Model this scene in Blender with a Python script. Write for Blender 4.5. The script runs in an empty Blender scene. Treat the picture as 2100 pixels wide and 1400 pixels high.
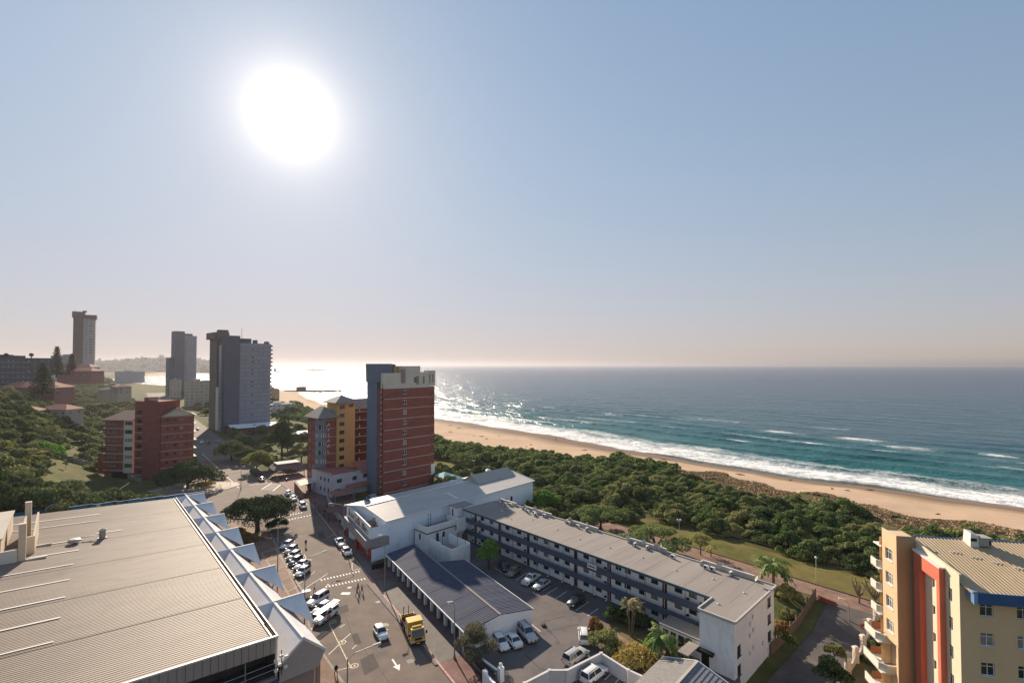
import bpy, bmesh, math, random
import numpy as np
from mathutils import Vector, Matrix
R = math.radians
rnd = random.Random(7)
SC = bpy.context.scene
COL = SC.collection

# ------------------------------------------------------------------ camera
F_PX, CAM_H, HOR, IMG_W, IMG_H = 980.0, 44.0, 748.0, 2100.0, 1400.0
PITCH = math.atan(24 / F_PX)
SHIFT = HOR - 700 - F_PX * math.tan(PITCH)
cam_d = bpy.data.cameras.new('camera')
cam_d.sensor_width = 36.0
cam_d.lens = F_PX / IMG_W * 36.0
cam_d.shift_y = SHIFT / IMG_W
cam_d.clip_start = 0.5
cam_d.clip_end = 80000
cam = bpy.data.objects.new('camera', cam_d)
cam.location = (0, 0, CAM_H)
cam.rotation_euler = (R(90) + PITCH, 0, 0)
COL.objects.link(cam)
SC.camera = cam

# ------------------------------------------------------------------ world, sun, exposure
SUN_AZ, SUN_EL = R(-25.1), R(25.6)
SUN = Vector((math.sin(SUN_AZ) * math.cos(SUN_EL), math.cos(SUN_AZ) * math.cos(SUN_EL), math.sin(SUN_EL)))
HAZE_COL = (0.83, 0.675, 0.65)
wd = bpy.data.worlds.new('World'); SC.world = wd; wd.use_nodes = True
nt = wd.node_tree; nt.nodes.clear()
wo = nt.nodes.new('ShaderNodeOutputWorld'); bg = nt.nodes.new('ShaderNodeBackground')
sky = nt.nodes.new('ShaderNodeTexSky'); sky.sky_type = 'NISHITA'; sky.sun_disc = False
sky.sun_elevation = SUN_EL; sky.sun_rotation = SUN_AZ
sky.altitude = 40; sky.air_density = 1.0; sky.dust_density = 0.12; sky.ozone_density = 1.2
bg.inputs['Strength'].default_value = 0.083
# the hazy aureole round the sun: a term that depends on the angle to the sun only
tc = nt.nodes.new('ShaderNodeTexCoord')
dt = nt.nodes.new('ShaderNodeVectorMath'); dt.operation = 'DOT_PRODUCT'; dt.inputs[1].default_value = SUN
nt.links.new(tc.outputs['Generated'], dt.inputs[0])
def wmath(op, a, b=None):
    n = nt.nodes.new('ShaderNodeMath'); n.operation = op
    for i, v in enumerate((a, b)):
        if v is None: continue
        if isinstance(v, (int, float)): n.inputs[i].default_value = v
        else: nt.links.new(v, n.inputs[i])
    return n.outputs[0]
cl = wmath('MAXIMUM', wmath('MINIMUM', dt.outputs['Value'], 1.0), 0.0)
core = wmath('MULTIPLY', wmath('POWER', cl, 650.0), 5.0)
mid = wmath('MULTIPLY', wmath('POWER', cl, 210.0), 3.0)
wide = wmath('MULTIPLY', wmath('POWER', cl, 26.0), 0.7)
aur = wmath('ADD', wmath('ADD', core, mid), wide)
comb = nt.nodes.new('ShaderNodeVectorMath'); comb.operation = 'SCALE'
comb.inputs[0].default_value = (1.0, 0.87, 0.70); nt.links.new(aur, comb.inputs['Scale'])
# hazy air evens the sky out: c * A / (1 + B c)
def vmath(op, a_, b_):
    n = nt.nodes.new('ShaderNodeVectorMath'); n.operation = op
    for i, v in enumerate((a_, b_)):
        if isinstance(v, tuple): n.inputs[i].default_value = v
        else: nt.links.new(v, n.inputs[i])
    return n.outputs[0]
c_ = sky.outputs['Color']
num = vmath('MULTIPLY', c_, (1.95, 2.04, 2.12)); den = vmath('ADD', vmath('MULTIPLY', c_, (0.29, 0.28, 0.26)), (1, 1, 1))
flat_ = vmath('DIVIDE', num, den)
# dusty, slightly pink air low over the whole horizon
sp_ = nt.nodes.new('ShaderNodeSeparateXYZ'); nt.links.new(tc.outputs['Generated'], sp_.inputs[0])
el_ = wmath('MAXIMUM', sp_.outputs['Z'], 0.0)
band = wmath('POWER', 2.718, wmath('MULTIPLY', el_, -3.6))
mxc = nt.nodes.new('ShaderNodeMix'); mxc.data_type = 'RGBA'; nt.links.new(band, mxc.inputs[0]); mxc.inputs[6].default_value = (1, 1, 1, 1); mxc.inputs[7].default_value = (*HAZE_COL, 1)
tinted = vmath('MULTIPLY', flat_, mxc.outputs[2])
ad2 = nt.nodes.new('ShaderNodeVectorMath'); ad2.operation = 'ADD'
nt.links.new(tinted, ad2.inputs[0]); nt.links.new(comb.outputs[0], ad2.inputs[1])
nt.links.new(ad2.outputs[0], bg.inputs['Color']); nt.links.new(bg.outputs[0], wo.inputs['Surface'])

sl = bpy.data.lights.new('sun', 'SUN'); sl.energy = 5.0; sl.angle = R(0.55); sl.color = (1.0, 0.84, 0.66)
so = bpy.data.objects.new('sun', sl); so.rotation_euler = SUN.to_track_quat('Z', 'Y').to_euler()
so.location = (-40, 60, 150); COL.objects.link(so)
vs = SC.view_settings
vs.view_transform = 'Standard'; vs.look = 'None'; vs.exposure = 0.8; vs.gamma = 1.0; vs.use_curve_mapping = False
SC.render.engine = 'CYCLES'
SC.cycles.use_denoising = True
SC.cycles.max_bounces = 5; SC.cycles.transparent_max_bounces = 6; SC.cycles.volume_bounces = 0
SC.cycles.caustics_reflective = False; SC.cycles.caustics_refractive = False
SC.cycles.sample_clamp_indirect = 4.0

# ------------------------------------------------------------------ helpers
def G(px, py, z=0.0):
    """where the line of sight through a point of the photograph meets height z: a position on the ground"""
    a = (px - 1050) / F_PX; b = -(py - 700 - SHIFT) / F_PX
    dz = math.sin(PITCH) + b * math.cos(PITCH)
    t = (z - CAM_H) / dz
    return Vector((a * t, (math.cos(PITCH) - b * math.sin(PITCH)) * t))

def link(o, parent=None):
    COL.objects.link(o)
    if parent is not None: o.parent = parent
    return o

def tag(o, label=None, cat=None, group=None, kind=None):
    if label: o['label'] = label
    if cat: o['category'] = cat
    if group: o['group'] = group
    if kind: o['kind'] = kind
    return o

def thing(name, label, cat, loc=(0, 0, 0), ang=0.0, group=None):
    o = bpy.data.objects.new(name, None); o.empty_display_size = 0.3
    o.location = (loc[0], loc[1], loc[2] if len(loc) > 2 else 0); o.rotation_euler = (0, 0, ang)
    link(o); return tag(o, label, cat, group)

def copy_tree(o, parent=None):
    c = o.copy(); COL.objects.link(c); c.parent = parent
    for ch in o.children: copy_tree(ch, c)
    return c

class MB:
    def __init__(s): s.v = []; s.f = []; s.m = []
    def quad(s, a, b, c, d, m=0):
        i = len(s.v); s.v += [tuple(a), tuple(b), tuple(c), tuple(d)]; s.f.append((i, i+1, i+2, i+3)); s.m.append(m)
    def tri(s, a, b, c, m=0):
        i = len(s.v); s.v += [tuple(a), tuple(b), tuple(c)]; s.f.append((i, i+1, i+2)); s.m.append(m)
    def poly(s, pts, m=0):
        i = len(s.v); s.v += [tuple(p) for p in pts]; s.f.append(tuple(range(i, i+len(pts)))); s.m.append(m)
    def hexa(s, b, t, m=0):
        """eight corners: bottom ring b (ccw from above), top ring t"""
        i = len(s.v); s.v += [tuple(p) for p in b] + [tuple(p) for p in t]
        for f in ((3,2,1,0),(4,5,6,7),(0,1,5,4),(1,2,6,5),(2,3,7,6),(3,0,4,7)):
            s.f.append(tuple(i+k for k in f)); s.m.append(m)
    def box(s, x0, x1, y0, y1, z0, z1, m=0):
        s.hexa([(x0,y0,z0),(x1,y0,z0),(x1,y1,z0),(x0,y1,z0)], [(x0,y0,z1),(x1,y0,z1),(x1,y1,z1),(x0,y1,z1)], m)
    def prism(s, pts, z0, z1, m=0, cap=True):
        n = len(pts); i = len(s.v)
        s.v += [(p[0], p[1], z0) for p in pts] + [(p[0], p[1], z1) for p in pts]
        for k in range(n):
            j = (k+1) % n; s.f.append((i+k, i+j, i+n+j, i+n+k)); s.m.append(m)
        if cap:
            s.f.append(tuple(range(i+n, i+2*n))); s.m.append(m)
            s.f.append(tuple(range(i+n-1, i-1, -1))); s.m.append(m)
    def tube(s, path, rad, n=6, m=0, cap=True):
        rads = rad if isinstance(rad, (list, tuple)) else [rad]*len(path)
        P = [Vector(p) for p in path]; base = len(s.v)
        for k, p in enumerate(P):
            d = (P[min(k+1, len(P)-1)] - P[max(k-1, 0)]).normalized()
            up = Vector((0,0,1)) if abs(d.z) < 0.9 else Vector((1,0,0))
            x = d.cross(up).normalized(); y = x.cross(d)
            for j in range(n):
                a = 2*math.pi*j/n; s.v.append(tuple(p + (x*math.cos(a) + y*math.sin(a))*rads[k]))
        for k in range(len(P)-1):
            for j in range(n):
                a = base+k*n+j; b = base+k*n+(j+1) % n
                s.f.append((a, b, b+n, a+n)); s.m.append(m)
        if cap:
            s.f.append(tuple(base+j for j in range(n-1, -1, -1))); s.m.append(m)
            e = base+(len(P)-1)*n; s.f.append(tuple(e+j for j in range(n))); s.m.append(m)
    def beam(s, a, b, w, h, m=0):
        """a bar of w x h (h vertical) from a to b"""
        a = Vector(a); b = Vector(b); d = (b-a).normalized()
        up = Vector((0,0,1)) if abs(d.z) < 0.95 else Vector((0,1,0))
        x = d.cross(up).normalized()*w/2; y = x.normalized().cross(d)*h/2
        s.hexa([a-x-y, b-x-y, b+x-y, a+x-y][::-1], [a-x+y, b-x+y, b+x+y, a+x+y][::-1], m)
    def lathe(s, prof, n=10, m=0, c=(0,0)):
        base = len(s.v)
        for r, z in prof:
            for j in range(n):
                a = 2*math.pi*j/n; s.v.append((c[0]+r*math.cos(a), c[1]+r*math.sin(a), z))
        for k in range(len(prof)-1):
            for j in range(n):
                a = base+k*n+j; b = base+k*n+(j+1) % n
                s.f.append((a, b, b+n, a+n)); s.m.append(m)
    def facade(s, p0, p1, z0, z1, ops=(), depth=0.18, m=0, mr=None):
        """wall from p0 to p1 (local 2-D), outside on the right hand; ops are openings (u0,u1,za,zb) with real reveals"""
        p0 = Vector(p0); p1 = Vector(p1); L = (p1-p0).length; d = (p1-p0)/L; nrm = Vector((d.y, -d.x))
        mr = m if mr is None else mr
        us = sorted({0.0, L} | {round(o[0],4) for o in ops} | {round(o[1],4) for o in ops})
        zs = sorted({z0, z1} | {round(o[2],4) for o in ops} | {round(o[3],4) for o in ops})
        def P(u, z, k=0.0):
            q = p0 + d*u - nrm*k; return (q.x, q.y, z)
        for i in range(len(us)-1):
            for j in range(len(zs)-1):
                cu = (us[i]+us[i+1])/2; cz = (zs[j]+zs[j+1])/2
                if any(o[0] < cu < o[1] and o[2] < cz < o[3] for o in ops): continue
                s.quad(P(us[i],zs[j]), P(us[i+1],zs[j]), P(us[i+1],zs[j+1]), P(us[i],zs[j+1]), m)
        for a, b, c, e in [o[:4] for o in ops]:
            k = depth
            s.quad(P(a,c), P(a,c,k), P(b,c,k), P(b,c), mr); s.quad(P(a,e,k), P(a,e), P(b,e), P(b,e,k), mr)
            s.quad(P(a,c,k), P(a,c), P(a,e), P(a,e,k), mr); s.quad(P(b,c), P(b,c,k), P(b,e,k), P(b,e), mr)
    def mesh(s, name, mats, smooth=False):
        me = bpy.data.meshes.new(name); me.from_pydata(s.v, [], s.f)
        mats = mats if isinstance(mats, (list, tuple)) else [mats]
        for mt in mats: me.materials.append(mt)
        if len(mats) > 1: me.polygons.foreach_set('material_index', s.m)
        if smooth: me.polygons.foreach_set('use_smooth', [True]*len(me.polygons))
        me.update(); return me
    def build(s, name, mats, parent=None, smooth=False, loc=(0,0,0), rz=0.0):
        o = bpy.data.objects.new(name, s.mesh(name, mats, smooth)); o.location = loc; o.rotation_euler = (0,0,rz)
        return link(o, parent)

def put(name, me, parent=None, loc=(0,0,0), rz=0.0, sc=None):
    o = bpy.data.objects.new(name, me); o.location = loc; o.rotation_euler = (0,0,rz)
    if sc is not None: o.scale = (sc, sc, sc) if isinstance(sc, (int, float)) else sc
    return link(o, parent)

# ------------------------------------------------------------------ materials
def srgb(r, g, b):
    f = lambda c: (c/255/12.92) if c/255 <= 0.04045 else ((c/255+0.055)/1.055)**2.4
    return (f(r), f(g), f(b))
MATS = {}
def M(name, col, col2=None, scale=1.0, rough=0.8, bump=0.0, bscale=None, metal=0.0, spec=0.3, detail=4.0, stretch=None, lo=0.35, hi=0.65, wear=None, emit=None):
    """principled material whose colour wanders between col and col2 with a noise, optional fine bump and a second, dirtier tone"""
    if name in MATS: return MATS[name]
    m = bpy.data.materials.new(name); m.use_nodes = True; MATS[name] = m
    t = m.node_tree; b = t.nodes['Principled BSDF']; N = t.nodes.new; Lk = t.links.new
    b.inputs['Roughness'].default_value = rough; b.inputs['Metallic'].default_value = metal
    b.inputs['Specular IOR Level'].default_value = spec
    b.inputs['Base Color'].default_value = (*col, 1)
    co = N('ShaderNodeTexCoord'); mp = N('ShaderNodeMapping'); Lk(co.outputs['Object'], mp.inputs[0])
    if stretch: mp.inputs['Scale'].default_value = stretch
    out = None
    if col2 is not None:
        no = N('ShaderNodeTexNoise'); no.inputs['Scale'].default_value = scale; no.inputs['Detail'].default_value = detail
        no.inputs['Roughness'].default_value = 0.65
        Lk(mp.outputs[0], no.inputs['Vector'])
        cr = N('ShaderNodeValToRGB'); cr.color_ramp.elements[0].position = lo; cr.color_ramp.elements[1].position = hi
        cr.color_ramp.elements[0].color = (*col, 1); cr.color_ramp.elements[1].color = (*col2, 1)
        Lk(no.outputs['Fac'], cr.inputs[0]); out = cr.outputs[0]
    if wear is not None:
        wc, ws, wl, wh = wear
        n2 = N('ShaderNodeTexNoise'); n2.inputs['Scale'].default_value = ws; n2.inputs['Detail'].default_value = 6
        n2.inputs['Roughness'].default_value = 0.7
        Lk(mp.outputs[0], n2.inputs['Vector'])
        r2 = N('ShaderNodeMapRange'); r2.inputs[1].default_value = wl; r2.inputs[2].default_value = wh
        Lk(n2.outputs['Fac'], r2.inputs[0])
        mx = N('ShaderNodeMix'); mx.data_type = 'RGBA'; Lk(r2.outputs[0], mx.inputs[0])
        if out is not None: Lk(out, mx.inputs[6])
        else: mx.inputs[6].default_value = (*col, 1)
        mx.inputs[7].default_value = (*wc, 1); out = mx.outputs[2]
    if out is not None: Lk(out, b.inputs['Base Color'])
    if bump > 0:
        nb = N('ShaderNodeTexNoise'); nb.inputs['Scale'].default_value = bscale or scale*6; nb.inputs['Detail'].default_value = 5
        Lk(mp.outputs[0], nb.inputs['Vector'])
        bp = N('ShaderNodeBump'); bp.inputs['Strength'].default_value = bump; bp.inputs['Distance'].default_value = 0.05
        Lk(nb.outputs['Fac'], bp.inputs['Height']); Lk(bp.outputs[0], b.inputs['Normal'])
    if emit:
        b.inputs['Emission Color'].default_value = (*emit[0], 1); b.inputs['Emission Strength'].default_value = emit[1]
    return m

def leaf_mat(name, c1, c2, c3, tr=0.3):
    if name in MATS: return MATS[name]
    m = bpy.data.materials.new(name); m.use_nodes = True; MATS[name] = m
    t = m.node_tree; N = t.nodes.new; Lk = t.links.new
    t.nodes.clear(); o = N('ShaderNodeOutputMaterial')
    ge = N('ShaderNodeNewGeometry'); oi = N('ShaderNodeObjectInfo')
    no = N('ShaderNodeTexNoise'); no.inputs['Scale'].default_value = 0.45; no.inputs['Detail'].default_value = 3
    Lk(ge.outputs['Position'], no.inputs['Vector'])
    ad = N('ShaderNodeMath'); ad.operation = 'MULTIPLY_ADD'; Lk(ge.outputs['Random Per Island'], ad.inputs[0]); ad.inputs[1].default_value = 0.45
    Lk(no.outputs['Fac'], ad.inputs[2])
    a2 = N('ShaderNodeMath'); a2.operation = 'MULTIPLY_ADD'; Lk(oi.outputs['Random'], a2.inputs[0]); a2.inputs[1].default_value = 0.5; Lk(ad.outputs[0], a2.inputs[2])
    cr = N('ShaderNodeValToRGB'); e = cr.color_ramp.elements
    e[0].position = 0.5; e[0].color = (*c1, 1); e[1].position = 1.15 if False else 1.0; e[1].color = (*c3, 1)
    k = cr.color_ramp.elements.new(0.82); k.color = (*c2, 1)
    Lk(a2.outputs[0], cr.inputs[0])
    d = N('ShaderNodeBsdfDiffuse'); tl = N('ShaderNodeBsdfTranslucent'); mx = N('ShaderNodeMixShader'); mx.inputs[0].default_value = tr
    gl = N('ShaderNodeBsdfGlossy'); gl.inputs['Roughness'].default_value = 0.6; gl.inputs['Color'].default_value = (1,1,1,1)
    m2 = N('ShaderNodeMixShader'); m2.inputs[0].default_value = 0.012
    Lk(cr.outputs[0], d.inputs[0]); Lk(cr.outputs[0], tl.inputs[0])
    Lk(d.outputs[0], mx.inputs[1]); Lk(tl.outputs[0], mx.inputs[2]); Lk(mx.outputs[0], m2.inputs[1]); Lk(gl.outputs[0], m2.inputs[2]); Lk(m2.outputs[0], o.inputs[0])
    return m

def glass_mat(name, tint, rough=0.06, col2=None):
    m = M(name, tint, col2, scale=0.7, rough=rough, spec=0.8)
    return m
GLASS = glass_mat('window_glass', (0.015, 0.018, 0.022), 0.08, (0.05, 0.055, 0.06))
CURT = M('curtained_glass', (0.30, 0.29, 0.28), (0.16, 0.155, 0.15), scale=2.5, rough=0.25, spec=0.6)
WFRAME = M('white_window_frame', (0.72, 0.72, 0.70), rough=0.5)
DFRAME = M('dark_timber_frame', (0.05, 0.035, 0.03), (0.08, 0.05, 0.04), scale=3, rough=0.6)
_win = {}
def window(parent, p0, p1, u0, u1, za, zb, depth=0.18, frame=None, glass=None, nv=2, nh=1, sill=None, t=0.06, name='window'):
    """a window set back in its opening: glass, frame with mullions, optional sill (all in one mesh per size, shared)"""
    frame = frame or WFRAME; glass = glass or GLASS
    w = round(u1-u0, 3); h = round(zb-za, 3)
    key = (w, h, frame.name, glass.name, nv, nh, sill.name if sill else None, t)
    if key not in _win:
        b = MB(); b.quad((0,0,0),(w,0,0),(w,0,h),(0,0,h), 0)
        y0, y1 = -0.07, -0.006
        b.box(0,t,y0,y1,0,h,1); b.box(w-t,w,y0,y1,0,h,1); b.box(t,w-t,y0,y1,0,t,1); b.box(t,w-t,y0,y1,h-t,h,1)
        for k in range(1, nv): b.box(w*k/nv-t*.4, w*k/nv+t*.4, y0+.008, y1, t, h-t, 1)
        for k in range(1, nh): b.box(t, w-t, y0+.014, y1, h*(0.30 if nh == 2 else k/nh)*1.0 + (h*0.4 if nh == 2 else 0)-t*.4, h*(0.30 if nh == 2 else k/nh)+(h*0.4 if nh == 2 else 0)+t*.4, 1)
        ms = [glass, frame]
        if sill: b.box(-.05, w+.05, -depth-0.06, -.075, -0.07, 0.004, 2); ms.append(sill)
        _win[key] = b.mesh(name, ms)
    p0 = Vector(p0); p1 = Vector(p1); d = (p1-p0).normalized(); nrm = Vector((d.y, -d.x))
    q = p0 + d*u0 - nrm*(depth-0.004)
    return put(name, _win[key], parent, (q.x, q.y, za), math.atan2(d.y, d.x))

def text_mesh(s, size, ext, mat):
    c = bpy.data.curves.new('lettering', 'FONT'); c.body = s; c.size = size; c.extrude = ext; c.align_x = 'CENTER'
    o = bpy.data.objects.new('tmp', c); COL.objects.link(o)
    bpy.context.view_layer.update()
    me = bpy.data.meshes.new_from_object(o.evaluated_get(bpy.context.evaluated_depsgraph_get()))
    bpy.data.objects.remove(o); me.materials.clear(); me.materials.append(mat); return me
# ------------------------------------------------------------------ terrain, beach, sea, haze
UX = Vector((-0.6606, 0.7507)); TX = Vector((0.7507, 0.6606))      # along the coast, towards the sea
def ut(x, y): return (-0.6606*x + 0.7507*y, 0.7507*x + 0.6606*y)
def xy(u, t): return (-0.6606*u + 0.7507*t, 0.7507*u + 0.6606*t)
def sst(a, b, x):
    k = np.clip((np.asarray(x, float)-a)/(b-a), 0, 1); return k*k*(3-2*k)
_su = [-600, 8, 83, 129, 204, 280, 372, 538, 614, 760, 900, 980, 1080, 1300, 1800, 2500, 3200, 4200, 9000]
_sv = [262, 245, 235, 233, 243, 246, 241, 234, 236, 262, 300, 305, 255, 150, 55, 150, 480, 860, 1200]
def t_shore(u): return np.interp(u, _su, _sv) + 1.8*np.sin(np.asarray(u)/17.0) + 1.2*np.sin(np.asarray(u)/7.3+1)
_vu = [-600, 6, 30, 74, 115, 149, 173, 203, 235, 380, 505, 620, 900, 1080, 1300, 1800, 9000]
_vv = [202, 186, 182, 188, 188, 172, 163, 150, 152, 158, 158, 160, 205, 190, 110, 20, 1150]
def t_veg(u): return np.interp(u, _vu, _vv) + 2.5*np.sin(np.asarray(u)/6.1) + 1.8*np.sin(np.asarray(u)/2.9+2)
def vnoise(x, y, s, seed=0):
    """smooth value noise, vectorised"""
    x = np.asarray(x, float)/s; y = np.asarray(y, float)/s
    xi = np.floor(x); yi = np.floor(y); fx = x-xi; fy = y-yi
    fx = fx*fx*(3-2*fx); fy = fy*fy*(3-2*fy)
    def h(i, j): 
        v = np.sin(i*127.1 + j*311.7 + seed*74.7)*43758.5453; return v-np.floor(v)
    return (h(xi,yi)*(1-fx)+h(xi+1,yi)*fx)*(1-fy) + (h(xi,yi+1)*(1-fx)+h(xi+1,yi+1)*fx)*fy
SEA_Z = -6.0
C2 = Vector((-86.0, 123.4))
_ht = [-6000, -800, -300, -130, -80, -53, -29, -10, 3, 9]
_hh = [50, 46, 43, 39.5, 34, 27.5, 17.5, 7.0, 1.0, 0]
def height(x, y):
    x = np.asarray(x, float); y = np.asarray(y, float)
    u, t = ut(x, y); ts = t_shore(u); tv = t_veg(u)
    flat = np.zeros_like(u)
    beyond = (x-C2.x)*-0.6717 + (y-C2.y)*0.7408
    shift = 60*sst(380, 900, u)
    hill = np.interp(t + shift, _ht, _hh)*sst(6.2, 8.4, beyond)*(1-0.45*sst(700, 1700, u))
    hill = hill*(1 + 0.22*(vnoise(x, y, 55, 3)-0.5)*sst(0, 12, hill)) 
    dip = -2.2*sst(-34.5, -30.5, -u)*(1-sst(92, 104, t))*sst(40, 60, t)
    dune = sst(122, 140, t)*(1.0 + 2.2*(vnoise(x, y, 22, 5)-0.4))
    k = np.clip((t-tv)/np.maximum(ts-tv, 20), 0, 3)
    beach = np.where(k < 1, -0.6 - 5.4*k**0.9, -6.0 - 3.0*(k-1))
    beach = beach + np.where(k < .7, 0.5*(vnoise(x, y, 9, 8)-0.5), 0)
    w = sst(-10, 6, t-tv)
    z = flat + hill + dip + dune*(1-w) + np.where(w > 0, w*beach, 0)
    return z - 0.05
def hz(x, y): return float(height(np.array([x]), np.array([y]))[0])

def GT(px, py, dz=0.0):
    """ground point on the terrain under a point of the photograph"""
    lo = None
    z = 0.0
    for _ in range(28):
        p = G(px, py, z); z2 = hz(p.x, p.y) + dz
        z = z + 0.35*(z2-z)
        if z > 41: z = 41
    p = G(px, py, z); return Vector((p.x, p.y, hz(p.x, p.y)))

def grid_lists():
    us = [-900, -600, -420, -300, -220, -170] + list(np.arange(-140, 640, 5.0))
    d = 5.0; c = us[-1]
    while c < 9000: d *= 1.12; c += d; us.append(c)
    a = [-255.0]; d = 5.0
    while a[-1] > -6000: d *= 1.25; a.append(a[-1]-d)
    ts = a[::-1] + list(np.arange(-250, 124, 4.0)) + list(np.arange(124, 285, 2.5)) + [290, 300, 320]
    return np.array(us), np.array(ts)
us_, tau_ = grid_lists()
UU, TT = np.meshgrid(us_, tau_, indexing='ij')
TT = TT + (t_shore(UU)-240)*sst(-600, 150, TT)*sst(500, 1000, UU)
XX = -0.6606*UU + 0.7507*TT; YY = 0.7507*UU + 0.6606*TT
ZZ = height(XX, YY)
nu, ntt = UU.shape
V = np.stack([XX, YY, ZZ], -1).reshape(-1, 3)
idx = np.arange(nu*ntt).reshape(nu, ntt)
quads = np.stack([idx[:-1,:-1], idx[:-1,1:], idx[1:,1:], idx[1:,:-1]], -1).reshape(-1, 4)
quads = quads[:, ::-1]
cu = UU.reshape(-1)[quads].mean(1); ct = TT.reshape(-1)[quads].mean(1)
is_beach = ct > t_veg(cu)
def np_mesh(name, verts, faces, mats, smooth=True):
    used, inv = np.unique(faces, return_inverse=True)
    me = bpy.data.meshes.new(name); vv = verts[used]; ff = inv.reshape(faces.shape)
    me.vertices.add(len(vv)); me.vertices.foreach_set('co', vv.astype(np.float32).ravel())
    n = ff.shape[1]
    me.loops.add(ff.size); me.loops.foreach_set('vertex_index', ff.ravel().astype(np.int32))
    me.polygons.add(len(ff)); me.polygons.foreach_set('loop_start', np.arange(0, ff.size, n, dtype=np.int32))
    me.polygons.foreach_set('loop_total', np.full(len(ff), n, dtype=np.int32))
    if smooth: me.polygons.foreach_set('use_smooth', np.ones(len(ff), bool))
    for m in (mats if isinstance(mats, (list, tuple)) else [mats]): me.materials.append(m)
    me.update(); me.validate(); return me, used

GRASS = M('rough_grass_ground', (0.065, 0.082, 0.026), (0.135, 0.125, 0.055), scale=0.09, rough=0.95, bump=0.5, bscale=1.5, spec=0.05, wear=((0.16, 0.13, 0.085), 0.5, 0.58, 0.72))
SAND = M('beach_sand', (0.46, 0.325, 0.215), (0.53, 0.385, 0.27), scale=0.05, rough=0.95, bump=0.55, bscale=0.55, spec=0.05, wear=((0.36, 0.25, 0.165), 0.22, 0.56, 0.75))
# darker wet sand next to the water, by height above the sea
def wet(m):
    t = m.node_tree; b = t.nodes['Principled BSDF']; N = t.nodes.new; Lk = t.links.new
    src = b.inputs['Base Color'].links[0].from_socket
    ge = N('ShaderNodeNewGeometry'); sp = N('ShaderNodeSeparateXYZ'); Lk(ge.outputs['Position'], sp.inputs[0])
    mr = N('ShaderNodeMapRange'); mr.inputs[1].default_value = -5.2; mr.inputs[2].default_value = -4.3; Lk(sp.outputs[2], mr.inputs[0])
    mx = N('ShaderNodeMix'); mx.data_type = 'RGBA'; Lk(mr.outputs[0], mx.inputs[0]); mx.inputs[6].default_value = (0.20, 0.135, 0.085, 1); Lk(src, mx.inputs[7]); Lk(mx.outputs[2], b.inputs['Base Color'])
    m3 = N('ShaderNodeMapRange'); m3.inputs[1].default_value = -5.6; m3.inputs[2].default_value = -4.6; m3.inputs[3].default_value = 0.35; m3.inputs[4].default_value = 0.95; Lk(sp.outputs[2], m3.inputs[0]); Lk(m3.outputs[0], b.inputs['Roughness'])
wet(SAND)
me, _ = np_mesh('ground', V, quads[~is_beach], GRASS); tag(put('ground', me), kind='structure')
me, _ = np_mesh('beach', V, quads[is_beach], SAND); tag(put('beach', me), kind='structure')

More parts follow.
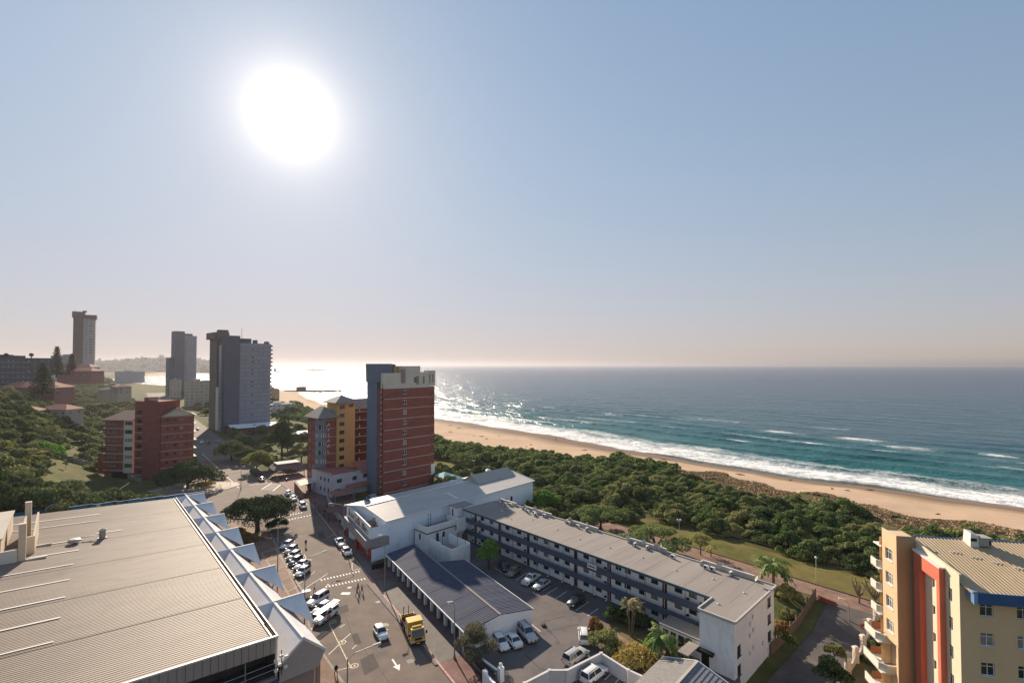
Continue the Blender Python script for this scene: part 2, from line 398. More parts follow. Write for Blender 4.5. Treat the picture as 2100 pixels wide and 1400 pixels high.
# ---- sea
def sea():
    us = list(np.arange(-260, 700, 4.0)); d = 4.0; c = us[-1]
    while c < 15000: d *= 1.14; c += d; us.append(c)
    a = [-260.0]; d = 6.0
    while a[-1] > -15000: d *= 1.3; a.append(a[-1]-d)
    us = np.array(a[:0:-1] + us)
    ts = [-2500, -1200, -500, -200, 0, 100, 160, 195] + list(np.arange(210, 330, 1.5)) + list(np.arange(330, 560, 3.0)) + list(np.arange(560, 900, 8.0))
    d = 8.0
    while ts[-1] < 15000: d *= 1.2; ts.append(ts[-1]+d)
    ts = np.array(ts)
    U, T = np.meshgrid(us, ts, indexing='ij')
    D = T - t_shore(U)                                  # metres offshore
    rng = np.random.default_rng(4)
    z = np.zeros_like(U)
    # swell: crests parallel to the shore, wandering, steepest where they break
    wob = 7*(vnoise(U, T*0.3, 60, 11)-0.5) + 16*(vnoise(U, T*0.2, 170, 12)-0.5)
    near = np.exp(-((D-60)/110.0)**2)*(D > 0)
    amp = (0.16 + 0.85*near)*(0.35 + 1.1*vnoise(U, T, 70, 13))*sst(0, 14, D)*(1-sst(500, 1200, np.abs(D)))
    ph = (D + wob)/26.0*2*math.pi
    z += amp*(np.maximum(np.cos(ph), 0)**2.2 - 0.25)*1.5
    z += 0.22*(vnoise(U, T*2.2, 14, 14)-0.5)*sst(0, 15, D)*(1-sst(400, 900, D))
    z += 0.25*sst(2, 10, D)*(1-sst(10, 30, D))*(vnoise(U, T, 6, 15)-0.3)
    # foam amount (0..1) before the fine breakup in the material
    edge = 3*(vnoise(U, T*0, 20, 21)-0.5) + 8*(vnoise(U, T*0, 60, 22)-0.5)
    DD = D + edge
    foam = 0.98*sst(-1, 5, DD)*(1-sst(20, 40, DD)) 
    foam = np.maximum(foam, 0.62*sst(14, 26, DD)*(1-sst(38, 58, DD)))
    crest = np.maximum(np.cos(ph), 0)**5
    foam = np.maximum(foam, (0.85*crest*sst(0.52, 0.68, vnoise(U, T, 34, 23))*sst(30, 45, D)*(1-sst(95, 150, D))))
    # whitewater left behind by waves that broke farther out
    def patch(px, py, lu, lt, k):
        p = G(px, py, SEA_Z); u0, t0 = ut(p.x, p.y)
        n = 1.0 + 0.8*(vnoise(U, T, 12, 33)-0.5)
        return k*np.exp(-(((U-u0)/lu)**2 + ((T-t0)/lt)**2)*n)
    for a in ((1330,853,60,7,.75),(1470,862,38,9,.6),(1592,884,16,6,1.0),(1700,878,30,9,.5),(1770,901,17,7,.8),(1850,917,20,7,.85),(2045,934,10,3,1.0),(1255,850,18,4,.8),(1030,826,40,7,.7),(1130,835,26,6,.5),(960,818,26,6,.6),(1950,905,24,6,.4),(2080,960,26,8,.45),(1400,880,40,8,.4),(1560,905,30,8,.4),(700,800,60,12,.6),(640,790,70,10,.6)):
        foam = np.maximum(foam, patch(*a))
    foam *= (1-sst(700, 1500, np.abs(U)))*(T > 60)
    X = -0.6606*U + 0.7507*T; Y = 0.7507*U + 0.6606*T
    n0, n1 = U.shape; ii = np.arange(n0*n1).reshape(n0, n1)
    q = np.stack([ii[:-1,:-1], ii[:-1,1:], ii[1:,1:], ii[1:,:-1]], -1).reshape(-1, 4)[:, ::-1]
    VV = np.stack([X, Y, SEA_Z + z], -1).reshape(-1, 3)
    m = bpy.data.materials.new('sea_water'); m.use_nodes = True
    t = m.node_tree; b = t.nodes['Principled BSDF']; N = t.nodes.new; Lk = t.links.new
    def attr(nm):
        k = N('ShaderNodeAttribute'); k.attribute_name = nm; return k.outputs['Fac']
    ge = N('ShaderNodeNewGeometry')
    def noise(s, det=4, rough=.6, sc=(1,1,1)):
        mp = N('ShaderNodeMapping'); mp.inputs['Rotation'].default_value = (0, 0, R(-41.3)); Lk(ge.outputs['Position'], mp.inputs[0])
        mp2 = N('ShaderNodeMapping'); mp2.inputs['Scale'].default_value = sc; Lk(mp.outputs[0], mp2.inputs[0])
        k = N('ShaderNodeTexNoise'); k.inputs['Scale'].default_value = s; k.inputs['Detail'].default_value = det; k.inputs['Roughness'].default_value = rough
        Lk(mp2.outputs[0], k.inputs['Vector']); return k.outputs['Fac']
    def mth(op, a, b_=None, c=None):
        k = N('ShaderNodeMath'); k.operation = op
        for i, v in enumerate((a, b_, c)):
            if v is None: continue
            if isinstance(v, (int, float)): k.inputs[i].default_value = v
            else: Lk(v, k.inputs[i])
        return k.outputs[0]
    def mrange(v, a, b_, c=0., d_=1.):
        k = N('ShaderNodeMapRange'); k.inputs[1].default_value = a; k.inputs[2].default_value = b_; k.inputs[3].default_value = c; k.inputs[4].default_value = d_
        Lk(v, k.inputs[0]); return k.outputs[0]
    def mix(f, a, b_):
        k = N('ShaderNodeMix'); k.data_type = 'RGBA'
        Lk(f, k.inputs[0])
        for i, v in ((6, a), (7, b_)):
            if isinstance(v, tuple): k.inputs[i].default_value = (*v, 1)
            else: Lk(v, k.inputs[i])
        return k.outputs[2]
    dist = attr('offshore'); fo = attr('foam')
    # long streaks of noise lie along the crests (local y of the rotated frame runs along the coast)
    big = noise(0.075, 5, .6, (1.0, 0.35, 1.0)); fine = noise(0.34, 7, .70, (1.0, 0.42, 1.0)); lace = noise(1.5, 6, .75, (1.0, 0.6, 1.0))
    br = mth('ADD', mth('MULTIPLY', big, 0.30), mth('ADD', mth('MULTIPLY', fine, 0.42), mth('MULTIPLY', lace, 0.28)))
    f1 = mth('ADD', mth('MULTIPLY', fo, 0.62), mth('MULTIPLY', mth('SUBTRACT', br, 0.5), 2.1))
    mask = mth('MULTIPLY', mrange(f1, 0.26, 0.62), mrange(fo, 0.06, 0.30))
    patchy = noise(0.022, 4, .6, (1.0, 0.30, 1.0))
    shallow = mrange(dist, 15, 170)
    wc = mix(shallow, (0.022, 0.135, 0.132), (0.012, 0.068, 0.098))
    wc = mix(mrange(dist, 200, 1600), wc, (0.009, 0.040, 0.086))
    wc = mix(mth('MULTIPLY', mrange(patchy, 0.42, 0.7), mrange(dist, 420, 60)), wc, (0.022, 0.115, 0.115))
    rip = noise(0.09, 4, .62, (1.0, 0.30, 1.0))
    wc = mix(mth('MULTIPLY', mrange(rip, 0.50, 0.68), 0.55), wc, (0.008, 0.040, 0.060))
    sandy = mrange(dist, 30, 2)
    wc = mix(sandy, wc, (0.10, 0.095, 0.07))
    caps = mth('MULTIPLY', mrange(noise(0.055, 6, .72, (1.0, 0.5, 1.0)), 0.715, 0.74), mrange(dist, 60, 200))
    mask = mth('MAXIMUM', mask, mth('MULTIPLY', caps, 0.8))
    col = mix(mask, wc, (0.80, 0.80, 0.78))
    Lk(col, b.inputs['Base Color'])
    Lk(mth('ADD', mth('MULTIPLY', mask, 0.55), 0.22), b.inputs['Roughness'])
    b.inputs['IOR'].default_value = 1.33; b.inputs['Specular IOR Level'].default_value = 0.4; b.inputs['Specular Tint'].default_value = (0.12, 0.12, 0.125, 1)
    hgt = mth('ADD', mth('MULTIPLY', noise(0.055, 3, .55, (1, .35, 1)), 6.0), mth('ADD', mth('MULTIPLY', noise(0.17, 3, .6, (1, .5, 1)), 2.4), mth('MULTIPLY', noise(0.75, 4, .6, (1, .7, 1)), 0.55)))
    hgt = mth('ADD', hgt, mth('MULTIPLY', mask, 0.3))
    bp = N('ShaderNodeBump'); bp.inputs['Strength'].default_value = 1.0; bp.inputs['Distance'].default_value = 1.0
    Lk(hgt, bp.inputs['Height']); Lk(bp.outputs[0], b.inputs['Normal'])
    me, used = np_mesh('sea', VV, q, m)
    for nm, arr in (('offshore', D), ('foam', foam)):
        at = me.attributes.new(nm, 'FLOAT', 'POINT'); at.data.foreach_set('value', arr.reshape(-1)[used].astype(np.float32))
    tag(put('sea', me), kind='structure')
sea()

# ---- far hills across the bay
def hills():
    nx, ny = 120, 26
    xs = np.linspace(-4300, -1500, nx)
    rows = np.linspace(0, 1, ny)
    X, Rr = np.meshgrid(xs, rows, indexing='ij')
    Y = 2650 + 1500*Rr + 0.10*(X+3000)
    prof = np.interp(X/Y, [-1.3, -1.0, -0.86, -0.80, -0.74, -0.68, -0.62, -0.58], [62, 70, 74, 84, 92, 86, 70, -8])
    z = -8 + (prof+8)*sst(0, .62, Rr)*(1-0.5*sst(.7, 1, Rr)) 
    z = z + 26*(vnoise(X, Y, 330, 41)-0.5)*sst(0.05, .5, Rr) + 10*(vnoise(X, Y, 90, 42)-0.5)*sst(0.05, .4, Rr)
    n0, n1 = X.shape; ii = np.arange(n0*n1).reshape(n0, n1)
    q = np.stack([ii[:-1,:-1], ii[:-1,1:], ii[1:,1:], ii[1:,:-1]], -1).reshape(-1, 4)[:, ::-1]
    hm = M('far_hill_scrub', (0.05, 0.06, 0.03), (0.13, 0.12, 0.09), scale=0.012, rough=1, spec=0.0, wear=((0.22, 0.20, 0.18), 0.03, 0.55, 0.66))
    me, _ = np_mesh('hills', np.stack([X, Y, z], -1).reshape(-1, 3), q, hm)
    tag(put('hills', me), kind='structure')
    # the town on those hills, far too small to tell the houses apart
    b = MB(); r = random.Random(5)
    for _ in range(520):
        i = r.randrange(nx-2); j = r.randrange(3, ny-8); x, y, zz = X[i, j]+r.uniform(-15, 15), Y[i, j]+r.uniform(-30, 30), z[i, j]
        w = r.uniform(8, 26); h = r.uniform(5, 9) if r.random() < .93 else r.uniform(14, 26)
        b.box(x-w/2, x+w/2, y-8, y+8, zz-6, zz+h, r.choice((0, 0, 1)))
    tag(b.build('distant_town', [M('far_plaster', (.5, .48, .45)), M('far_roof', (.25, .16, .12))]), 'small pale houses massed on the hazy hills across the bay', 'town', kind='stuff')
hills()

# ---- haze: one closed box of even, thin, forward scattering air
def haze():
    b = MB(); b.box(-26000, 26000, -26000, 26000, -13, 118, 0)
    m = bpy.data.materials.new('sea_haze'); m.use_nodes = True; t = m.node_tree; t.nodes.clear()
    o = t.nodes.new('ShaderNodeOutputMaterial'); v = t.nodes.new('ShaderNodeVolumePrincipled')
    v.inputs['Color'].default_value = (0.50, 0.50, 0.55, 1); v.inputs['Density'].default_value = 0.00009; v.inputs['Anisotropy'].default_value = 0.45
    t.links.new(v.outputs[0], o.inputs['Volume'])
    tag(b.build('haze', m), 'thin pale sea haze over the whole coast', 'haze', kind='stuff')
haze()

# ------------------------------------------------------------------ roads, pavements, lots
ASPH = M('asphalt', (0.145, 0.112, 0.093), (0.185, 0.145, 0.12), scale=0.35, rough=0.9, bump=0.25, bscale=9, spec=0.25, wear=((0.10, 0.08, 0.07), 0.09, 0.52, 0.70))
ASPH2 = M('lot_asphalt', (0.115, 0.10, 0.098), (0.15, 0.13, 0.125), scale=0.25, rough=0.9, bump=0.3, bscale=8, spec=0.25, wear=((0.085, 0.075, 0.074), 0.12, 0.5, 0.7))
def paver_mat(name, c1, c2, mortar, bw, bh, rot=0.0):
    m = M(name, c1, None, rough=0.85, spec=0.2)
    t = m.node_tree; b = t.nodes['Principled BSDF']; N = t.nodes.new; Lk = t.links.new
    co = N('ShaderNodeTexCoord'); mp = N('ShaderNodeMapping'); mp.inputs['Rotation'].default_value = (0, 0, rot); Lk(co.outputs['Object'], mp.inputs[0])
    br = N('ShaderNodeTexBrick'); br.inputs['Color1'].default_value = (*c1, 1); br.inputs['Color2'].default_value = (*c2, 1); br.inputs['Mortar'].default_value = (*mortar, 1)
    br.inputs['Scale'].default_value = 1; br.inputs['Brick Width'].default_value = bw; br.inputs['Row Height'].default_value = bh; br.inputs['Mortar Size'].default_value = 0.02
    Lk(mp.outputs[0], br.inputs[0])
    no = N('ShaderNodeTexNoise'); no.inputs['Scale'].default_value = 0.4; no.inputs['Detail'].default_value = 5; Lk(co.outputs['Object'], no.inputs['Vector'])
    mr = N('ShaderNodeMapRange'); mr.inputs[1].default_value = .3; mr.inputs[2].default_value = .7; mr.inputs[3].default_value = 0.7; mr.inputs[4].default_value = 1.15; Lk(no.outputs['Fac'], mr.inputs[0])
    vm = N('ShaderNodeVectorMath'); vm.operation = 'SCALE'; Lk(br.outputs[0], vm.inputs[0]); Lk(mr.outputs[0], vm.inputs['Scale']); Lk(vm.outputs[0], b.inputs['Base Color'])
    return m
PAVE = paver_mat('brick_pavers', (0.28, 0.17, 0.12), (0.22, 0.14, 0.11), (0.14, 0.105, 0.085), 0.55, 0.55, R(33))
PAVE2 = paver_mat('red_pavers', (0.23, 0.12, 0.10), (0.18, 0.105, 0.095), (0.11, 0.085, 0.08), 0.8, 0.8, R(33))
CONC = M('pale_concrete', (0.36, 0.30, 0.25), (0.26, 0.225, 0.19), scale=0.6, rough=0.9, bump=0.2)
PAINT = M('road_paint', (0.72, 0.70, 0.66), (0.50, 0.47, 0.43), scale=2.0, rough=0.7, lo=.45, hi=.75)
YPAINT = M('yellow_road_paint', (0.60, 0.50, 0.30), (0.40, 0.33, 0.22), scale=2.0, rough=0.7)
REDKERB = M('red_kerb_paint', (0.36, 0.13, 0.11), (0.46, 0.28, 0.24), scale=0.9, rough=0.75)
def sheet(name, pts, z, mat, parent=None):
    b = MB(); b.poly([(p[0], p[1], z) for p in pts]); o = b.build(name, mat, parent)
    bm = bmesh.new(); bm.from_mesh(o.data); bmesh.ops.triangulate(bm, faces=bm.faces[:])
    for f in bm.faces:
        if f.normal.z < 0: f.normal_flip()
    bm.to_mesh(o.data); bm.free(); return o
def slab(name, pts, z0, z1, mat, parent=None):
    b = MB(); b.prism(pts, z0, z1); o = b.build(name, mat, parent)
    bm = bmesh.new(); bm.from_mesh(o.data); bmesh.ops.recalc_face_normals(bm, faces=bm.faces[:]); bmesh.ops.triangulate(bm, faces=[f for f in bm.faces if len(f.verts) > 4]); bm.to_mesh(o.data); bm.free(); return o
KD = Vector((0.5475, -0.8368)); K0 = Vector((-30.6, 101.7))
def K(s, off=0.0):                      # along the right kerb towards the camera, off to the right (+) or onto the road (-)
    return K0 + KD*s + Vector((0.8368, 0.5475))*off
road = sheet('road', [(14,38),(-27,101),(-58,152),(-84,180),(-104,200),(-168,280),(-282,420),(-552,760),(-572,748),(-306,416),(-196,283),(-150,218),(-124,192),(-120,168),(-98,146),(-76,134),(-64,116),(-24,60),(-8,40)], 0.0, ASPH)
tag(road, kind='structure')
sw_r = slab('pavement', [K(76),K(0),(-45,123.7),(-62.9,151.4),(-86,178.5),(-101,196),(-92,205),(-58,180),(-52,160),(-44,136),(-30.8,107.8),(-27.2,105.2),(-7.2,75.0),(-3.5,69.5),(17,38)], -0.2, 0.12, PAVE2)
tag(sw_r, kind='structure')
KL = [Vector((-7, 44)), G(703, 1400), G(642, 1312), G(622, 1238), G(567, 1120), G(556, 1096), Vector((-64, 126))]
sw_l = slab('pavement', KL + [(-76,133),(-80,138),(-92,136),(-88,124),(-29,60),(-12,40)], -0.2, 0.12, PAVE)
tag(sw_l, kind='structure')
# kerb stones
for par, pts, mt in ((sw_r, [K(76), K(0.0)], REDKERB), (sw_r, [K(0.05), Vector((-45,123.7)), Vector((-62.9,151.4)), Vector((-86,178.5))], CONC), (sw_l, KL, CONC)):
    for a, b_ in zip(pts[:-1], pts[1:]):
        d = (b_-a); L = d.length; k = max(1, int(L/6))
        for i in range(k):
            p = a + d*(i/k); q = a + d*((i+0.985)/k)
            mk = MB(); mk.beam((p.x, p.y, 0.035), (q.x, q.y, 0.035), 0.34, 0.2); mk.build('kerb_stone', mt, par)
lot = sheet('parking_lot', [(-24,117),(-13,123),(34,73),(23,46),(2,46),(-6.3,62.5),(-3.3,69.0),(-7.0,74.7),(-27,105)], 0.004, ASPH2)
tag(lot, kind='structure')
# promenade and lawn strip along the dune fence
def strip(name, t0, t1, u0, u1, z, mat, n=60):
    b = MB()
    for i in range(n):
        a, c = u0+(u1-u0)*i/n, u0+(u1-u0)*(i+1)/n
        p = [xy(a,t0), xy(a,t1), xy(c,t1), xy(c,t0)]
        b.quad(*[(q[0], q[1], max(hz(*q), -0.05)+0.05+z) for q in p])
    return tag(b.build(name, mat), kind='structure')
LAWN = M('mown_lawn', (0.115, 0.105, 0.032), (0.18, 0.145, 0.055), scale=0.16, rough=0.95, bump=0.6, bscale=2.5, spec=0.05, wear=((0.075, 0.085, 0.025), 0.07, 0.48, 0.62))
strip('lawn', 110.0, 121.5, 5, 84, 0.03, LAWN); strip('lawn', 104.0, 121.5, 170, 240, 0.03, LAWN)
strip('promenade', 104.0, 109.6, 5, 168, 0.02, PAVE, 50)
kb = MB()
for i in range(40):
    p = xy(5+235*i/40, 109.8); q = xy(5+235*(i+1)/40, 109.8); kb.beam((p[0],p[1],0.06), (q[0],q[1],0.06), 0.25, 0.2)
tag(kb.build('lawn_edging', M('edging_brick', (.10,.06,.045))), kind='structure')
# ------------------------------------------------------------------ the buildings round the street
def local(o, p):                      # world 2-D point in the frame of a root empty
    d = Vector((p[0]-o.location.x, p[1]-o.location.y)); a = -o.rotation_euler.z
    return Vector((d.x*math.cos(a)-d.y*math.sin(a), d.x*math.sin(a)+d.y*math.cos(a)))
WHITE = M('white_painted_wall', (0.76, 0.75, 0.74), (0.82, 0.81, 0.80), scale=0.25, rough=0.85, bump=0.08, bscale=5, wear=((0.55, 0.53, 0.50), 0.9, 0.54, 0.84), stretch=(1, 1, .3))
PALE = M('pale_blue_white_wall', (0.76, 0.83, 0.90), (0.80, 0.86, 0.92), scale=0.2, rough=0.8, bump=0.05, bscale=5, wear=((0.52, 0.57, 0.62), 0.5, 0.54, 0.8), stretch=(1, 1, .35))
BRICK = M('red_brick', (0.24, 0.075, 0.062), (0.30, 0.10, 0.08), scale=0.5, rough=0.9, bump=0.2, bscale=9, spec=0.15, wear=((0.18, 0.06, 0.054), 0.15, 0.5, 0.75), stretch=(1, 1, 2.5))
TILE = M('grey_concrete_tiles', (0.20, 0.185, 0.18), (0.27, 0.245, 0.235), scale=1.2, rough=0.85, bump=0.4, bscale=4, wear=((0.13, 0.125, 0.125), 0.5, .55, .75))
TERRA = M('terracotta_roof', (0.30, 0.105, 0.085), (0.36, 0.15, 0.12), scale=1.0, rough=0.85, bump=0.3, bscale=5)
METALW = M('white_roof_sheet', (0.62, 0.62, 0.63), (0.70, 0.69, 0.68), scale=0.3, rough=0.45, spec=0.45, wear=((0.50, 0.49, 0.49), 0.8, .58, .78))
DARK = M('dark_void', (0.012, 0.012, 0.014), (0.02, 0.02, 0.024), scale=1, rough=0.8)
GREYM = M('galvanised_steel', (0.38, 0.38, 0.37), (0.30, 0.30, 0.30), scale=2, rough=0.4, metal=0.6)
POLE = M('lamp_pole_grey', (0.30, 0.29, 0.27), (0.22, 0.21, 0.20), scale=1.5, rough=0.55, metal=0.3)
BLUEP = M('blue_paint', (0.03, 0.085, 0.22), (0.04, 0.11, 0.27), scale=0.7, rough=0.5)
BLACKM = M('black_metal', (0.02, 0.02, 0.022), rough=0.5, metal=0.4)
TAN = M('tan_plaster', (0.61, 0.44, 0.27), (0.66, 0.48, 0.30), scale=0.3, rough=0.85, bump=0.06, bscale=6, wear=((0.52, 0.35, 0.19), 0.4, .57, .8))

# ---- the shopping hall with the big low-pitched roof
MA = math.atan2(0.7408, -0.6717)      # local x runs back along the gutter, local y to the left (away from the street)
mall = thing('shopping_hall', 'long low shopping hall with ribbed pale metal roof and gabled street canopy', 'building', (-29.4, 60.9, 0), MA)
# local: x = along gutter from the front corner, y = into the building (left); street side is y<0
SL = math.tan(R(2.6)); W_M, L_M, ZE = 88.0, 84.3, 10.0
def zr(y): return ZE + SL*y
RIB = M('ribbed_roof_sheet', (0.195, 0.15, 0.115), (0.25, 0.19, 0.14), scale=0.10, rough=0.62, spec=0.3, stretch=(1, 0.35, 1), wear=((0.155, 0.123, 0.098), 0.5, 0.48, 0.74))
def ribbed(x0, x1, y0, y1, pitch=0.46, h=0.036):
    """trapezoid ribs that run down the fall of the roof"""
    b = MB(); n = int((x1-x0)/pitch)
    for i in range(n):
        a = x0+i*pitch
        pr = [(a, 0), (a+pitch*.52, 0), (a+pitch*.62, h), (a+pitch*.88, h), (a+pitch, 0)]
        for (xa, ha), (xb, hb) in zip(pr[:-1], pr[1:]):
            b.quad((xa, y0, zr(y0)+ha), (xb, y0, zr(y0)+hb), (xb, y1, zr(y1)+hb), (xa, y1, zr(y1)+ha))
    return b
for k in range(6):                     # six lengths of sheeting lap over one another down the slope
    x0 = L_M*k/6; rb = ribbed(x0, L_M*(k+1)/6, 0.9, W_M); rb.build('roof_sheet', RIB, mall, loc=(0, 0, 0.0))
STRIPM = M('roof_joint_strip', (0.72, 0.67, 0.60), (0.62, 0.57, 0.50), scale=2, rough=0.5)
for x, ya, yb in ((76.5, 15, 33), (70.8, 15.5, 36), (58.0, 18, 60), (60.5, 12, 16.0), (51.2, 18.5, 70), (43.6, 19.2, 70), (36.2, 19.6, 70), (29.0, 20, 70), (21.8, 20.4, 70), (14.8, 20.8, 70)):
    b = MB(); b.hexa([(x-.14, ya, zr(ya)+.05), (x+.14, ya, zr(ya)+.05), (x+.14, yb, zr(yb)+.05), (x-.14, yb, zr(yb)+.05)], [(x-.14, ya, zr(ya)+.11), (x+.14, ya, zr(ya)+.11), (x+.14, yb, zr(yb)+.11), (x-.14, yb, zr(yb)+.11)])
    b.build('joint_strip', STRIPM, mall)
b = MB(); b.box(0, L_M, 0.0, 0.12, ZE-0.35, ZE+0.10); b.box(0, L_M, 0.62, 0.74, ZE-0.3, ZE+0.06); b.box(0, L_M, 0.12, 0.62, ZE-0.34, ZE-0.26)
b.build('gutter', M('gutter_metal', (0.36, 0.30, 0.24), (0.26, 0.22, 0.18), scale=1.2, rough=0.5, metal=0.2), mall)
MWALL = M('mauve_brown_wall', (0.27, 0.205, 0.175), (0.32, 0.245, 0.21), scale=0.3, rough=0.85, bump=0.1, bscale=6)
CLAD = M('fluted_cladding', (0.36, 0.295, 0.26), (0.31, 0.255, 0.225), scale=0.8, rough=0.6, stretch=(1, 6, 0.2))
b = MB()
b.facade((0.3, W_M), (0.3, 0.05), 0, 5.1, [(W_M-5.0, W_M-3.6, 0.0, 3.2)], m=0)      # front wall below the gallery
b.facade((0.4, 0.1), (L_M, 0.1), 0, ZE-.4, [])                                       # street wall
b.box(0.1, L_M-.1, W_M-.3, W_M, 0, zr(W_M)-.05); b.box(L_M-.35, L_M-.05, 0.3, W_M-.4, 0, ZE)
b.build('wall', MWALL, mall)
b = MB()
for k in range(110):                   # fluted fascia under the front eave
    y0 = 0.12 + k*0.8; b.hexa([(0.0, y0, zr(y0)-2.0), (0.0+.16, y0, zr(y0)-2.0), (.16, y0+.74, zr(y0)-2.0), (0.0, y0+.74, zr(y0)-2.0)], [(0.0, y0, zr(y0)-.02), (.16, y0, zr(y0)-.02), (.16, y0+.74, zr(y0+.7)-.02), (0.0, y0+.74, zr(y0+.7)-.02)])
b.quad((.1, W_M, zr(W_M)-2), (.1, .1, zr(0)-2), (.1, .1, zr(0)-.03), (.1, W_M, zr(W_M)-.03))
b.build('fascia', CLAD, mall)
b = MB(); b.box(-.06, .22, -0.05, W_M, ZE-.10, ZE+.075); o = b.build('eave_trim', STRIPM, mall)
for v in o.data.vertices: v.co.z += SL*max(v.co.y, 0)
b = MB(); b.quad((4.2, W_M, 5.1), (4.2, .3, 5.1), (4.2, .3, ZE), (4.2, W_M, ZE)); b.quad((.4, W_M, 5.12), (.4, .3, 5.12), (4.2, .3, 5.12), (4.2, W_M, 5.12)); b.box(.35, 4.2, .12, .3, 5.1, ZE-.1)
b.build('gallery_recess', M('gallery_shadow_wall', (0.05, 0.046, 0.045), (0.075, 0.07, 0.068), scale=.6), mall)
b = MB(); b.box(-0.15, 0.35, 0.0, W_M, 4.75, 5.1); b.box(-.3, .3, .05, W_M, 4.2, 4.4); b.build('ledge', M('ledge_concrete', (.33,.26,.22), (.28,.22,.18), scale=.7), mall)
b = MB(); b.box(-.42, -.1, .02, W_M, 4.42, 4.74); b.build('blue_beam', BLUEP, mall)
for z in (6.0, 6.75):
    b = MB(); b.tube([(0.05, .4, z), (0.05, W_M, z)], .045, 6); b.build('rail', GREYM, mall)
for k in range(12):
    b = MB(); b.box(0.0, 0.1, 3.6+k*6.4, 3.7+k*6.4, 5.1, 8.1); b.build('rail_post', GREYM, mall)
b = MB(); b.box(-.02, .2, .05, .27, 4.8, ZE); b.build('corner_post', M('cream_post', (.62,.58,.50)), mall)
b = MB(); b.tube([(-.05, 3.1, 0), (-.05, 3.1, 4.2)], .11, 8); b.build('downpipe', M('cream_post', (.62,.58,.50)), mall)
b = MB(); b.tube([(-.05, 2.4, 0), (-.05, 2.4, 4.2)], .11, 8); b.build('downpipe', M('cream_post', (.62,.58,.50)), mall)
# raised plant room and wing walls on the roof (left)
CREAM = M('cream_render', (0.60, 0.50, 0.37), (0.66, 0.55, 0.42), scale=0.4, rough=0.85, bump=.05, bscale=6)
b = MB(); zb = zr(28)-.3; b.box(51.5, 72.0, 28.2, W_M, zb, 15.0)
b.build('plant_room', CREAM, mall)
b = MB(); b.box(51.2, 72.3, 28.0, W_M+.2, 15.0, 15.2); b.build('plant_room_roof', M('felt_roof', (.36,.32,.28), (.42,.37,.32), scale=.4), mall)
for (x0, x1, y0, y1, h) in ((50.2, 51.0, 25.2, 26.1, 6.2), (66.6, 67.5, 25.4, 26.3, 6.4)):
    b = MB(); b.box(x0, x1, y0, y1, zr(25)-.3, zr(25)+h); b.build('roof_fin', CREAM, mall)
for yy in (24.3, 25.9):
    b = MB(); b.hexa([(54.0, yy, zr(25)), (54.0, yy+.25, zr(25)), (66.0, yy+.25, zr(25)), (66.0, yy, zr(25))][::-1], [(54.0, yy, zr(25)+3.0), (54.0, yy+.25, zr(25)+3.0), (66.0, yy+.25, zr(25)+4.4), (66.0, yy, zr(25)+4.4)][::-1]); b.build('wing_wall', CREAM, mall)
b = MB(); b.box(53.8, 54.1, 24.3, 26.1, zr(25), zr(25)+3.0); b.build('wing_wall', CREAM, mall)
b = MB(); b.box(49.9, 50.2, 22.6, 25.2, zr(24), zr(24)+.3); b.box(57.5, 57.8, 22.2, 24.2, zr(24), zr(24)+.3); b.box(49.9, 50.2, 26.2, W_M-10, zr(26)-.1, zr(60)+.6); b.build('roof_upstand', M('cream_post', (.62,.58,.50)), mall)
vent = thing('roof_vent', 'short round metal flue standing on the ribbed hall roof', 'vent', (0, 0, 0), 0)
p = G(210, 1100, 11.0); vent.location = (p.x, p.y, 10.75)
b = MB(); b.lathe([(.75, 0), (.75, .12), (.5, .12), (.5, 1.5), (.58, 1.55), (.58, 1.75), (.44, 1.75), (.44, 1.2)], 14); b.build('flue', GREYM, vent, smooth=False)
b = MB(); b.lathe([(.0, 1.25), (.44, 1.25)], 14); b.build('flue_throat', DARK, vent)
vb = thing('roof_hatch', 'low round hatch and loose strips lying on the ribbed hall roof', 'hatch', (0, 0, 0), 0)
p = G(152, 1107, 11.5); vb.location = (p.x, p.y, 11.3)
b = MB(); b.lathe([(.9, 0), (.9, .35), (.7, .45), (0, .5)], 14); b.build('hatch_ring', GREYM, vb)
for k in range(4):
    b = MB(); b.beam((-1.6+k*.9, .9+.5*k, .12), (.1+k*.9, 1.6+.4*k, .2), .25, .1); b.build('strip', GREYM, vb)

# ---- folded white canopy along the street side of the hall: a long gable with cross gables
can = thing('street_canopy', 'folded white metal gable canopy along the hall, with gables facing the street', 'canopy', (-29.4, 60.9, 0), MA)
Z0c, Z1c, RO, RR_, OUT = 6.35, 8.9, -5.7, -2.9, -6.9
b = MB(); x0, x1 = -0.6, 92.0
TH = 0.08
def plate(bb, pts):
    n = (Vector(pts[1])-Vector(pts[0])).cross(Vector(pts[2])-Vector(pts[0])).normalized()*TH
    if n.z < 0: pts = pts[::-1]; n = -n
    up = [tuple(Vector(p)+n) for p in pts]
    bb.poly(up); bb.poly(pts[::-1])
    for i in range(len(pts)):
        j = (i+1) % len(pts); bb.quad(pts[i], pts[j], up[j], up[i])
crosses = [11.8, 25.5, 39.1, 51.6, 64.6, 77.4, 89.0]; HS = 5.2
edges = [x0] + [v for c in crosses for v in (c,)] + [x1]
for a, c in zip([x0]+[c for c in crosses], [c for c in crosses]+[x1]):
    p = MB(); plate(p, [(a, -.05, Z0c+.3), (c, -.05, Z0c+.3), (c, RR_, Z1c), (a, RR_, Z1c)]); p.build('roof_sheet', METALW, can)
    p = MB(); plate(p, [(a, RR_, Z1c), (c, RR_, Z1c), (c, RO, Z0c), (a, RO, Z0c)]); p.build('roof_sheet', METALW, can)
    p = MB(); p.beam((a, RR_, Z1c+.1), (c, RR_, Z1c+.1), .35, .08); p.build('ridge_cap', M('ridge_cap', (.66,.63,.60)), can)
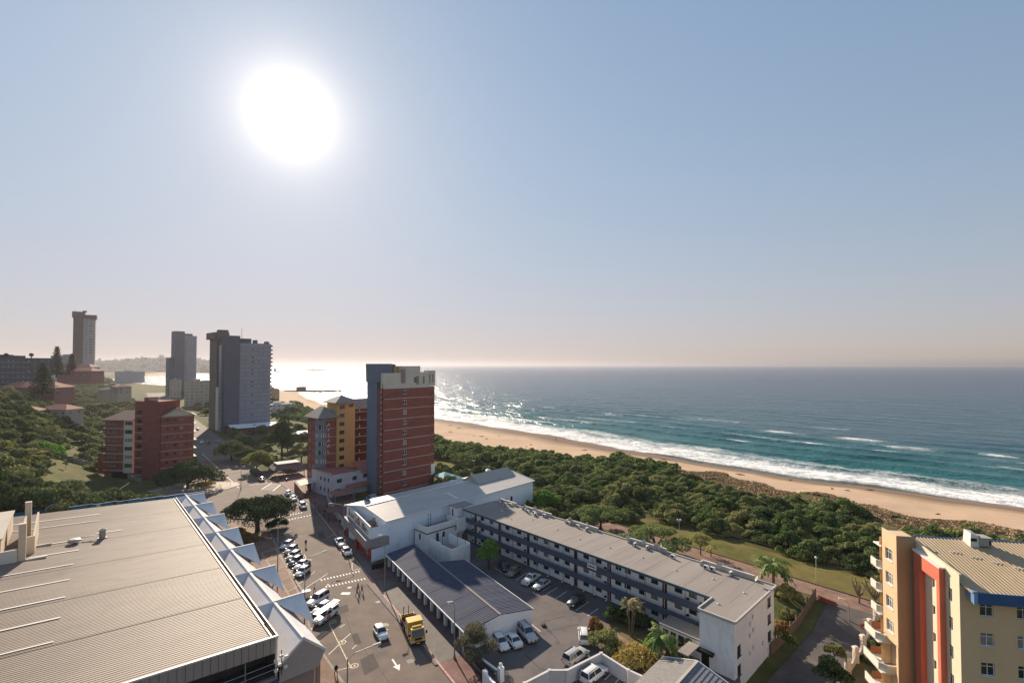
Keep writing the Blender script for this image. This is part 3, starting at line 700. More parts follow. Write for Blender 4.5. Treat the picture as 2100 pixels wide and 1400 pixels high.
for c in crosses:
    p = MB(); plate(p, [(c, RR_+.05, Z1c+.10), (c, OUT, Z1c+.10), (c-HS, OUT, Z0c+.10)]); p.build('cross_gable_sheet', METALW, can)
    p = MB(); plate(p, [(c, RR_+.05, Z1c+.10), (c, OUT, Z1c+.10), (c+HS, OUT, Z0c+.10)]); p.build('cross_gable_sheet', METALW, can)
    p = MB(); p.tri((c-HS, OUT+.1, Z0c), (c+HS, OUT+.1, Z0c), (c, OUT+.1, Z1c)); p.build('gable_end', M('canopy_end', (.45,.44,.43)), can)
    p = MB(); p.beam((c, RR_, Z1c+.22), (c, OUT, Z1c+.22), .3, .06); p.build('ridge_cap', M('ridge_cap', (.66,.63,.60)), can)
    # sheet against the hall side
    p = MB(); plate(p, [(c, RR_, Z1c+.10), (c, -.1, Z1c+.10), (c-2.6, -.1, Z0c+.42)]); p.build('cross_gable_sheet', METALW, can)
    p = MB(); plate(p, [(c, RR_, Z1c+.10), (c, -.1, Z1c+.10), (c+2.6, -.1, Z0c+.42)]); p.build('cross_gable_sheet', METALW, can)
EMAT = M('pinkish_cladding', (.40,.345,.315), (.36,.31,.285), scale=.7, rough=.6, stretch=(1, 1, 8))
p = MB(); p.tri((x0, -.05, Z0c-.1), (x0, RO, Z0c-.1), (x0, RR_, Z1c)); p.quad((x0, -.05, Z0c-1.9), (x0, RO+.9, Z0c-1.9), (x0, RO, Z0c-.1), (x0, -.05, Z0c-.1)); p.build('gable_end', EMAT, can)
for r0, r1, z0, z1 in ((-.05, RR_, Z0c+.3, Z1c), (RR_, RO-.1, Z1c, Z0c)):
    p = MB(); p.beam((x0-.06, r0, z0), (x0-.06, r1, z1), .14, .3); p.build('barge_board', M('ridge_cap', (.66,.63,.60)), can)
p = MB(); p.facade((0.0, -.1), (0.0, -4.6), 0, Z0c-1.9, [(0.5, 2.0, 0, 2.6)]); p.facade((0.0, -4.6), (90, -4.6), 0, Z0c+.6, [(3+k*6.0, 7.6+k*6.0, 0, 3.2) for k in range(14)], depth=.5); p.build('wall', MWALL, can)
p = MB(); p.quad((2, -4.05, .12), (89, -4.05, .12), (89, -4.05, 3.6), (2, -4.05, 3.6)); p.quad((.4, -2.5, 0), (.4, -.4, 0), (.4, -.4, 2.7), (.4, -2.5, 2.7)); p.build('shopfront_glass', GLASS, can)
for k in range(15):
    p = MB(); p.box(1.8+k*6.0, 2.3+k*6.0, OUT+.9, OUT+1.4, 0.1, Z0c-.1); p.build('canopy_column', MWALL, can)
# roof aerials and lights on the corner bracket
br = thing('floodlight_bracket', 'cluster of white floodlights on a bracket at the hall corner', 'floodlights', (-29.0, 60.2, 7.1), MA)
p = MB(); p.tube([(0, -.4, -1.6), (0, -.4, 1.5)], .05, 6); p.tube([(0, -1.0, .3), (0, .5, .3)], .04, 6); p.tube([(0, -1.0, -.9), (0, .5, -.9)], .04, 6); p.build('pole', BLACKM, br)
for (y, z) in ((-.9, .5), (-.3, .8), (.35, .45), (-.8, -.7), (.3, -.75), (-.1, -.2)):
    p = MB(); p.box(-.35, -.05, y-.2, y+.2, z-.12, z+.16); p.build('floodlight', M('lamp_white', (.75,.72,.66)), br)

# ---- garages: one long pitched block between the street pavement and the lot
GA = R(-56.5)
gar = thing('garage_block', 'row of lock-up garages with dark blue-grey sheet roof and white piers', 'garages', (-27.0, 105.2, 0), GA)
GL = 36.6; GW = 12.2
BROOF = M('slate_blue_roof_sheet', (0.058, 0.069, 0.105), (0.072, 0.083, 0.12), scale=0.5, rough=0.75, spec=0.12, stretch=(3, .4, 1), wear=((0.085, 0.088, 0.112), 0.6, .58, .8))
# local x along the street towards the camera, local y to the left = away from the street (towards the lot)
def gar_panel(x, w, y0, z0, y1, z1):
    p = MB()
    for k in range(4):
        a = x+w*k/4; pr = [(a, .0), (a+w/4*.62, .0), (a+w/4*.72, .045), (a+w/4*.9, .045), (a+w/4, 0)]
        for (xa, ha), (xb, hb) in zip(pr[:-1], pr[1:]): p.quad((xa, y0, z0+ha), (xb, y0, z0+hb), (xb, y1, z1+hb), (xa, y1, z1+ha))
    return p
n = 20; w = GL/n
for k in range(n):
    jig = 0.012*((k*7) % 3)
    gar_panel(k*w, w*.985, -.55, 2.92+jig, 5.9, 3.85+jig).build('roof_panel', BROOF, gar)
n2 = 13; w2 = 24.6/n2
for k in range(n2):
    jig = 0.012*((k*5) % 3)
    gar_panel(GL-24.6+k*w2, w2*.985, 5.9, 3.85+jig, GW+.25, 2.95+jig).build('roof_panel', BROOF, gar)
p = MB(); p.beam((0, 5.9, 3.93), (GL, 5.9, 3.93), .4, .05); p.build('ridge_cap', M('dull_ridge', (.20,.17,.17)), gar)
p = MB(); p.beam((0, -.62, 2.9), (GL, -.62, 2.9), .14, .2); p.build('eave_trim', WFRAME, gar)
p = MB(); p.beam((GL-24.6, GW+.3, 2.9), (GL, GW+.3, 2.9), .12, .18); p.build('eave_trim', WFRAME, gar)
p = MB(); NB = 13; bw = GL/NB
p.facade((0, 0.35), (GL, .35), 0, 2.85, [(i*bw+.22, (i+1)*bw-.22, 0.0, 2.45) for i in range(NB)], depth=.3)
p.facade((GL, .35), (GL, GW), 0, 2.9, []); p.tri((GL, .35, 2.9), (GL, GW, 2.9), (GL, 5.9, 3.8)); p.facade((GL, GW), (GL-24.6, GW), 0, 2.9, []); p.facade((GL-24.6, GW), (GL-24.6, 5.9), 0, 3.0); p.facade((0, 12), (0, .35), 0, 2.9)
p.build('wall', WHITE, gar)
GDOOR = M('dark_blue_garage_door', (0.035, 0.045, 0.075), (0.05, 0.06, 0.095), scale=1, rough=0.5)
for i in range(NB):
    p = MB(); x0 = i*bw+.22; x1 = (i+1)*bw-.22
    for k in range(5): p.box(x0, x1, .52, .6, .49*k+.012, .49*k+.478)
    p.build('garage_door', GDOOR, gar)
    p = MB(); p.box(i*bw-.2, i*bw+.2, .02, .34, 0.1, 2.84); p.build('pier', WHITE, gar)

# ---- the three-storey walk-up flats with access galleries
AA = math.atan2(74.8-120.5, 31.2+12.0)
flats = thing('walk_up_flats', 'long three-storey white flats with dark blue access galleries and flat felt roof', 'apartment block', (-12.0, 120.5, 0), AA)
# local x towards the camera along the block, y>0 is towards the sea, the galleries are at y=0
FL, FD, WG = 62.9, 10.9, 1.25
SLATE = M('slate_blue_parapet', (0.06, 0.075, 0.108), (0.078, 0.095, 0.13), scale=0.5, rough=0.7, wear=((0.08, .09, .105), .5, .56, .75))
FELT = M('felt_roof_grey', (0.235, 0.205, 0.185), (0.285, 0.25, 0.225), scale=0.25, rough=0.9, stretch=(1.4, .12, 1), bump=.3, bscale=2, wear=((0.195, 0.175, 0.165), 0.55, .55, .72))
RDOOR = M('dark_red_door', (0.095, 0.022, 0.02), (0.13, 0.03, 0.026), scale=1.5, rough=0.55)
FLOORS = (0.0, 2.65, 5.3)
cols = [('d', 3.0), ('w', 5.6), ('w', 9.0), ('d', 11.9), ('w', 14.6), ('w', 18.4), ('d', 21.3), ('w', 23.6), ('w', 26.6), ('w', 29.6), ('w', 32.4), ('d', 34.6), ('w', 37.2), ('w', 40.2), ('d', 42.6), ('W', 44.6), ('W', 46.6), ('w', 49.6), ('w', 52.0), ('d', 53.9), ('w', 56.4), ('w', 58.9), ('d', 61.2)]
ops, wins, doors = [], [], []
for f in FLOORS:
    for kind, x in cols:
        if kind == 'd': o = (x-.45, x+.45, f+.02, f+2.05); doors.append(o)
        else: o = (x-.68, x+.68, f+.85, f+2.15); wins.append((o, kind, f))
        ops.append(o)
p = MB(); p.facade((0, WG), (FL, WG), 0, 7.75, ops, depth=.16)
p.facade((FL, WG-1.4), (FL, -4.9), 0, 8.0); p.facade((FL, -4.9), (FL+5.0, -4.9), -2.2, 8.0)
endops = []
for z in (0.2, 2.9, 5.6): endops += [(1.0, 2.3, z-.3, z+1.35)] if z < 5 else []
for z in (.2, 2.85, 5.5): endops += [(12.9, 14.4, z, z+1.5)]
for z in (1.0, 3.6): endops += [(5.3, 5.95, z, z+.8), (6.6, 7.2, z+.35, z+1.15)]
endops += [(6.5, 7.1, 5.9, 6.7), (5.4, 6.0, 5.3, 6.1), (10.4, 11.0, .4, 1.3)]
p.facade((FL+5.0, -4.9), (FL+5.0, FD), -2.4, 8.1, endops, depth=.16)
p.facade((FL+5.0, FD), (0, FD), -2.4, 8.0); p.facade((0, FD), (0, WG), 0, 7.75)
p.build('wall', WHITE, flats)
WPOST = M('wall_post_grey', (.5,.49,.47), (.58,.57,.55), scale=1)
for o, kind, f in wins:
    g = GLASS if rnd.random() < .72 else CURT
    window(flats, (0, WG), (FL, WG), o[0], o[1], o[2], o[3], .16, WFRAME if (kind == 'W' and f > 5) or rnd.random() < .04 else DFRAME, g, 2, 1, None, .07)
for o in doors:
    q = MB(); q.box(o[0]+.03, o[1]-.03, WG+.06, WG+.12, o[2], o[3]-.05); dd = q.build('door', RDOOR, flats)
    q = MB(); q.box(o[1]-.18, o[1]-.1, WG+.0, WG+.05, o[2]+1.0, o[2]+1.12); q.build('door_handle', GREYM, dd)
for o in endops:
    window(flats, (FL+5, -4.9), (FL+5, FD), o[0], o[1], o[2], o[3], .16, DFRAME if o[1]-o[0] > 1 else WFRAME, GLASS if rnd.random() < .6 else CURT, 2, 1, SLATE if o[1]-o[0] > 1 else None, .09 if o[1]-o[0] > 1 else .07)
for f in FLOORS[1:]:
    q = MB(); q.box(0, FL, .14, WG, f-.2, f); q.build('gallery_floor', CONC, flats)
    for k in range(9):
        a, c = FL*k/9, FL*(k+1)/9
        q = MB(); q.box(a+.01, c-.01, 0, .14, f-.25, f+.72); q.build('gallery_parapet', SLATE, flats)
        q = MB(); q.box(a+.01, c-.01, -.02, .16, f-.38, f-.26); q.build('parapet_trim', M('teal_trim', (.045,.10,.14)), flats)
for k in range(17):
    x = 1.4+k*3.75
    q = MB(); q.tube([(x, WG-.1, 0), (x, WG-.1, 7.7)], .06, 6); q.build('downpipe', WPOST, flats)
for k, (kind, x) in enumerate(cols):
    if kind == 'd' and k % 2 == 0 or kind == 'w' and k % 5 == 1:
        for f in FLOORS:
            q = MB(); q.box(x-.95, x-.6, WG-.34, WG-.003, f+.45, f+.72); q.build('air_unit', BLACKM, flats)
# roof
q = MB(); q.prism([(-.2, -.15), (FL, -.15), (FL, -5.05), (FL+5.15, -5.05), (FL+5.15, FD+.2), (-.2, FD+.2)], 7.78, 8.05); q.build('roof', FELT, flats)
q = MB(); q.box(-.2, FL-.02, -.28, -.16, 7.66, 8.07); q.build('roof_fascia', M('teal_trim', (.045,.10,.14)), flats)
for a, c in (((FL, -5.2), (FL+5.3, -5.2)), ((FL+5.28, -5.1), (FL+5.28, FD+.3)), ((-.1, FD+.3), (FL+5.3, FD+.3)), ((FL-.1, -5.1), (FL-.1, -.3))):
    q = MB(); q.beam((a[0], a[1], 8.12), (c[0], c[1], 8.12), .22, .34); q.build('roof_kerb', M('roof_kerb_paint', (.50,.48,.46), (.40,.38,.36), scale=.6), flats)
for k in range(18):
    q = MB(); x = 1.5+k*3.75; q.box(x-.02, x+.02, .1, FD-.1, 8.052, 8.062); q.build('felt_lap', M('felt_lap', (.20,.175,.16)), flats)
for x, y in ((8,5.5),(14,3.0),(17.5,6.5),(26,5.5),(33,4.5),(40,5.2),(47,5.6),(54,5.0),(60,6.3),(64.2,-1.5),(65.5,5.0)):
    q = MB(); q.lathe([(.22, 8.06), (.2, 8.16), (.07, 8.2), (.07, 8.38), (0, 8.4)], 8, c=(x, y)); q.build('roof_vent', M('vent_white', (.6,.6,.58)), flats)
# stair bulkheads (low upstands with air-conditioning units and dishes behind them)
for x0, x1 in ((1.5, 7.5), (10.5, 19.5), (24.5, 33.0), (41.0, 49.0), (56.0, 65.0)):
    q = MB(); q.box(x0, x1, FD-.2, FD+.25, 8.06, 8.85); q.box(x0, x0+.3, FD-1.0, FD-.2, 8.06, 8.85); q.build('roof_upstand', M('roof_kerb_paint', (.50,.48,.46)), flats)
rr = random.Random(3)
units = [(2.6,9.6),(5.2,9.3),(6.4,9.9),(12,9.9),(13.6,9.0),(15.2,9.5),(16.2,8.8),(18.2,9.8),(25.6,9.9),(28.5,9.6),(31,9.5),(43,9.4),(45.5,9.8),(51.2,9.3),(57.5,9.2),(58.6,9.3),(61.5,9.8)]
for i, (x, y) in enumerate(units):
    ac = thing('air_conditioner', 'white outdoor air conditioning unit on the flat roof of the walk-up flats', 'air conditioner', (0, 0, 0), 0, 'air conditioners on the felt roof')
    w = flats.matrix_basis @ Vector((x, y, 8.055)); ac.location = w; ac.rotation_euler = (0, 0, AA + rr.choice((0, 0, .3, 1.57)))
    q = MB(); q.box(-.42, .42, -.17, .17, .1, .72); q.build('casing', M('ac_white', (.68,.67,.64), (.58,.57,.55), scale=2), ac)
    q = MB(); q.lathe([(.0, 0), (.24, 0)], 10); f_ = q.build('fan_grille', DARK, ac, loc=(-.1, -.176, .42)); f_.rotation_euler = (R(90), 0, 0)
    q = MB(); q.box(-.36, -.3, -.2, .2, 0, .1); q.box(.3, .36, -.2, .2, 0, .1); q.build('feet', BLACKM, ac)
for i, (x, y) in enumerate(((1.9, 10.6), (11, 10.6), (14.2, 10.7), (17.0, 10.7), (25.4, 10.7), (30.2, 10.6), (40.8, 10.2), (44.4, 10.6), (47.0, 10.6), (48.2, 10.5), (59.5, 10.0), (66.0, 9.4))):
    dsh = thing('satellite_dish', 'pale satellite dish on the sea-side edge of the flat roof', 'satellite dish', (0, 0, 0), 0, 'satellite dishes on the felt roof')
    dsh.location = flats.matrix_basis @ Vector((x, y, 8.06)); dsh.rotation_euler = (0, 0, rr.uniform(0, 6.28))
    q = MB(); q.tube([(0, 0, 0), (0, 0, .95)], .03, 6); q.build('mast', GREYM, dsh)
    q = MB(); q.lathe([(0, .0), (.22, .03), (.38, .09), (.46, .15), (.46, .165), (.36, .11), (.2, .05), (0, .02)], 12); o = q.build('dish', M('dish_beige', (.55,.50,.43)), dsh, loc=(0, -.06, 1.0)); o.rotation_euler = (R(62), 0, 0)
    q = MB(); q.tube([(0, -.1, .95), (0, -.5, 1.15)], .02, 5); q.build('feed_arm', GREYM, dsh)
sg = thing('gallery_sign', 'small white name board with dark lettering on the middle gallery parapet', 'sign', (0, 0, 0), AA)
sg.location = flats.matrix_basis @ Vector((39.6, -.04, 5.35))
q = MB(); q.box(-1.05, 1.05, -.05, 0, 0, .85); q.build('board', M('sign_white', (.75,.75,.73)), sg)
q = MB()
for k, (x, w, h) in enumerate(((-.8,.14,.4),(-.6,.16,.28),(-.4,.12,.28),(-.24,.16,.42),(-.02,.16,.28),(.2,.14,.28),(.38,.16,.4),(.6,.14,.28),(.78,.12,.28))): q.box(x-w/2, x+w/2, -.062, -.051, .25, .25+h)
q.build('lettering', BLACKM, sg)
# entrance canopy roof, porch and lower block of the flats' end wing
q = MB(); q.box(FL-1.6, FL+.02, -8.6, -4.95, 2.55, 2.75); q.box(FL-7.2, FL-.02, -3.9, -.3, 2.7, 2.9); q.build('porch_roof', FELT, flats)
q = MB(); q.box(FL-7.2, FL-7.0, -3.8, -.3, 0, 2.7); q.facade((FL-7.2, -3.8), (FL, -3.8), 0, 2.7, [(.6+k*1.3, 1.6+k*1.3, .5, 2.3) for k in range(4)]); q.build('porch_wall', WHITE, flats)
for k in range(4): window(flats, (FL-7.2, -3.8), (FL, -3.8), .6+k*1.3, 1.6+k*1.3, .5, 2.3, .18, DFRAME, GLASS, 2, 2)
q = MB(); q.box(FL-.3, FL+2.2, -5.7, -4.95, 2.2, 2.6); q.build('entrance_hood', BLACKM, flats)
q = MB(); q.box(FL+.3, FL+1.4, -4.98, -4.92, -.1, 2.1); q.build('entrance_door', BLACKM, flats)

# ---- walled service terrace and yard between the hall of the shop and the flats
ta = R(45.5); tw = thing('service_terrace', 'white two-storey service block with parapeted roof terrace against the blue-white shop wall', 'building', (-19.9, 112.8, 0), ta)
# local x towards the sea (length ~9.5), y>0 to the left/back
p = MB(); tl, tdp = 9.6, 4.9
p.facade((0, 0), (tl, 0), 0, 4.35, [(2.6, 3.5, 1.8, 4.0), (4.6, 5.3, 2.6, 3.9)]); p.facade((0, tdp), (0, 0), 0, 4.35, [(1.6, 2.4, 2.5, 3.9)]); p.facade((tl, 0), (tl, tdp), 0, 4.35)
p.build('wall', WHITE, tw)
window(tw, (0, 0), (tl, 0), 4.6, 5.3, 2.6, 3.9, .18, DFRAME); window(tw, (0, tdp), (0, 0), 1.6, 2.4, 2.5, 3.9, .18, DFRAME)
p = MB(); p.box(2.62, 3.48, .1, .15, 1.8, 3.98); p.build('door', DFRAME, tw)
p = MB(); p.box(-.1, tl+.1, -.1, tdp+.1, 4.35, 4.55); p.build('band', BLACKM, tw)
p = MB(); p.box(-.02, tl, -.02, tdp, 4.55, 4.6); p.build('terrace_floor', FELT, tw)
for a in ((-.05, tl+.05, -.05, .13), (-.05, .13, .14, tdp), (tl-.13, tl+.05, .14, tdp)):
    p = MB(); p.box(*a, 4.58, 6.0); p.build('terrace_parapet', WHITE, tw)
for k in range(3):
    x = .5+k*3.1
    for j in range(9): 
        p = MB(); p.box(x+j*.3, x+j*.3+.09, -.10, -.052, 4.75, 5.85); p.build('parapet_fin', WHITE, tw)
for k, x in enumerate((2.2, 2.9, 7.6)):
    p = MB(); p.tube([(x, 2.6, 4.6), (x, 2.6, 8.2 if k < 2 else 6.6)], .05, 6); p.build('washing_pole', BLACKM, tw)
p = MB(); p.tube([(1.0, 2.4, 6.9), (8.4, 2.4, 6.7)], .02, 4); p.build('washing_line', BLACKM, tw)
yw = thing('walled_drying_yard', 'roofless white walled yard with tall walls behind the garages', 'yard walls', (-13.2, 104.7, 0), R(43.5))
for a, h in (((0, 5.2, -.1, .1), 4.0), ((-.1, .1, .1, 3.6), 4.0), ((5.1, 5.3, .1, 8.0), 4.2), ((-.2, 0, 3.6, 8.0), 4.4)):
    p = MB(); p.box(*a, 0, h); p.build('yard_wall', WHITE, yw)
p = MB(); p.box(.1, 5.1, .1, 8, 1.9, 2.0); p.build('yard_floor', CONC, yw)
for x, y in ((5.1, 1.5), (5.1, 4.5), (2.3, 6.5)):
    p = MB(); p.tube([(x, y, 2), (x, y, 5.2)], .05, 6); p.build('washing_pole', BLACKM, yw)
st = thing('stair_tower', 'small white stair tower at the street end of the flats', 'stair tower', (-15.2, 123.2, 0), AA)
p = MB(); p.facade((-.4, -.6), (2.7, -.6), 0, 8.1, [(.9, 1.5, 5.5, 7.6)]); p.facade((-.4, 4), (-.4, -.6), 0, 8.1, [(1, 1.7, 5.4, 7.2), (2.6, 3.2, 5.4, 7.2)]); p.facade((2.7, -.6), (2.7, 1.0), 0, 8.1); p.build('wall', WHITE, st)
window(st, (-.4, -.6), (2.7, -.6), .9, 1.5, 5.5, 7.6, .18, DFRAME)
p = MB(); p.box(-.6, 2.9, -.8, 4.2, 8.1, 8.3); p.build('roof', FELT, st)
for k in range(8):
    p = MB(); p.box(2.9+k*.28, 3.2+k*.28, -2.2, -.9, 5.2-k*.18-.4, 5.3-k*.18); p.build('stair_step', CONC, st)
p = MB(); p.box(5.2, 5.35, -2.6, .1, 3.2, 6.4); p.box(2.8, 5.2, -2.6, -2.45, 2.4, 3.6); p.build('stair_screen', WHITE, st)
# ---- the supermarket hall: blue-white walls, pale pitched roof, sign front on the street
SA = R(47.2)
shop = thing('supermarket', 'blue-white supermarket hall with wide pale pitched roof and signboard front', 'shop', (-29.0, 111.3, 0), SA)
SLn, SWd, SE, SR = 52.2, 18.4, 8.0, 9.55
p = MB()
sops = [(38.0, 39.0, 3.6, 5.0), (39.6, 40.6, 3.6, 5.0), (42.0, 43.0, 3.8, 5.2)]
p.facade((0, 0), (SLn, 0), -.5, SE, sops); p.facade((SLn, 0), (SLn, SWd), -.5, SE); p.tri((SLn, 0, SE), (SLn, SWd, SE), (SLn, SWd/2, SR)); p.facade((0, SWd), (0, 0), -.5, SE); p.tri((0, SWd, SE), (0, 0, SE), (0, SWd/2, SR)); p.facade((SLn, SWd), (0, SWd), -.5, SE)
p.build('wall', PALE, shop)
for o in sops: window(shop, (0, 0), (SLn, 0), *o, .18, DFRAME, GLASS, 3, 3)
SROOF = M('pale_sheet_roof', (0.40, 0.375, 0.355), (0.46, 0.43, 0.405), scale=0.2, rough=0.55, spec=0.35, stretch=(.5, 2, 1), wear=((0.34, 0.32, 0.305), 0.6, .56, .8))
for k in range(9):                     # roof sheets in long bays, lapped
    a, c = -.35+(SLn+.7)*k/9, -.35+(SLn+.7)*(k+1)/9; j = .01*(k % 2)
    q = MB(); plate(q, [(a, -.4, SE-.03+j), (c, -.4, SE-.03+j), (c, SWd/2, SR+j), (a, SWd/2, SR+j)]); q.build('roof_sheet', SROOF, shop)
    q = MB(); plate(q, [(a, SWd+.4, SE-.03+j), (c, SWd+.4, SE-.03+j), (c, SWd/2, SR+j), (a, SWd/2, SR+j)]); q.build('roof_sheet', SROOF, shop)
q = MB(); q.beam((-.4, SWd/2, SR+.14), (SLn+.4, SWd/2, SR+.14), .5, .08); q.build('ridge_cap', METALW, shop)
for y0, y1 in ((-.42, SWd/2), (SWd+.42, SWd/2)):
    for x in (-.4, SLn+.4):
        q = MB(); q.beam((x, y0, SE), (x, y1, SR+.06), .2, .3); q.build('barge_board', WFRAME, shop)
q = MB(); q.beam((-.4, -.46, SE), (SLn+.4, -.46, SE), .16, .22); q.build('gutter', WFRAME, shop)
q = MB(); q.beam((22.5, 1.2, SE+.35), (22.5, 5.6, SE+1.05), .45, .16); q.build('roof_walkway', WFRAME, shop)
# ridge monitor at the sea end
m0, m1, ma, mb_ = 34.5, 50.5, 5.6, 12.8
q = MB(); plate(q, [(m0, ma, 9.1), (m1, ma, 9.1), (m1, SWd/2, 11.2), (m0, SWd/2, 11.2)]); plate(q, [(m0, mb_, 9.1), (m1, mb_, 9.1), (m1, SWd/2, 11.2), (m0, SWd/2, 11.2)]); q.tri((m0+.1, ma, 8.9), (m0+.1, mb_, 8.9), (m0+.1, SWd/2, 11.15)); q.tri((m1-.1, ma, 8.9), (m1-.1, mb_, 8.9), (m1-.1, SWd/2, 11.15)); q.build('ridge_monitor', M('monitor_sheet', (.36,.35,.34), (.40,.38,.33), scale=.3), shop)
q = MB(); q.lathe([(.9, 10.6), (.9, 11.2), (.3, 11.6), (0, 11.65)], 10, c=(43, SWd/2+1.2)); q.build('roof_vent', WFRAME, shop)
q = MB(); q.box(29.0, 30.0, SWd/2+2, SWd/2+3, 9.1, 10.2); q.build('roof_box', WFRAME, shop)
# street front: glass and red wall, grey fascia canopy, signboard
F0, F1 = Vector((.65, 18.4)), Vector((-4.4, -.8)); FLn = (F1-F0).length
fd = (F1-F0).normalized(); fn = Vector((fd.y, -fd.x))
def FP(u, k=0.0): q_ = F0+fd*u+fn*k; return (q_.x, q_.y)
RED = M('red_paint', (0.36, 0.035, 0.035), (0.42, 0.05, 0.05), scale=.8, rough=.5)
q = MB(); q.facade(FP(0), FP(FLn), 0, 5.4, [(1.0, 9.5, 0, 2.7), (15.6, 17.6, .9, 2.2)]); q.facade(F1, (0.0, -.02), 0, 3.2); q.build('street_wall', RED, shop)
q = MB(); q.box(-4.35, -.1, -.95, -.84, .1, 2.9); q.build('side_panel', PALE, shop)
q = MB(); a = FP(1.0, -.5); c = FP(9.5, -.5); q.quad((*a, 0), (*c, 0), (*c, 2.7), (*a, 2.7)); q.build('shopfront_glass', GLASS, shop)
window(shop, FP(0), FP(FLn), 15.6, 17.6, .9, 2.2, .18, WFRAME, CURT, 2, 2)
for u in (1.0, 10.0):
    q = MB(); c = Vector(FP(u, .6)); q.box(c.x-.3, c.x+.3, c.y-.3, c.y+.3, .1, 3.3); q.build('red_column', RED, shop)
GREYF = M('grey_fascia', (0.24, 0.225, 0.22), (0.30, 0.28, 0.27), scale=.8, rough=.7)
q = MB(); q.prism([FP(-.2, .0), FP(-.2, 1.3), FP(FLn+.2, 1.3), (F1.x+3.8, F1.y-1.3), (F1.x+3.8, F1.y-.1), FP(FLn, .0)], 3.3, 5.15)
o = q.build('canopy_fascia', GREYF, shop)
q = MB(); q.prism([(0.0, 17.9), FP(0.3, -.1), FP(FLn-.3, -.1), (0.0, -.4)], 6.0, 6.15); q.build('flat_roof', M('flat_roof_dirty', (.20,.17,.15), (.28,.24,.2), scale=.6), shop)
q = MB(); q.facade(F1, (0.0, -.82), 3.3, 7.6); q.facade((0.0, -.80), F1+Vector((.01,.02)), 3.3, 7.6); q.build('annex_wall', PALE, shop)
sgn = thing('shop_signboard', 'long white signboard with dark and red words over the supermarket front', 'sign', (shop.location.x, shop.location.y, 0), SA)
q = MB(); a = FP(0, .32); c = FP(FLn, .32); a2 = FP(0, .02); c2 = FP(FLn, .02)
q.hexa([(*a2, 5.2), (*a, 5.2), (*c, 5.2), (*c2, 5.2)][::-1], [(*a2, 8.0), (*a, 8.0), (*c, 8.0), (*c2, 8.0)][::-1]); q.build('board', M('sign_white', (.75,.75,.73)), sgn)
def strokes(u0, u1, z0, z1, n_, mat, seed, name):
    r = random.Random(seed); q = MB(); w = (u1-u0)/n_
    for k in range(n_):
        a = u0+k*w; tall = (k == 0 or r.random() < .35)
        h = (z1-z0)*(1.0 if tall else .68); dn = 0 if r.random() < .7 else .25
        for (ua, ub, za, zb) in ((a+.06*w, a+.36*w, z0-dn, z0+h), (a+.3*w, a+.95*w, z0+h*.72, z0+h*.98), (a+.62*w, a+.92*w, z0+.05, z0+h*.9), (a+.2*w, a+.8*w, z0, z0+h*.24)):
            if r.random() < .14: continue
            A = FP(ua, .345); B = FP(ub, .345); q.quad((*A, za), (*B, za), (*B, zb), (*A, zb))
    q.build(name, mat, sgn)
strokes(1.0, 6.4, 6.0, 7.5, 5, M('sign_dark_teal', (.02,.045,.05)), 1, 'dark_word')
strokes(7.4, 12.6, 5.8, 7.6, 4, RED, 2, 'red_word')
strokes(13.6, 18.8, 5.9, 7.3, 5, M('sign_dark', (.025,.03,.035)), 3, 'dark_word')
q = MB()
for u in (6.9, 13.1): A = FP(u, .35); B = FP(u+.12, .35); q.quad((*A, 5.25), (*B, 5.25), (*B, 7.95), (*A, 7.95))
q.build('panel_joint', GREYM, sgn)
flag = thing('diamond_sign', 'blue diamond-shaped sign with white band on a mast over the shop front', 'sign', (0, 0, 0), 0)
fp = G(753, 1058, 6.1); flag.location = (fp.x, fp.y, 6.1)
q = MB(); q.tube([(0, 0, 0), (0, 0, 3.0)], .06, 6); q.build('mast', GREYM, flag)
q = MB(); q.hexa([(0, -.06, 2.2), (.95, -.06, 3.6), (0, -.06, 5.0), (-.95, -.06, 3.6)], [(0, .06, 2.2), (.95, .06, 3.6), (0, .06, 5.0), (-.95, .06, 3.6)]); q.build('diamond_panel', BLUEP, flag)
q = MB(); q.hexa([(-.85, -.09, 3.35), (.80, -.09, 3.05), (.92, -.09, 3.5), (-.80, -.09, 3.8)], [(-.85, -.065, 3.35), (.80, -.065, 3.05), (.92, -.065, 3.5), (-.80, -.065, 3.8)]); q.build('white_band', WFRAME, flag)
q = MB(); q.hexa([(-.4, -.12, 3.42), (.5, -.12, 3.24), (.5, -.12, 3.42), (-.4, -.12, 3.6)], [(-.4, -.092, 3.42), (.5, -.092, 3.24), (.5, -.092, 3.42), (-.4, -.092, 3.6)]); q.build('red_mark', RED, flag)
for k, (px, py, s) in enumerate(((742, 1052, 1.5), (766, 1074, 1.3))):
    eq = thing('roof_plant', ('brown heap of plant and ducts on the flat roof behind the signboard', 'open rusty tank on the flat roof behind the end of the signboard')[k], 'roof plant', (0, 0, 0), SA)
    g = G(px, py, 6.2); eq.location = (g.x, g.y, 6.16)
    q = MB(); q.box(-s, s, -s*.8, s*.8, 0, .7); q.build('casing', M('rusty_brown', (.17,.11,.075), (.25,.18,.13), scale=1.5), eq)
    q = MB(); q.lathe([(.6, .7), (.6, 1.3), (.35, 1.5), (0, 1.5)], 10, c=(.3, .1)); q.build('cowl', GREYM, eq)

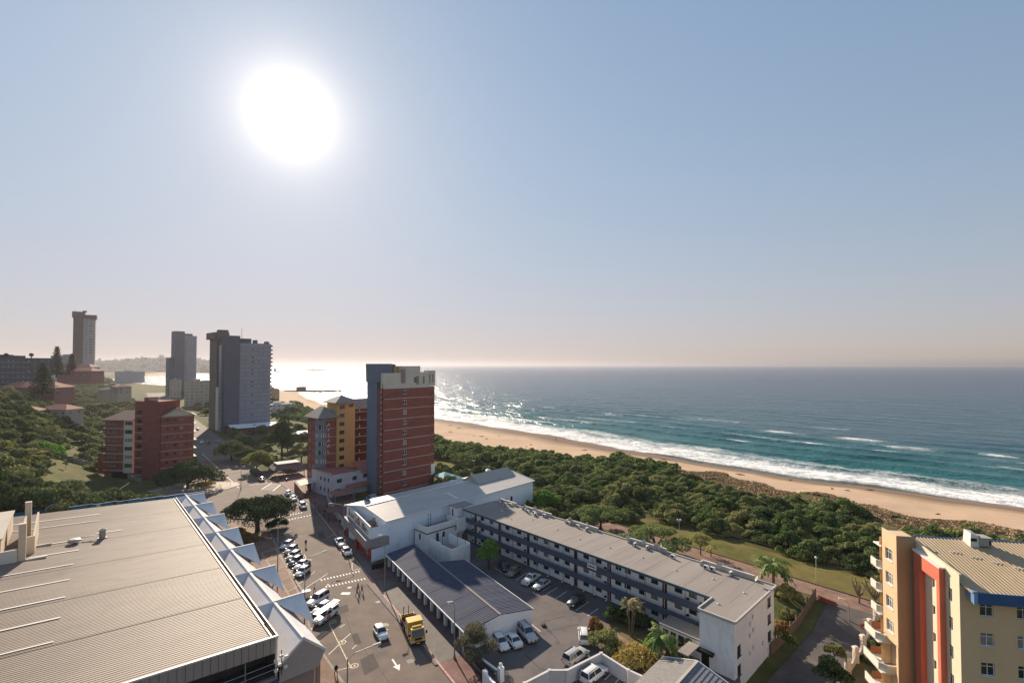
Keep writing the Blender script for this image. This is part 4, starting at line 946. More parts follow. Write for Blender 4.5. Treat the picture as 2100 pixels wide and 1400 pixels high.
# ---- brick tower with cream crown
BT = R(46.9)
STR = M('cream_string_course', (.62,.55,.48), (.52,.46,.41), scale=1.2, rough=.8)
CRM = M('cream_crown', (.56,.51,.43), (.62,.565,.48), scale=.25, rough=.85, wear=((.46,.42,.36), .5, .56, .8))
SLBL = M('slate_blue_wall', (.125,.165,.225), (.15,.19,.25), scale=.2, rough=.8, wear=((.105,.135,.18), .4, .55, .8))
tow = thing('brick_tower', 'tall red brick tower with cream crown and blue-grey end slab', 'tower block', (-47.3, 158.95, 0), BT)
fz = [0.4+3.546*k for k in range(11)]
p = MB(); X0, X1 = 5.0, 24.0
ops = [(8.1, 9.75, z+1.45, z+2.95) for z in fz[:10]]
p.facade((X0, 0), (X1, 0), -1, 35.9, ops, .2); p.facade((X0, 3.0), (X0, 0), -1, 35.9)
for k in range(4):
    a = X1+k*1.15; p.facade((a, .55*k+.0 if k else 0), (a, .55*(k+1)), -1, 35.9) if False else None
    p.facade((a, .55*(k+1)), (a+1.15, .55*(k+1)), -1, 35.9-.0); p.facade((a, .55*k), (a, .55*(k+1)), -1, 35.9)
p.facade((28.6, 2.2), (28.6, 9.3), -1, 35.9); p.facade((28.6, 9.3), (5, 9.3), -1, 35.9)
p.build('wall', BRICK, tow)
for i, z in enumerate(fz[:10]):
    w_ = window(tow, (X0, 0), (X1, 0), 8.1, 9.75, z+1.45, z+2.95, .2, WFRAME, CURT if i % 3 == 1 else GLASS, 2, 2, M('window_sill', (.6,.58,.55)), .08)
for z in fz:
    q = MB(); q.box(X0+.6, X1-.05, -.09, -.002, z-.09, z+.09); q.build('string_course', STR, tow)
    for k in range(4):
        q = MB(); a = X1+k*1.15; q.box(a+.06, a+1.1, .55*(k+1)-.09, .55*(k+1)-.002, z-.75*(k+1)*0-.09-.55*(k % 2), z+.09-.55*(k % 2)); q.build('string_course', STR, tow)
p = MB(); p.box(4.6, 9.0, 3.0, 9.5, -1, 38.0); p.box(4.2, 9.5, 1.2, 9.8, 38.0, 44.4); p.build('end_slab', SLBL, tow)
p = MB(); p.facade((4.88, -.12), (X1+.2, -.12), 35.9, 41.2, [(12.7, 14.1, 37.6, 39.6)]); p.facade((X1+.2, -.12), (X1+.2, .5), 35.9, 41.2)
p.facade((X1+.2, .45), (28.9, 2.1), 36.2, 41.9, []); p.facade((28.9, 2.1), (28.9, 9.4), 36.2, 41.9); p.facade((4.88, 1.2), (4.88, -.12), 35.9, 41.2); p.facade((28.9, 9.4), (4.88, 9.4), 35.9, 41.2)
p.poly([(4.9, -.1, 40.6), (X1, -.1, 40.6), (28.8, 2.1, 40.6), (28.8, 9.3, 40.6), (4.9, 9.3, 40.6)])
p.box(12.5, 20.6, .2, 8, 40.6, 43.6)
p.build('crown', CRM, tow)
window(tow, (4.88, -.12), (X1+.2, -.12), 12.7, 14.1, 37.6, 39.6, .18, WFRAME, GLASS, 3, 3)
LOUV = M('louvre_brown', (.33,.26,.21), (.28,.22,.18), scale=3, stretch=(1, 1, 6))
for x0, x1, z0, z1, y in ((12.1, 13.9, 37.6, 42.6, -.2), (18.5, 19.7, 37.0, 40.0, -.2), (21.5, 22.2, 37.2, 40.0, -.2), (25.0, 25.5, 37.4, 40.4, .62), (26.9, 27.4, 37.6, 40.8, 1.3)):
    q = MB()
    for k in range(int((z1-z0)/.25)): q.box(x0, x1, y-.04, y+.1, z0+k*.25, z0+k*.25+.2)
    q.build('louvre_panel', LOUV, tow)
for k in range(4):
    q = MB(); x = 15.2+k*1.2; q.box(x, x+.55, .14, .24, 42.2, 43.3); q.build('crown_slot', M('slot_light', (.62,.63,.66)), tow)
q = MB(); q.box(9.5, 12.6, 4, 9, 40.6, 44.2); q.build('lift_room', M('dark_slate', (.09,.10,.125)), tow)
q = MB(); q.box(10.6, 12.4, 2, 3.9, 40.6, 43.4); q.build('orange_screen', M('ochre_wall', (.50,.33,.14)), tow)
for k in range(20):
    z = .8+k*1.78; q = MB(); q.hexa([(4.5, .25, z), (4.96, .1, z), (4.96, .7, z), (4.5, .7, z)], [(4.5, .25, z+.35), (4.96, .1, z+.35+.3*(k % 3 == 0)), (4.96, .7, z+.35), (4.5, .7, z+.35)]); q.build('pipe_bracket', STR if k % 2 else GREYM, tow)
q = MB(); q.tube([(4.85, -.1, 0), (4.85, -.1, 37.5)], .12, 6); q.build('downpipe', BLACKM, tow)
q = MB(); q.box(26.2, 28.4, 1.6, 2.4, 3.0, 7.0); q.build('white_panel', WFRAME, tow)

# ---- the flats with the vertical name
af = thing('named_flats', 'brick and ochre flats with AFSAAL down the corner and tiled hip roofs', 'apartment block', (-67.0, 167.0, 0), BT)
OCHRE = M('ochre_wall', (.50,.33,.14))
BAY = M('bay_slate_blue', (.155,.185,.235), (.18,.21,.26), scale=.4, rough=.8)
p = MB(); p.facade((2.2, 0), (6.0, 0), 0, 25.4); p.facade((6.0, 9.5), (0.0, 9.5), 0, 25.4); p.build('brick_wall_parts', BRICK, af) if False else None
p.facade((0, 9.2), (0, 2.6), 3.2, 25.4, [(4.0+0*k, 5.6, 3.6+2.98*k+.9, 3.6+2.98*k+2.2) for k in range(7)] + [(1.0, 2.2, 3.6+2.98*k+.9, 3.6+2.98*k+2.2) for k in range(7)], .15)
p.facade((14, 9.2), (0, 9.2), 0, 25.4); p.facade((6.0, 0), (6, 9), 0, 25.4)
p.build('brick_wall', BRICK, af)
for k in range(7):
    for u0, u1 in ((4.0, 5.6), (1.0, 2.2)): window(af, (0, 9.2), (0, 2.6), u0, u1, 3.6+2.98*k+.9, 3.6+2.98*k+2.2, .15, WFRAME, CURT if rnd.random() < .5 else GLASS)
for k in range(8):                     # glazed corner bay: a blue apron and a ribbon window on every floor
    z = 2.2+2.98*k
    q = MB(); q.prism([(-.35, 2.6), (-.35, .6), (.5, -.5), (2.2, -.5), (2.2, .2), (.1, 2.6)], z, z+1.5); q.build('bay_apron', BAY, af)
    q = MB(); q.prism([(-.2, 2.5), (-.2, .65), (.55, -.35), (2.1, -.35), (2.1, .2), (.1, 2.5)], z+1.5, z+2.98); q.build('bay_window', CURT if k in (2, 5) else GLASS, af)
    for a in ((-.28, 2.5), (-.28, 1.5), (-.28, .6), (.52, -.43), (1.3, -.43), (2.12, -.43)):
        q = MB(); q.box(a[0]-.06, a[0]+.06, a[1]-.06, a[1]+.06, z+1.5, z+2.98); q.build('bay_mullion', WFRAME, af)
    q = MB(); q.box(2.3, 5.9, -.08, -.002, z+1.4, z+1.55); q.build('string_course', STR, af)
for k, ch in enumerate('AFSAAL'):
    me = text_mesh(ch, 1.75, .05, WFRAME); o = put('letter', me, af, (3.2, -.14, 22.3-k*1.85)); o.rotation_euler = (R(90), 0, 0); o['label'] = 'white capital letter ' + ch + ' on the brick wall'
q = MB(); q.box(-.3, 6, -.3, 9, 1.9, 2.2); q.build('soffit', BAY, af)
for x, y in ((0, 0), (2.2, -.3), (5.6, .2), (0, 4.5), (0, 8.8)):
    q = MB(); q.box(x, x+.35, y, y+.35, 0, 1.95); q.build('column', BAY, af)
def hip(parent, x0, x1, y0, y1, ze, zp, mat, ov=.7, ridge=None):
    x0 -= ov; x1 += ov; y0 -= ov; y1 += ov; q = MB(); cx, cy = (x0+x1)/2, (y0+y1)/2
    A, B, C, D = (x0,y0,ze), (x1,y0,ze), (x1,y1,ze), (x0,y1,ze)
    if (x1-x0) >= (y1-y0): d_ = (x1-x0-(y1-y0))/2; P, Q = (cx-d_, cy, zp), (cx+d_, cy, zp)
    else: d_ = (y1-y0-(x1-x0))/2; P, Q = (cx, cy-d_, zp), (cx, cy+d_, zp)
    if (x1-x0) >= (y1-y0): q.poly([A, B, Q, P]); q.tri(B, C, Q); q.poly([C, D, P, Q]); q.tri(D, A, P)
    else: q.tri(A, B, P); q.poly([B, C, Q, P]); q.tri(C, D, Q); q.poly([D, A, P, Q])
    q.poly([D, C, B, A])
    q.box(x0, x1, y0-.02, y0+.02, ze-.2, ze+.02); q.box(x0-.02, x0+.02, y0, y1, ze-.2, ze+.02)
    return q.build('roof', mat, parent)
hip(af, -.2, 6.5, -.2, 9.4, 25.5, 29.2, TILE, 1.0)
p = MB(); ops = [(1.0, 2.9, 3.4+3.0*k+.7, 3.4+3.0*k+2.1) for k in range(9)] + [(4.6, 6.4, 28.6, 29.7)]
p.facade((6.0, -.6), (13.0, -.6), 0, 30.4, ops, .2); p.facade((6, 7), (6, -.6), 0, 30.4); p.facade((13, -.6), (13, 7), 0, 30.4); p.build('ochre_wall', OCHRE, af)
for o in ops: window(af, (6.0, -.6), (13.0, -.6), *o, .2, DFRAME, GLASS, 2, 2)
hip(af, 5.8, 13.2, -.8, 7.2, 30.5, 33.0, TILE, 1.0)
GALW = M('gallery_dark_brick', (.075,.035,.035), (.10,.05,.045), scale=1)
p = MB(); p.facade((13.0, 2.6), (24, 2.6), 0, 28); p.build('gallery_wall', GALW, af)
for k in range(8):
    z = 5.2+3.05*k
    q = MB(); q.box(13.0, 24, 1.2, 2.6, z-.2, z); q.build('gallery_floor', GALW, af)
    q = MB(); q.box(13.0, 24, 1.1, 1.25, z-.2, z-.02); q.build('gallery_edge', STR, af)
    q = MB(); q.box(13.02, 24, 1.26, 1.34, z, z+1.0); q.build('gallery_rail', GALW, af)
    q = MB(); q.box(15.6, 16.0, 1.0, 1.25, z, z+1.25); q.build('gallery_post', M('ochre_wall', (.5,.33,.14)), af)
p = MB(); plate(p, [(12.8, .4, 27.6), (24.4, .4, 27.6), (24.4, 5.6, 31.0), (12.8, 5.6, 31.0)]); p.build('gallery_roof', TILE, af)

# ---- lilac two-storey block with terracotta lean-to roofs
lq = thing('lilac_block', 'lilac-grey two-storey block with terracotta lean-to roof beside the brick tower', 'building', (-59.6, 159.0, 0), BT)
LIL = M('lilac_plaster', (.46,.44,.47), (.52,.50,.53), scale=.3, rough=.85, wear=((.38,.36,.38), .5, .56, .8))
le = Vector((-.8, 13.2)); la = [(1.6, 2.6, 1.6, 2.9), (1.6, 2.6, 4.9, 6.2), (4.0, 5.0, 1.6, 2.9), (4.0, 5.0, 4.9, 6.2), (6.6, 7.6, 1.6, 2.9), (6.6, 7.6, 4.9, 6.2)]
lb = [(1.2, 3.2, 1.0, 2.6), (1.8, 3.6, 4.6, 5.9), (7.4, 9.0, 4.6, 5.9), (11.4, 13.6, 4.8, 6.2), (14.8, 17.0, 4.8, 6.2), (11.6, 12.8, 2.0, 3.2), (15, 16.4, 2.0, 3.2)]
p = MB(); p.facade(le, (0, 0), 0, 8.1, [(13.2-o[1], 13.2-o[0], o[2], o[3]) for o in la]); p.facade((0, 0), (10.5, 0), 0, 7.6, lb[:3]); p.facade((10.5, 0), (19, 0), 0, 6.6, [(o[0]-10.5, o[1]-10.5, o[2], o[3]) for o in lb[3:]]); p.build('wall', LIL, lq)
for o in la: window(lq, le, (0, 0), 13.2-o[1], 13.2-o[0], o[2], o[3], .18, DFRAME)
for o in lb: window(lq, (0, 0), (19, 0), *o, .18, DFRAME, GLASS, 3)
p = MB(); plate(p, [(-.2, -.1, 7.6), (10.5, -.1, 7.6), (10.5, 12, 7.3), (-1.0, 13.4, 8.1)]); p.build('roof', TERRA, lq)
p = MB(); plate(p, [(10.3, -.5, 6.7), (19.2, -.5, 6.7), (19.2, 6.5, 9.3), (10.3, 6.5, 9.3)]); p.build('lean_to_roof', TERRA, lq)
p = MB(); plate(p, [(5.0, -2.2, 2.7), (19, -2.2, 2.7), (19, -.05, 3.5), (5.0, -.05, 3.5)]); p.build('awning', TERRA, lq)
cp = thing('carport', 'carport with flat terracotta roof in the yard between lilac block and shop', 'carport', (-58.2, 154.6, 0), BT)
p = MB(); plate(p, [(-.2, -2.6, 2.5), (7.0, -2.6, 2.5), (7.0, 2.4, 2.7), (-.2, 2.4, 2.7)]); p.build('roof', TERRA, cp)
for x in (.2, 6.6):
    for y in (-2.3, 2.1): q = MB(); q.box(x, x+.18, y, y+.18, 0, 2.55); q.build('post', GREYM, cp)
hw = thing('yard_fence', 'pale steel palisade fence with white uprights along the yard beside the shop', 'fence', (-59.0, 153.4, 0), math.atan2(124.9-153.4, -42.5+59.0))
for k in range(36):
    q = MB(); x = .3+k*.9; q.box(x, x+.5, -.04, .04, .1, 2.3); q.build('pale', M('fence_pale', (.46,.48,.50)), hw)
q = MB(); q.box(0, 32.6, .05, .1, .6, .7); q.box(0, 32.6, .05, .1, 1.7, 1.8); q.build('rail', GREYM, hw)

# ---- far towers and blocks
def slab_tower(root, x0, x1, y0, y1, z0, z1, mat, nfl, cols=(), line=None, name='wall', face=True):
    """a tower slab: floor lines and small windows on its camera side (y0) as real openings"""
    h = (z1-z0)/nfl
    ops = [(c-w/2-x0, c+w/2-x0, z0+k*h+.9, z0+k*h+2.0) for k in range(nfl-1) for (c, w) in cols]
    p = MB(); p.facade((x0, y0), (x1, y0), z0-8, z1, ops, .2); p.facade((x1, y0), (x1, y1), z0-8, z1); p.facade((x1, y1), (x0, y1), z0-8, z1); p.facade((x0, y1), (x0, y0), z0-8, z1); p.quad((x0,y0,z1),(x1,y0,z1),(x1,y1,z1),(x0,y1,z1)); p.build(name, mat, root)
    for i, o in enumerate(ops): window(root, (x0, y0), (x1, y0), *o, .2, WFRAME, CURT if rnd.random() < .35 else GLASS, 2)
    if line:
        for k in range(1, nfl):
            q = MB(); q.box(x0, x1+.05, y0-.10, y0-.003, z0+k*h-.14, z0+k*h+.06); q.build('floor_line', line, root)
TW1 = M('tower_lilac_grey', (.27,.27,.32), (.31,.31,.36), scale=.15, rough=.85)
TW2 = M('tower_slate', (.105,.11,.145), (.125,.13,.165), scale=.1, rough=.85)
TWL = M('tower_line', (.12,.12,.15)); TWB = M('tower_umber', (.16,.13,.115), (.19,.155,.135), scale=.2)
tw1 = thing('twin_slab_tower', 'tall grey slab tower with floor lines, dark slab and umber cap beside the street', 'tower block', (-189.0, 314.6, 0), BT)
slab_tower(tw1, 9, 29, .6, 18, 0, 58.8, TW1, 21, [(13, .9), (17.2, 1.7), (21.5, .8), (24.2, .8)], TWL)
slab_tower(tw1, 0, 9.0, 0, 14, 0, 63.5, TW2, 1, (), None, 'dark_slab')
for k in range(20):
    q = MB(); q.box(29, 30.3, 1, 9, 2.8*k+3.4, 2.8*k+4.6); q.build('balcony', TWB, tw1)
slab_tower(tw1, -1, 5.5, 13.5, 30, 0, 64, TWB, 1, (), None, 'umber_slab')
q = MB(); q.box(-3, 6, 12, 31, 61.5, 66); q.build('cap', TWB, tw1)
q = MB(); q.box(-1.5, 4, 7, 13, 60.5, 67.5); q.build('lift_room', TWB, tw1)
q = MB(); q.box(-1.2, 1.2, 3, 8, 0, 57); q.build('stair_glazing', M('stair_glass', (.14,.18,.22), rough=.3), tw1)
for k in range(20):
    q = MB(); q.box(-1.3, 1.3, 2.95, 3.1, 2.8*k+1, 2.8*k+1.25); q.build('glazing_bar', GREYM, tw1)
q = MB(); q.box(-1.25, 0.2, 8.2, 14, 0, 29); q.build('cream_panel', M('cream_crown', (.56,.51,.43)), tw1)
for x0, x1, z1 in ((11, 17, 62), (19, 21, 61.2), (26.5, 28.6, 60.4)):
    q = MB(); q.box(x0, x1, 3, 7, 58.8, z1); q.build('roof_room', TW2, tw1)
q = MB(); q.tube([(11.2, 4, 60), (11.2, 4, 69)], .12, 5); q.build('aerial', BLACKM, tw1)
t2 = thing('far_slab_tower', 'hazy grey tower with stepped top and windowed strip farther down the street', 'tower block', (-477.5, 676.0, 0), BT)
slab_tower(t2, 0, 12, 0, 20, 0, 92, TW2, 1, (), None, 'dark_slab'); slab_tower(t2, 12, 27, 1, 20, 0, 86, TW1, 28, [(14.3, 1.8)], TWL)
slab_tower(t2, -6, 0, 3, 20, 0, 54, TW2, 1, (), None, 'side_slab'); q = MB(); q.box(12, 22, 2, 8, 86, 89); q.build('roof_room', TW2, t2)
t3 = thing('hilltop_tower', 'lone tall tower with overhanging cap on the wooded hilltop', 'tower block', (-471.0, 512.0, 38), R(38))
slab_tower(t3, 0, 8, 0, 12, -6, 59, TWB, 1, (), None, 'dark_slab'); slab_tower(t3, 8, 18, .5, 12, -6, 59, M('tower_pale', (.36,.34,.33), (.4,.38,.36), scale=.2), 22, [(11, 1.2), (14.4, 2.2)], None)
q = MB(); q.box(-1.0, 9, -.8, 12.8, 57, 63.4); q.box(9, 19, -.8, 12.8, 56.6, 60.4); q.box(7, 10.5, 3, 8, 63.4, 65); q.build('cap', TWB, t3)
q = MB(); q.tube([(1, 3, 63), (1, 3, 66)], .15, 5); q.build('aerial', BLACKM, t3)
def block(name, label, px, py, w, h, d, ang, wall, nfl, ncol, z=None, roofm=None, pitched=False, win=None):
    """a mid-distance building: walls with real window openings on two sides, roof; px, py is its near lower corner in the photograph"""
    g = Vector(((px-1050)/F_PX*py[1], py[1], py[0])) if isinstance(py, tuple) else Vector((*G(px, py, z), z))
    r = thing(name, label, 'building', g, ang); hh = h/nfl
    ops = [(w*(i+.5)/ncol-.75, w*(i+.5)/ncol+.75, k*hh+.95, k*hh+2.15) for k in range(nfl) for i in range(ncol)]
    n2 = max(1, int(d/3.6)); o2 = [(d*(i+.5)/n2-.6, d*(i+.5)/n2+.6, k*hh+.95, k*hh+2.15) for k in range(nfl) for i in range(n2)]
    p = MB(); p.facade((0, 0), (w, 0), -6, h, [(a, b, c, e) for a, b, c, e in ops], .2); p.facade((0, d), (0, 0), -6, h, o2, .2); p.facade((w, 0), (w, d), -6, h, o2, .2); p.facade((w, d), (0, d), -6, h)
    if not pitched: p.quad((0,0,h-.4),(w,0,h-.4),(w,d,h-.4),(0,d,h-.4))
    p.build('wall', wall, r)
    for o in ops: window(r, (0, 0), (w, 0), *o, .2, WFRAME, GLASS if rnd.random() < .6 else CURT, 2)
    for o in o2: window(r, (0, d), (0, 0), *o, .2, WFRAME, GLASS, 2); window(r, (w, 0), (w, d), *o, .2, WFRAME, GLASS, 2)
    if pitched: hip(r, 0, w, 0, d, h, h+min(w, d)*.26, roofm or TERRA, .6)
    else:
        q = MB(); q.box(w*.3, w*.55, d*.3, d*.7, h-.4, h+1.8); q.build('roof_room', wall, r)
    return r
BEI = M('beige_wall', (.40,.34,.27), (.44,.38,.31), scale=.2, rough=.85); OFFW = M('off_white_wall', (.56,.54,.51), (.62,.60,.57), scale=.3, rough=.85); DKB = M('dark_blue_grey_wall', (.075,.08,.10), (.095,.10,.12), scale=.3)
block('beige_block', 'beige block of flats across the street behind the slab tower', 378, 834, 26, 27, 14, R(35), BEI, 8, 6, 0)
block('small_beige_block', 'low beige block at the foot of the far tower', 347, 816, 12, 24, 12, R(30), BEI, 7, 3, 0)
block('orange_lit_block', 'narrow orange-lit block just past the slab tower on the beach side', 554, 828, 10, 17, 12, BT, M('orange_lit_wall', (.36,.25,.17)), 5, 2, 0)  # warm sunlight is put into this wall colour
block('white_beach_flats', 'low white flats among trees on the beach side of the slab tower', 548, 852, 24, 9.5, 10, BT, OFFW, 3, 6, 0)
db = block('dark_blue_flats', 'dark blue-grey flats with white window rows on the hillside', -30, (27, 345), 36, 22, 14, R(-4), DKB, 6, 9, 27)
for k in range(6):
    q = MB(); q.box(0, 36, -.12, -.005, 3.66*k+.4, 3.66*k+.6); q.build('floor_line', M('pale_line', (.4,.42,.45)), db)
q = MB(); q.box(-4, 10, -.5, 10, 18, 24.5); q.build('stair_block', DKB, db)
for k in range(7): q = MB(); q.box(-4, 7, -.62, -.5, 3.2*k+1.4, 3.2*k+2.5); q.build('teal_band', M('teal_band', (.10,.32,.36)), db)
for x, y in ((11.5, 4), (30, 5)):
    q = MB(); q.lathe([(0, 21.6), (.3, 21.6), (.3, 23.2), (1.2, 23.4), (1.3, 25), (.9, 25.5), (0, 25.6)], 10, c=(x, y)); q.build('water_tank', BLACKM, db)
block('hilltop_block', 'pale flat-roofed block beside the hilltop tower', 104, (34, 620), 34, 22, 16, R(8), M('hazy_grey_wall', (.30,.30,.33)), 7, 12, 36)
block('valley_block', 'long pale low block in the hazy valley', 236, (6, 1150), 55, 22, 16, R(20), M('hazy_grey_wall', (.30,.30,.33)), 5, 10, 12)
for i, (lab, px, py, w, d, h, ang, z) in enumerate((
        ('house with wide brick-red roof below the dark blue flats', -4, (24, 318), 40, 14, 5, R(-3), 25), ('red-roofed house peeping out of the trees on the hillside', -8, (15.5, 250), 17, 10, 4.2, R(6), 19.5),
        ('bungalow with flat terracotta roof among hillside trees', 82, (16.2, 262), 16, 10, 3.4, R(-4), 20), ('small two-storey house with brown pitched roof in the woods', 231, (20, 395), 9, 10, 6, R(-30), 16),
        ('pink-roofed house below the hilltop tower', 118, (33, 430), 34, 12, 5.5, R(-6), 33), ('house with long terracotta roof near the hilltop pines', 78, (36, 480), 50, 12, 6, R(4), 36),
        ('grey flat-roofed wing beside the small house in the woods', 203, (20, 392), 18, 7, 3.6, R(-8), 17.5))):
    block('hillside_house', lab, px, py, w, h, d, ang, OFFW if i in (1, 5) else (M('brick_pink', (.34,.17,.14)) if i in (0, 4) else BEI), 2 if h > 5 else 1, max(2, int(w/4)), z, TERRA if i not in (6,) else TILE, True)
# low white roofs at the foot of the slab tower
lr = thing('white_roofed_hall', 'low brick hall with broad white roof at the foot of the slab tower', 'building', (*G(478, 893), 0), R(40))
p = MB(); p.facade((0, 0), (26, 0), 0, 4.2, [(3+5*k, 5.4+5*k, 1, 2.6) for k in range(4)]); p.facade((0, 22), (0, 0), 0, 4.2); p.facade((26, 0), (26, 22), 0, 4.2); p.build('wall', M('hall_brick', (.18,.075,.065)), lr)
for k in range(4): window(lr, (0, 0), (26, 0), 3+5*k, 5.4+5*k, 1, 2.6, .18, WFRAME, GLASS, 3)
p = MB(); plate(p, [(-1, -1, 4.3), (27, -1, 4.3), (27, 11, 5.6), (-1, 11, 5.6)]); plate(p, [(-1, 23, 4.3), (27, 23, 4.3), (27, 11, 5.6), (-1, 11, 5.6)]); p.build('roof', M('bright_white_roof', (.72,.72,.71)), lr)
lr2 = thing('white_roofed_kiosk', 'low red-walled kiosk with white roof behind the dark pine tree', 'building', (*G(600, 903), 0), R(40))
p = MB(); p.facade((0, 0), (14, 0), 0, 3.4); p.facade((0, 9), (0, 0), 0, 3.4); p.facade((14, 0), (14, 9), 0, 3.4); p.build('wall', M('hall_brick', (.18,.075,.065)), lr2)
p = MB(); plate(p, [(-.6, -.6, 3.5), (14.6, -.6, 3.5), (14.6, 9.6, 3.9), (-.6, 9.6, 3.9)]); p.build('roof', M('bright_white_roof', (.72,.72,.71)), lr2)

# ---- brick flats at the foot of the hill (left)
lbk = thing('hillside_brick_flats', 'seven-storey red brick flats with cream bay and tiled roofs at the hill foot', 'apartment block', (-134.2, 183.4, 0), R(42))
p = MB(); FHt = 24.2
rops = [(1.6, 2.4), (4.0, 4.9), (6.0, 6.9), (8.0, 8.5)]
ops = [(a, b, z+1.35, z+2.25) for z in [1.4+3.25*k for k in range(7)] for a, b in rops]
p.facade((0, 0), (10.6, 0), -2, FHt, ops, .15); p.facade((10.6, 0), (10.6, 12), -2, FHt); p.facade((10.6, 12), (0, 12), -2, FHt); p.build('wall', BRICK, lbk)
for i, o in enumerate(ops): window(lbk, (0, 0), (10.6, 0), *o, .15, WFRAME if i % 4 == 2 else DFRAME, CURT if i % 5 == 2 else GLASS, 2)
for k in range(8):
    q = MB(); q.box(-.05, 10.7, -.1, -.003, 1.1+3.25*k, 1.25+3.25*k); q.build('string_course', STR, lbk)
    q = MB(); q.box(10.65, 11.6, -.4, 11, 1.4+3.25*k-.2, 1.4+3.25*k); q.build('balcony_slab', STR, lbk)
p = MB(); p.tri((0, -.05, FHt), (10.6, -.05, FHt), (5.3, -.05, FHt+3.0)); p.build('gable', CRM, lbk)
p = MB(); plate(p, [(-.8, -.9, FHt-.2), (5.3, -.9, FHt+3.1), (5.3, 12.6, FHt+3.1), (-.8, 12.6, FHt-.2)]); p.build('roof_slope', M('brown_tiles', (.24,.15,.12), (.3,.19,.15), scale=1.5), lbk)
p = MB(); plate(p, [(11.6, -.9, FHt-.4), (5.3, -.9, FHt+3.1), (5.3, 12.6, FHt+3.1), (11.6, 12.6, FHt-.4)]); p.build('roof_slope', M('brown_tiles_lit', (.36,.28,.20), (.42,.33,.24), scale=1.5), lbk)  # same tiles; sunlight on this slope is put into the paler colour
for a in ((.4, 2.5, 4.0, 7.5), (.3, 1.6, 9.2, 10.2)):
    q = MB(); z = lambda x: FHt-.2+3.3*(x+.8)/6.1+.16; plate(q, [(a[0], a[2], z(a[0])), (a[1], a[2], z(a[1])), (a[1], a[3], z(a[1])), (a[0], a[3], z(a[0]))]); q.build('solar_panel', M('panel_sheen', (.6,.62,.66), rough=.15), lbk)
sb = -R(42)
def LBP(px, Y): return local(lbk, ((px-1050)/F_PX*Y, Y))
s0, s1 = LBP(330, 183.2), LBP(279, 185.0); l0, l1 = LBP(279, 186.2), LBP(219, 187.5); l2 = LBP(259, 186.7)
d_ = (s0-s1).normalized(); nb = Vector((-d_.y, d_.x))
p = MB(); sop = [(1.0, 3.2, 1.3+3.25*k+.9, 1.3+3.25*k+2.4) for k in range(8)]
p.facade(s1, s0, -2, 30.0, sop, .3); p.facade(s1+nb*9, s1, -2, 30.0); p.facade(s0, s0+nb*9, -2, 30); p.facade(s0+nb*9, s1+nb*9, -2, 30); p.poly([(*s1, 29.9), (*s0, 29.9), (*(s0+nb*9), 29.9), (*(s1+nb*9), 29.9)])
p.build('stair_block', BRICK, lbk)
for o in sop: window(lbk, s1, s0, *o, .3, DFRAME, GLASS, 3)
for k in range(8):
    q = MB(); a = s1+d_*.2-nb*.08; c = s1+d_*3.6-nb*.08; q.beam((*a, 1.3+3.25*k+.4), (*c, 1.3+3.25*k+.4), .12, .14); q.build('string_course', STR, lbk)
q = MB(); a = s1+d_*4+nb*3; q.box(a.x-2, a.x+2, a.y-2, a.y+2, 29.9, 31.5); q.build('roof_room', BRICK, lbk)
for t_ in (0.35, .75):
    q = MB(); a = s1+d_*.2; c = s1+d_*4; q.beam((*a, 30.3+t_), (*c, 30.3+t_), .08, .1); a = s1+d_*6; c = s0; q.beam((*a, 30.3+t_), (*c, 30.3+t_), .08, .1); q.build('roof_rail', WFRAME, lbk)
e_ = (l0-l1).normalized(); ne = Vector((-e_.y, e_.x)); LWd = (l0-l2).length; LL = (l2-l1).length
p = MB(); lop = [(1.2, 5.2, 3.4+3.25*k+1.2, 3.4+3.25*k+2.2) for k in range(6)]
p.facade(l1, l2, 2.2, 22.6, lop, .2); p.facade(l1+ne*9, l1, 0, 22.6); p.build('left_wing', BRICK, lbk)
for o in lop: window(lbk, l1, l2, *o, .2, WFRAME, GLASS, 5)
p = MB(); cop = [(.4, LWd-.5, 3.4+3.25*k+.9, 3.4+3.25*k+2.4) for k in range(6)]
l2b = l2-ne*.5; l0b = l0-ne*.5; p.facade(l2b, l0b, 2.2, 22.6, cop, .2); p.facade(l2, l2b, 2.2, 22.6); p.facade(l0b, l0, 2.2, 22.6); p.build('cream_bay', CRM, lbk)
for i, o in enumerate(cop): window(lbk, l2b, l0b, *o, .2, WFRAME if i % 2 else DFRAME, CURT if i in (1, 3) else GLASS, 3)
for k in range(7):
    q = MB(); a = l1-e_*.6-ne*.1; c = l2-ne*.1; q.beam((*a, 3.0+3.25*k), (*c, 3.0+3.25*k), .5, .18); q.build('floor_slab', M('grey_white_slab', (.5,.5,.5)), lbk)
p = MB(); A = l1-e_*1.0-ne*1.0; B = l0-ne*1.0; C = l0+ne*6; D = l1+ne*6
p.quad((*A, 22.6), (*B, 22.6), (*C, 25.8), (*(D+e_*2.5), 25.8)); p.tri((*A, 22.6), (*(D+e_*2.5), 25.8), (*(l1-e_+ne*13), 22.6)); p.build('wing_roof', M('brown_tiles', (.24,.15,.12)), lbk)
p = MB(); A = l1-e_*.5+ne*1; q0 = l1+ne*6; p.facade(l1-e_*6+ne*3, l1-e_*.3+ne*0.4, 2, 9.0); p.build('terrace_wall', BRICK, lbk)
p = MB(); p.facade(l1+e_*3, l0, -1, 2.4); p.build('basement', DARK, lbk)
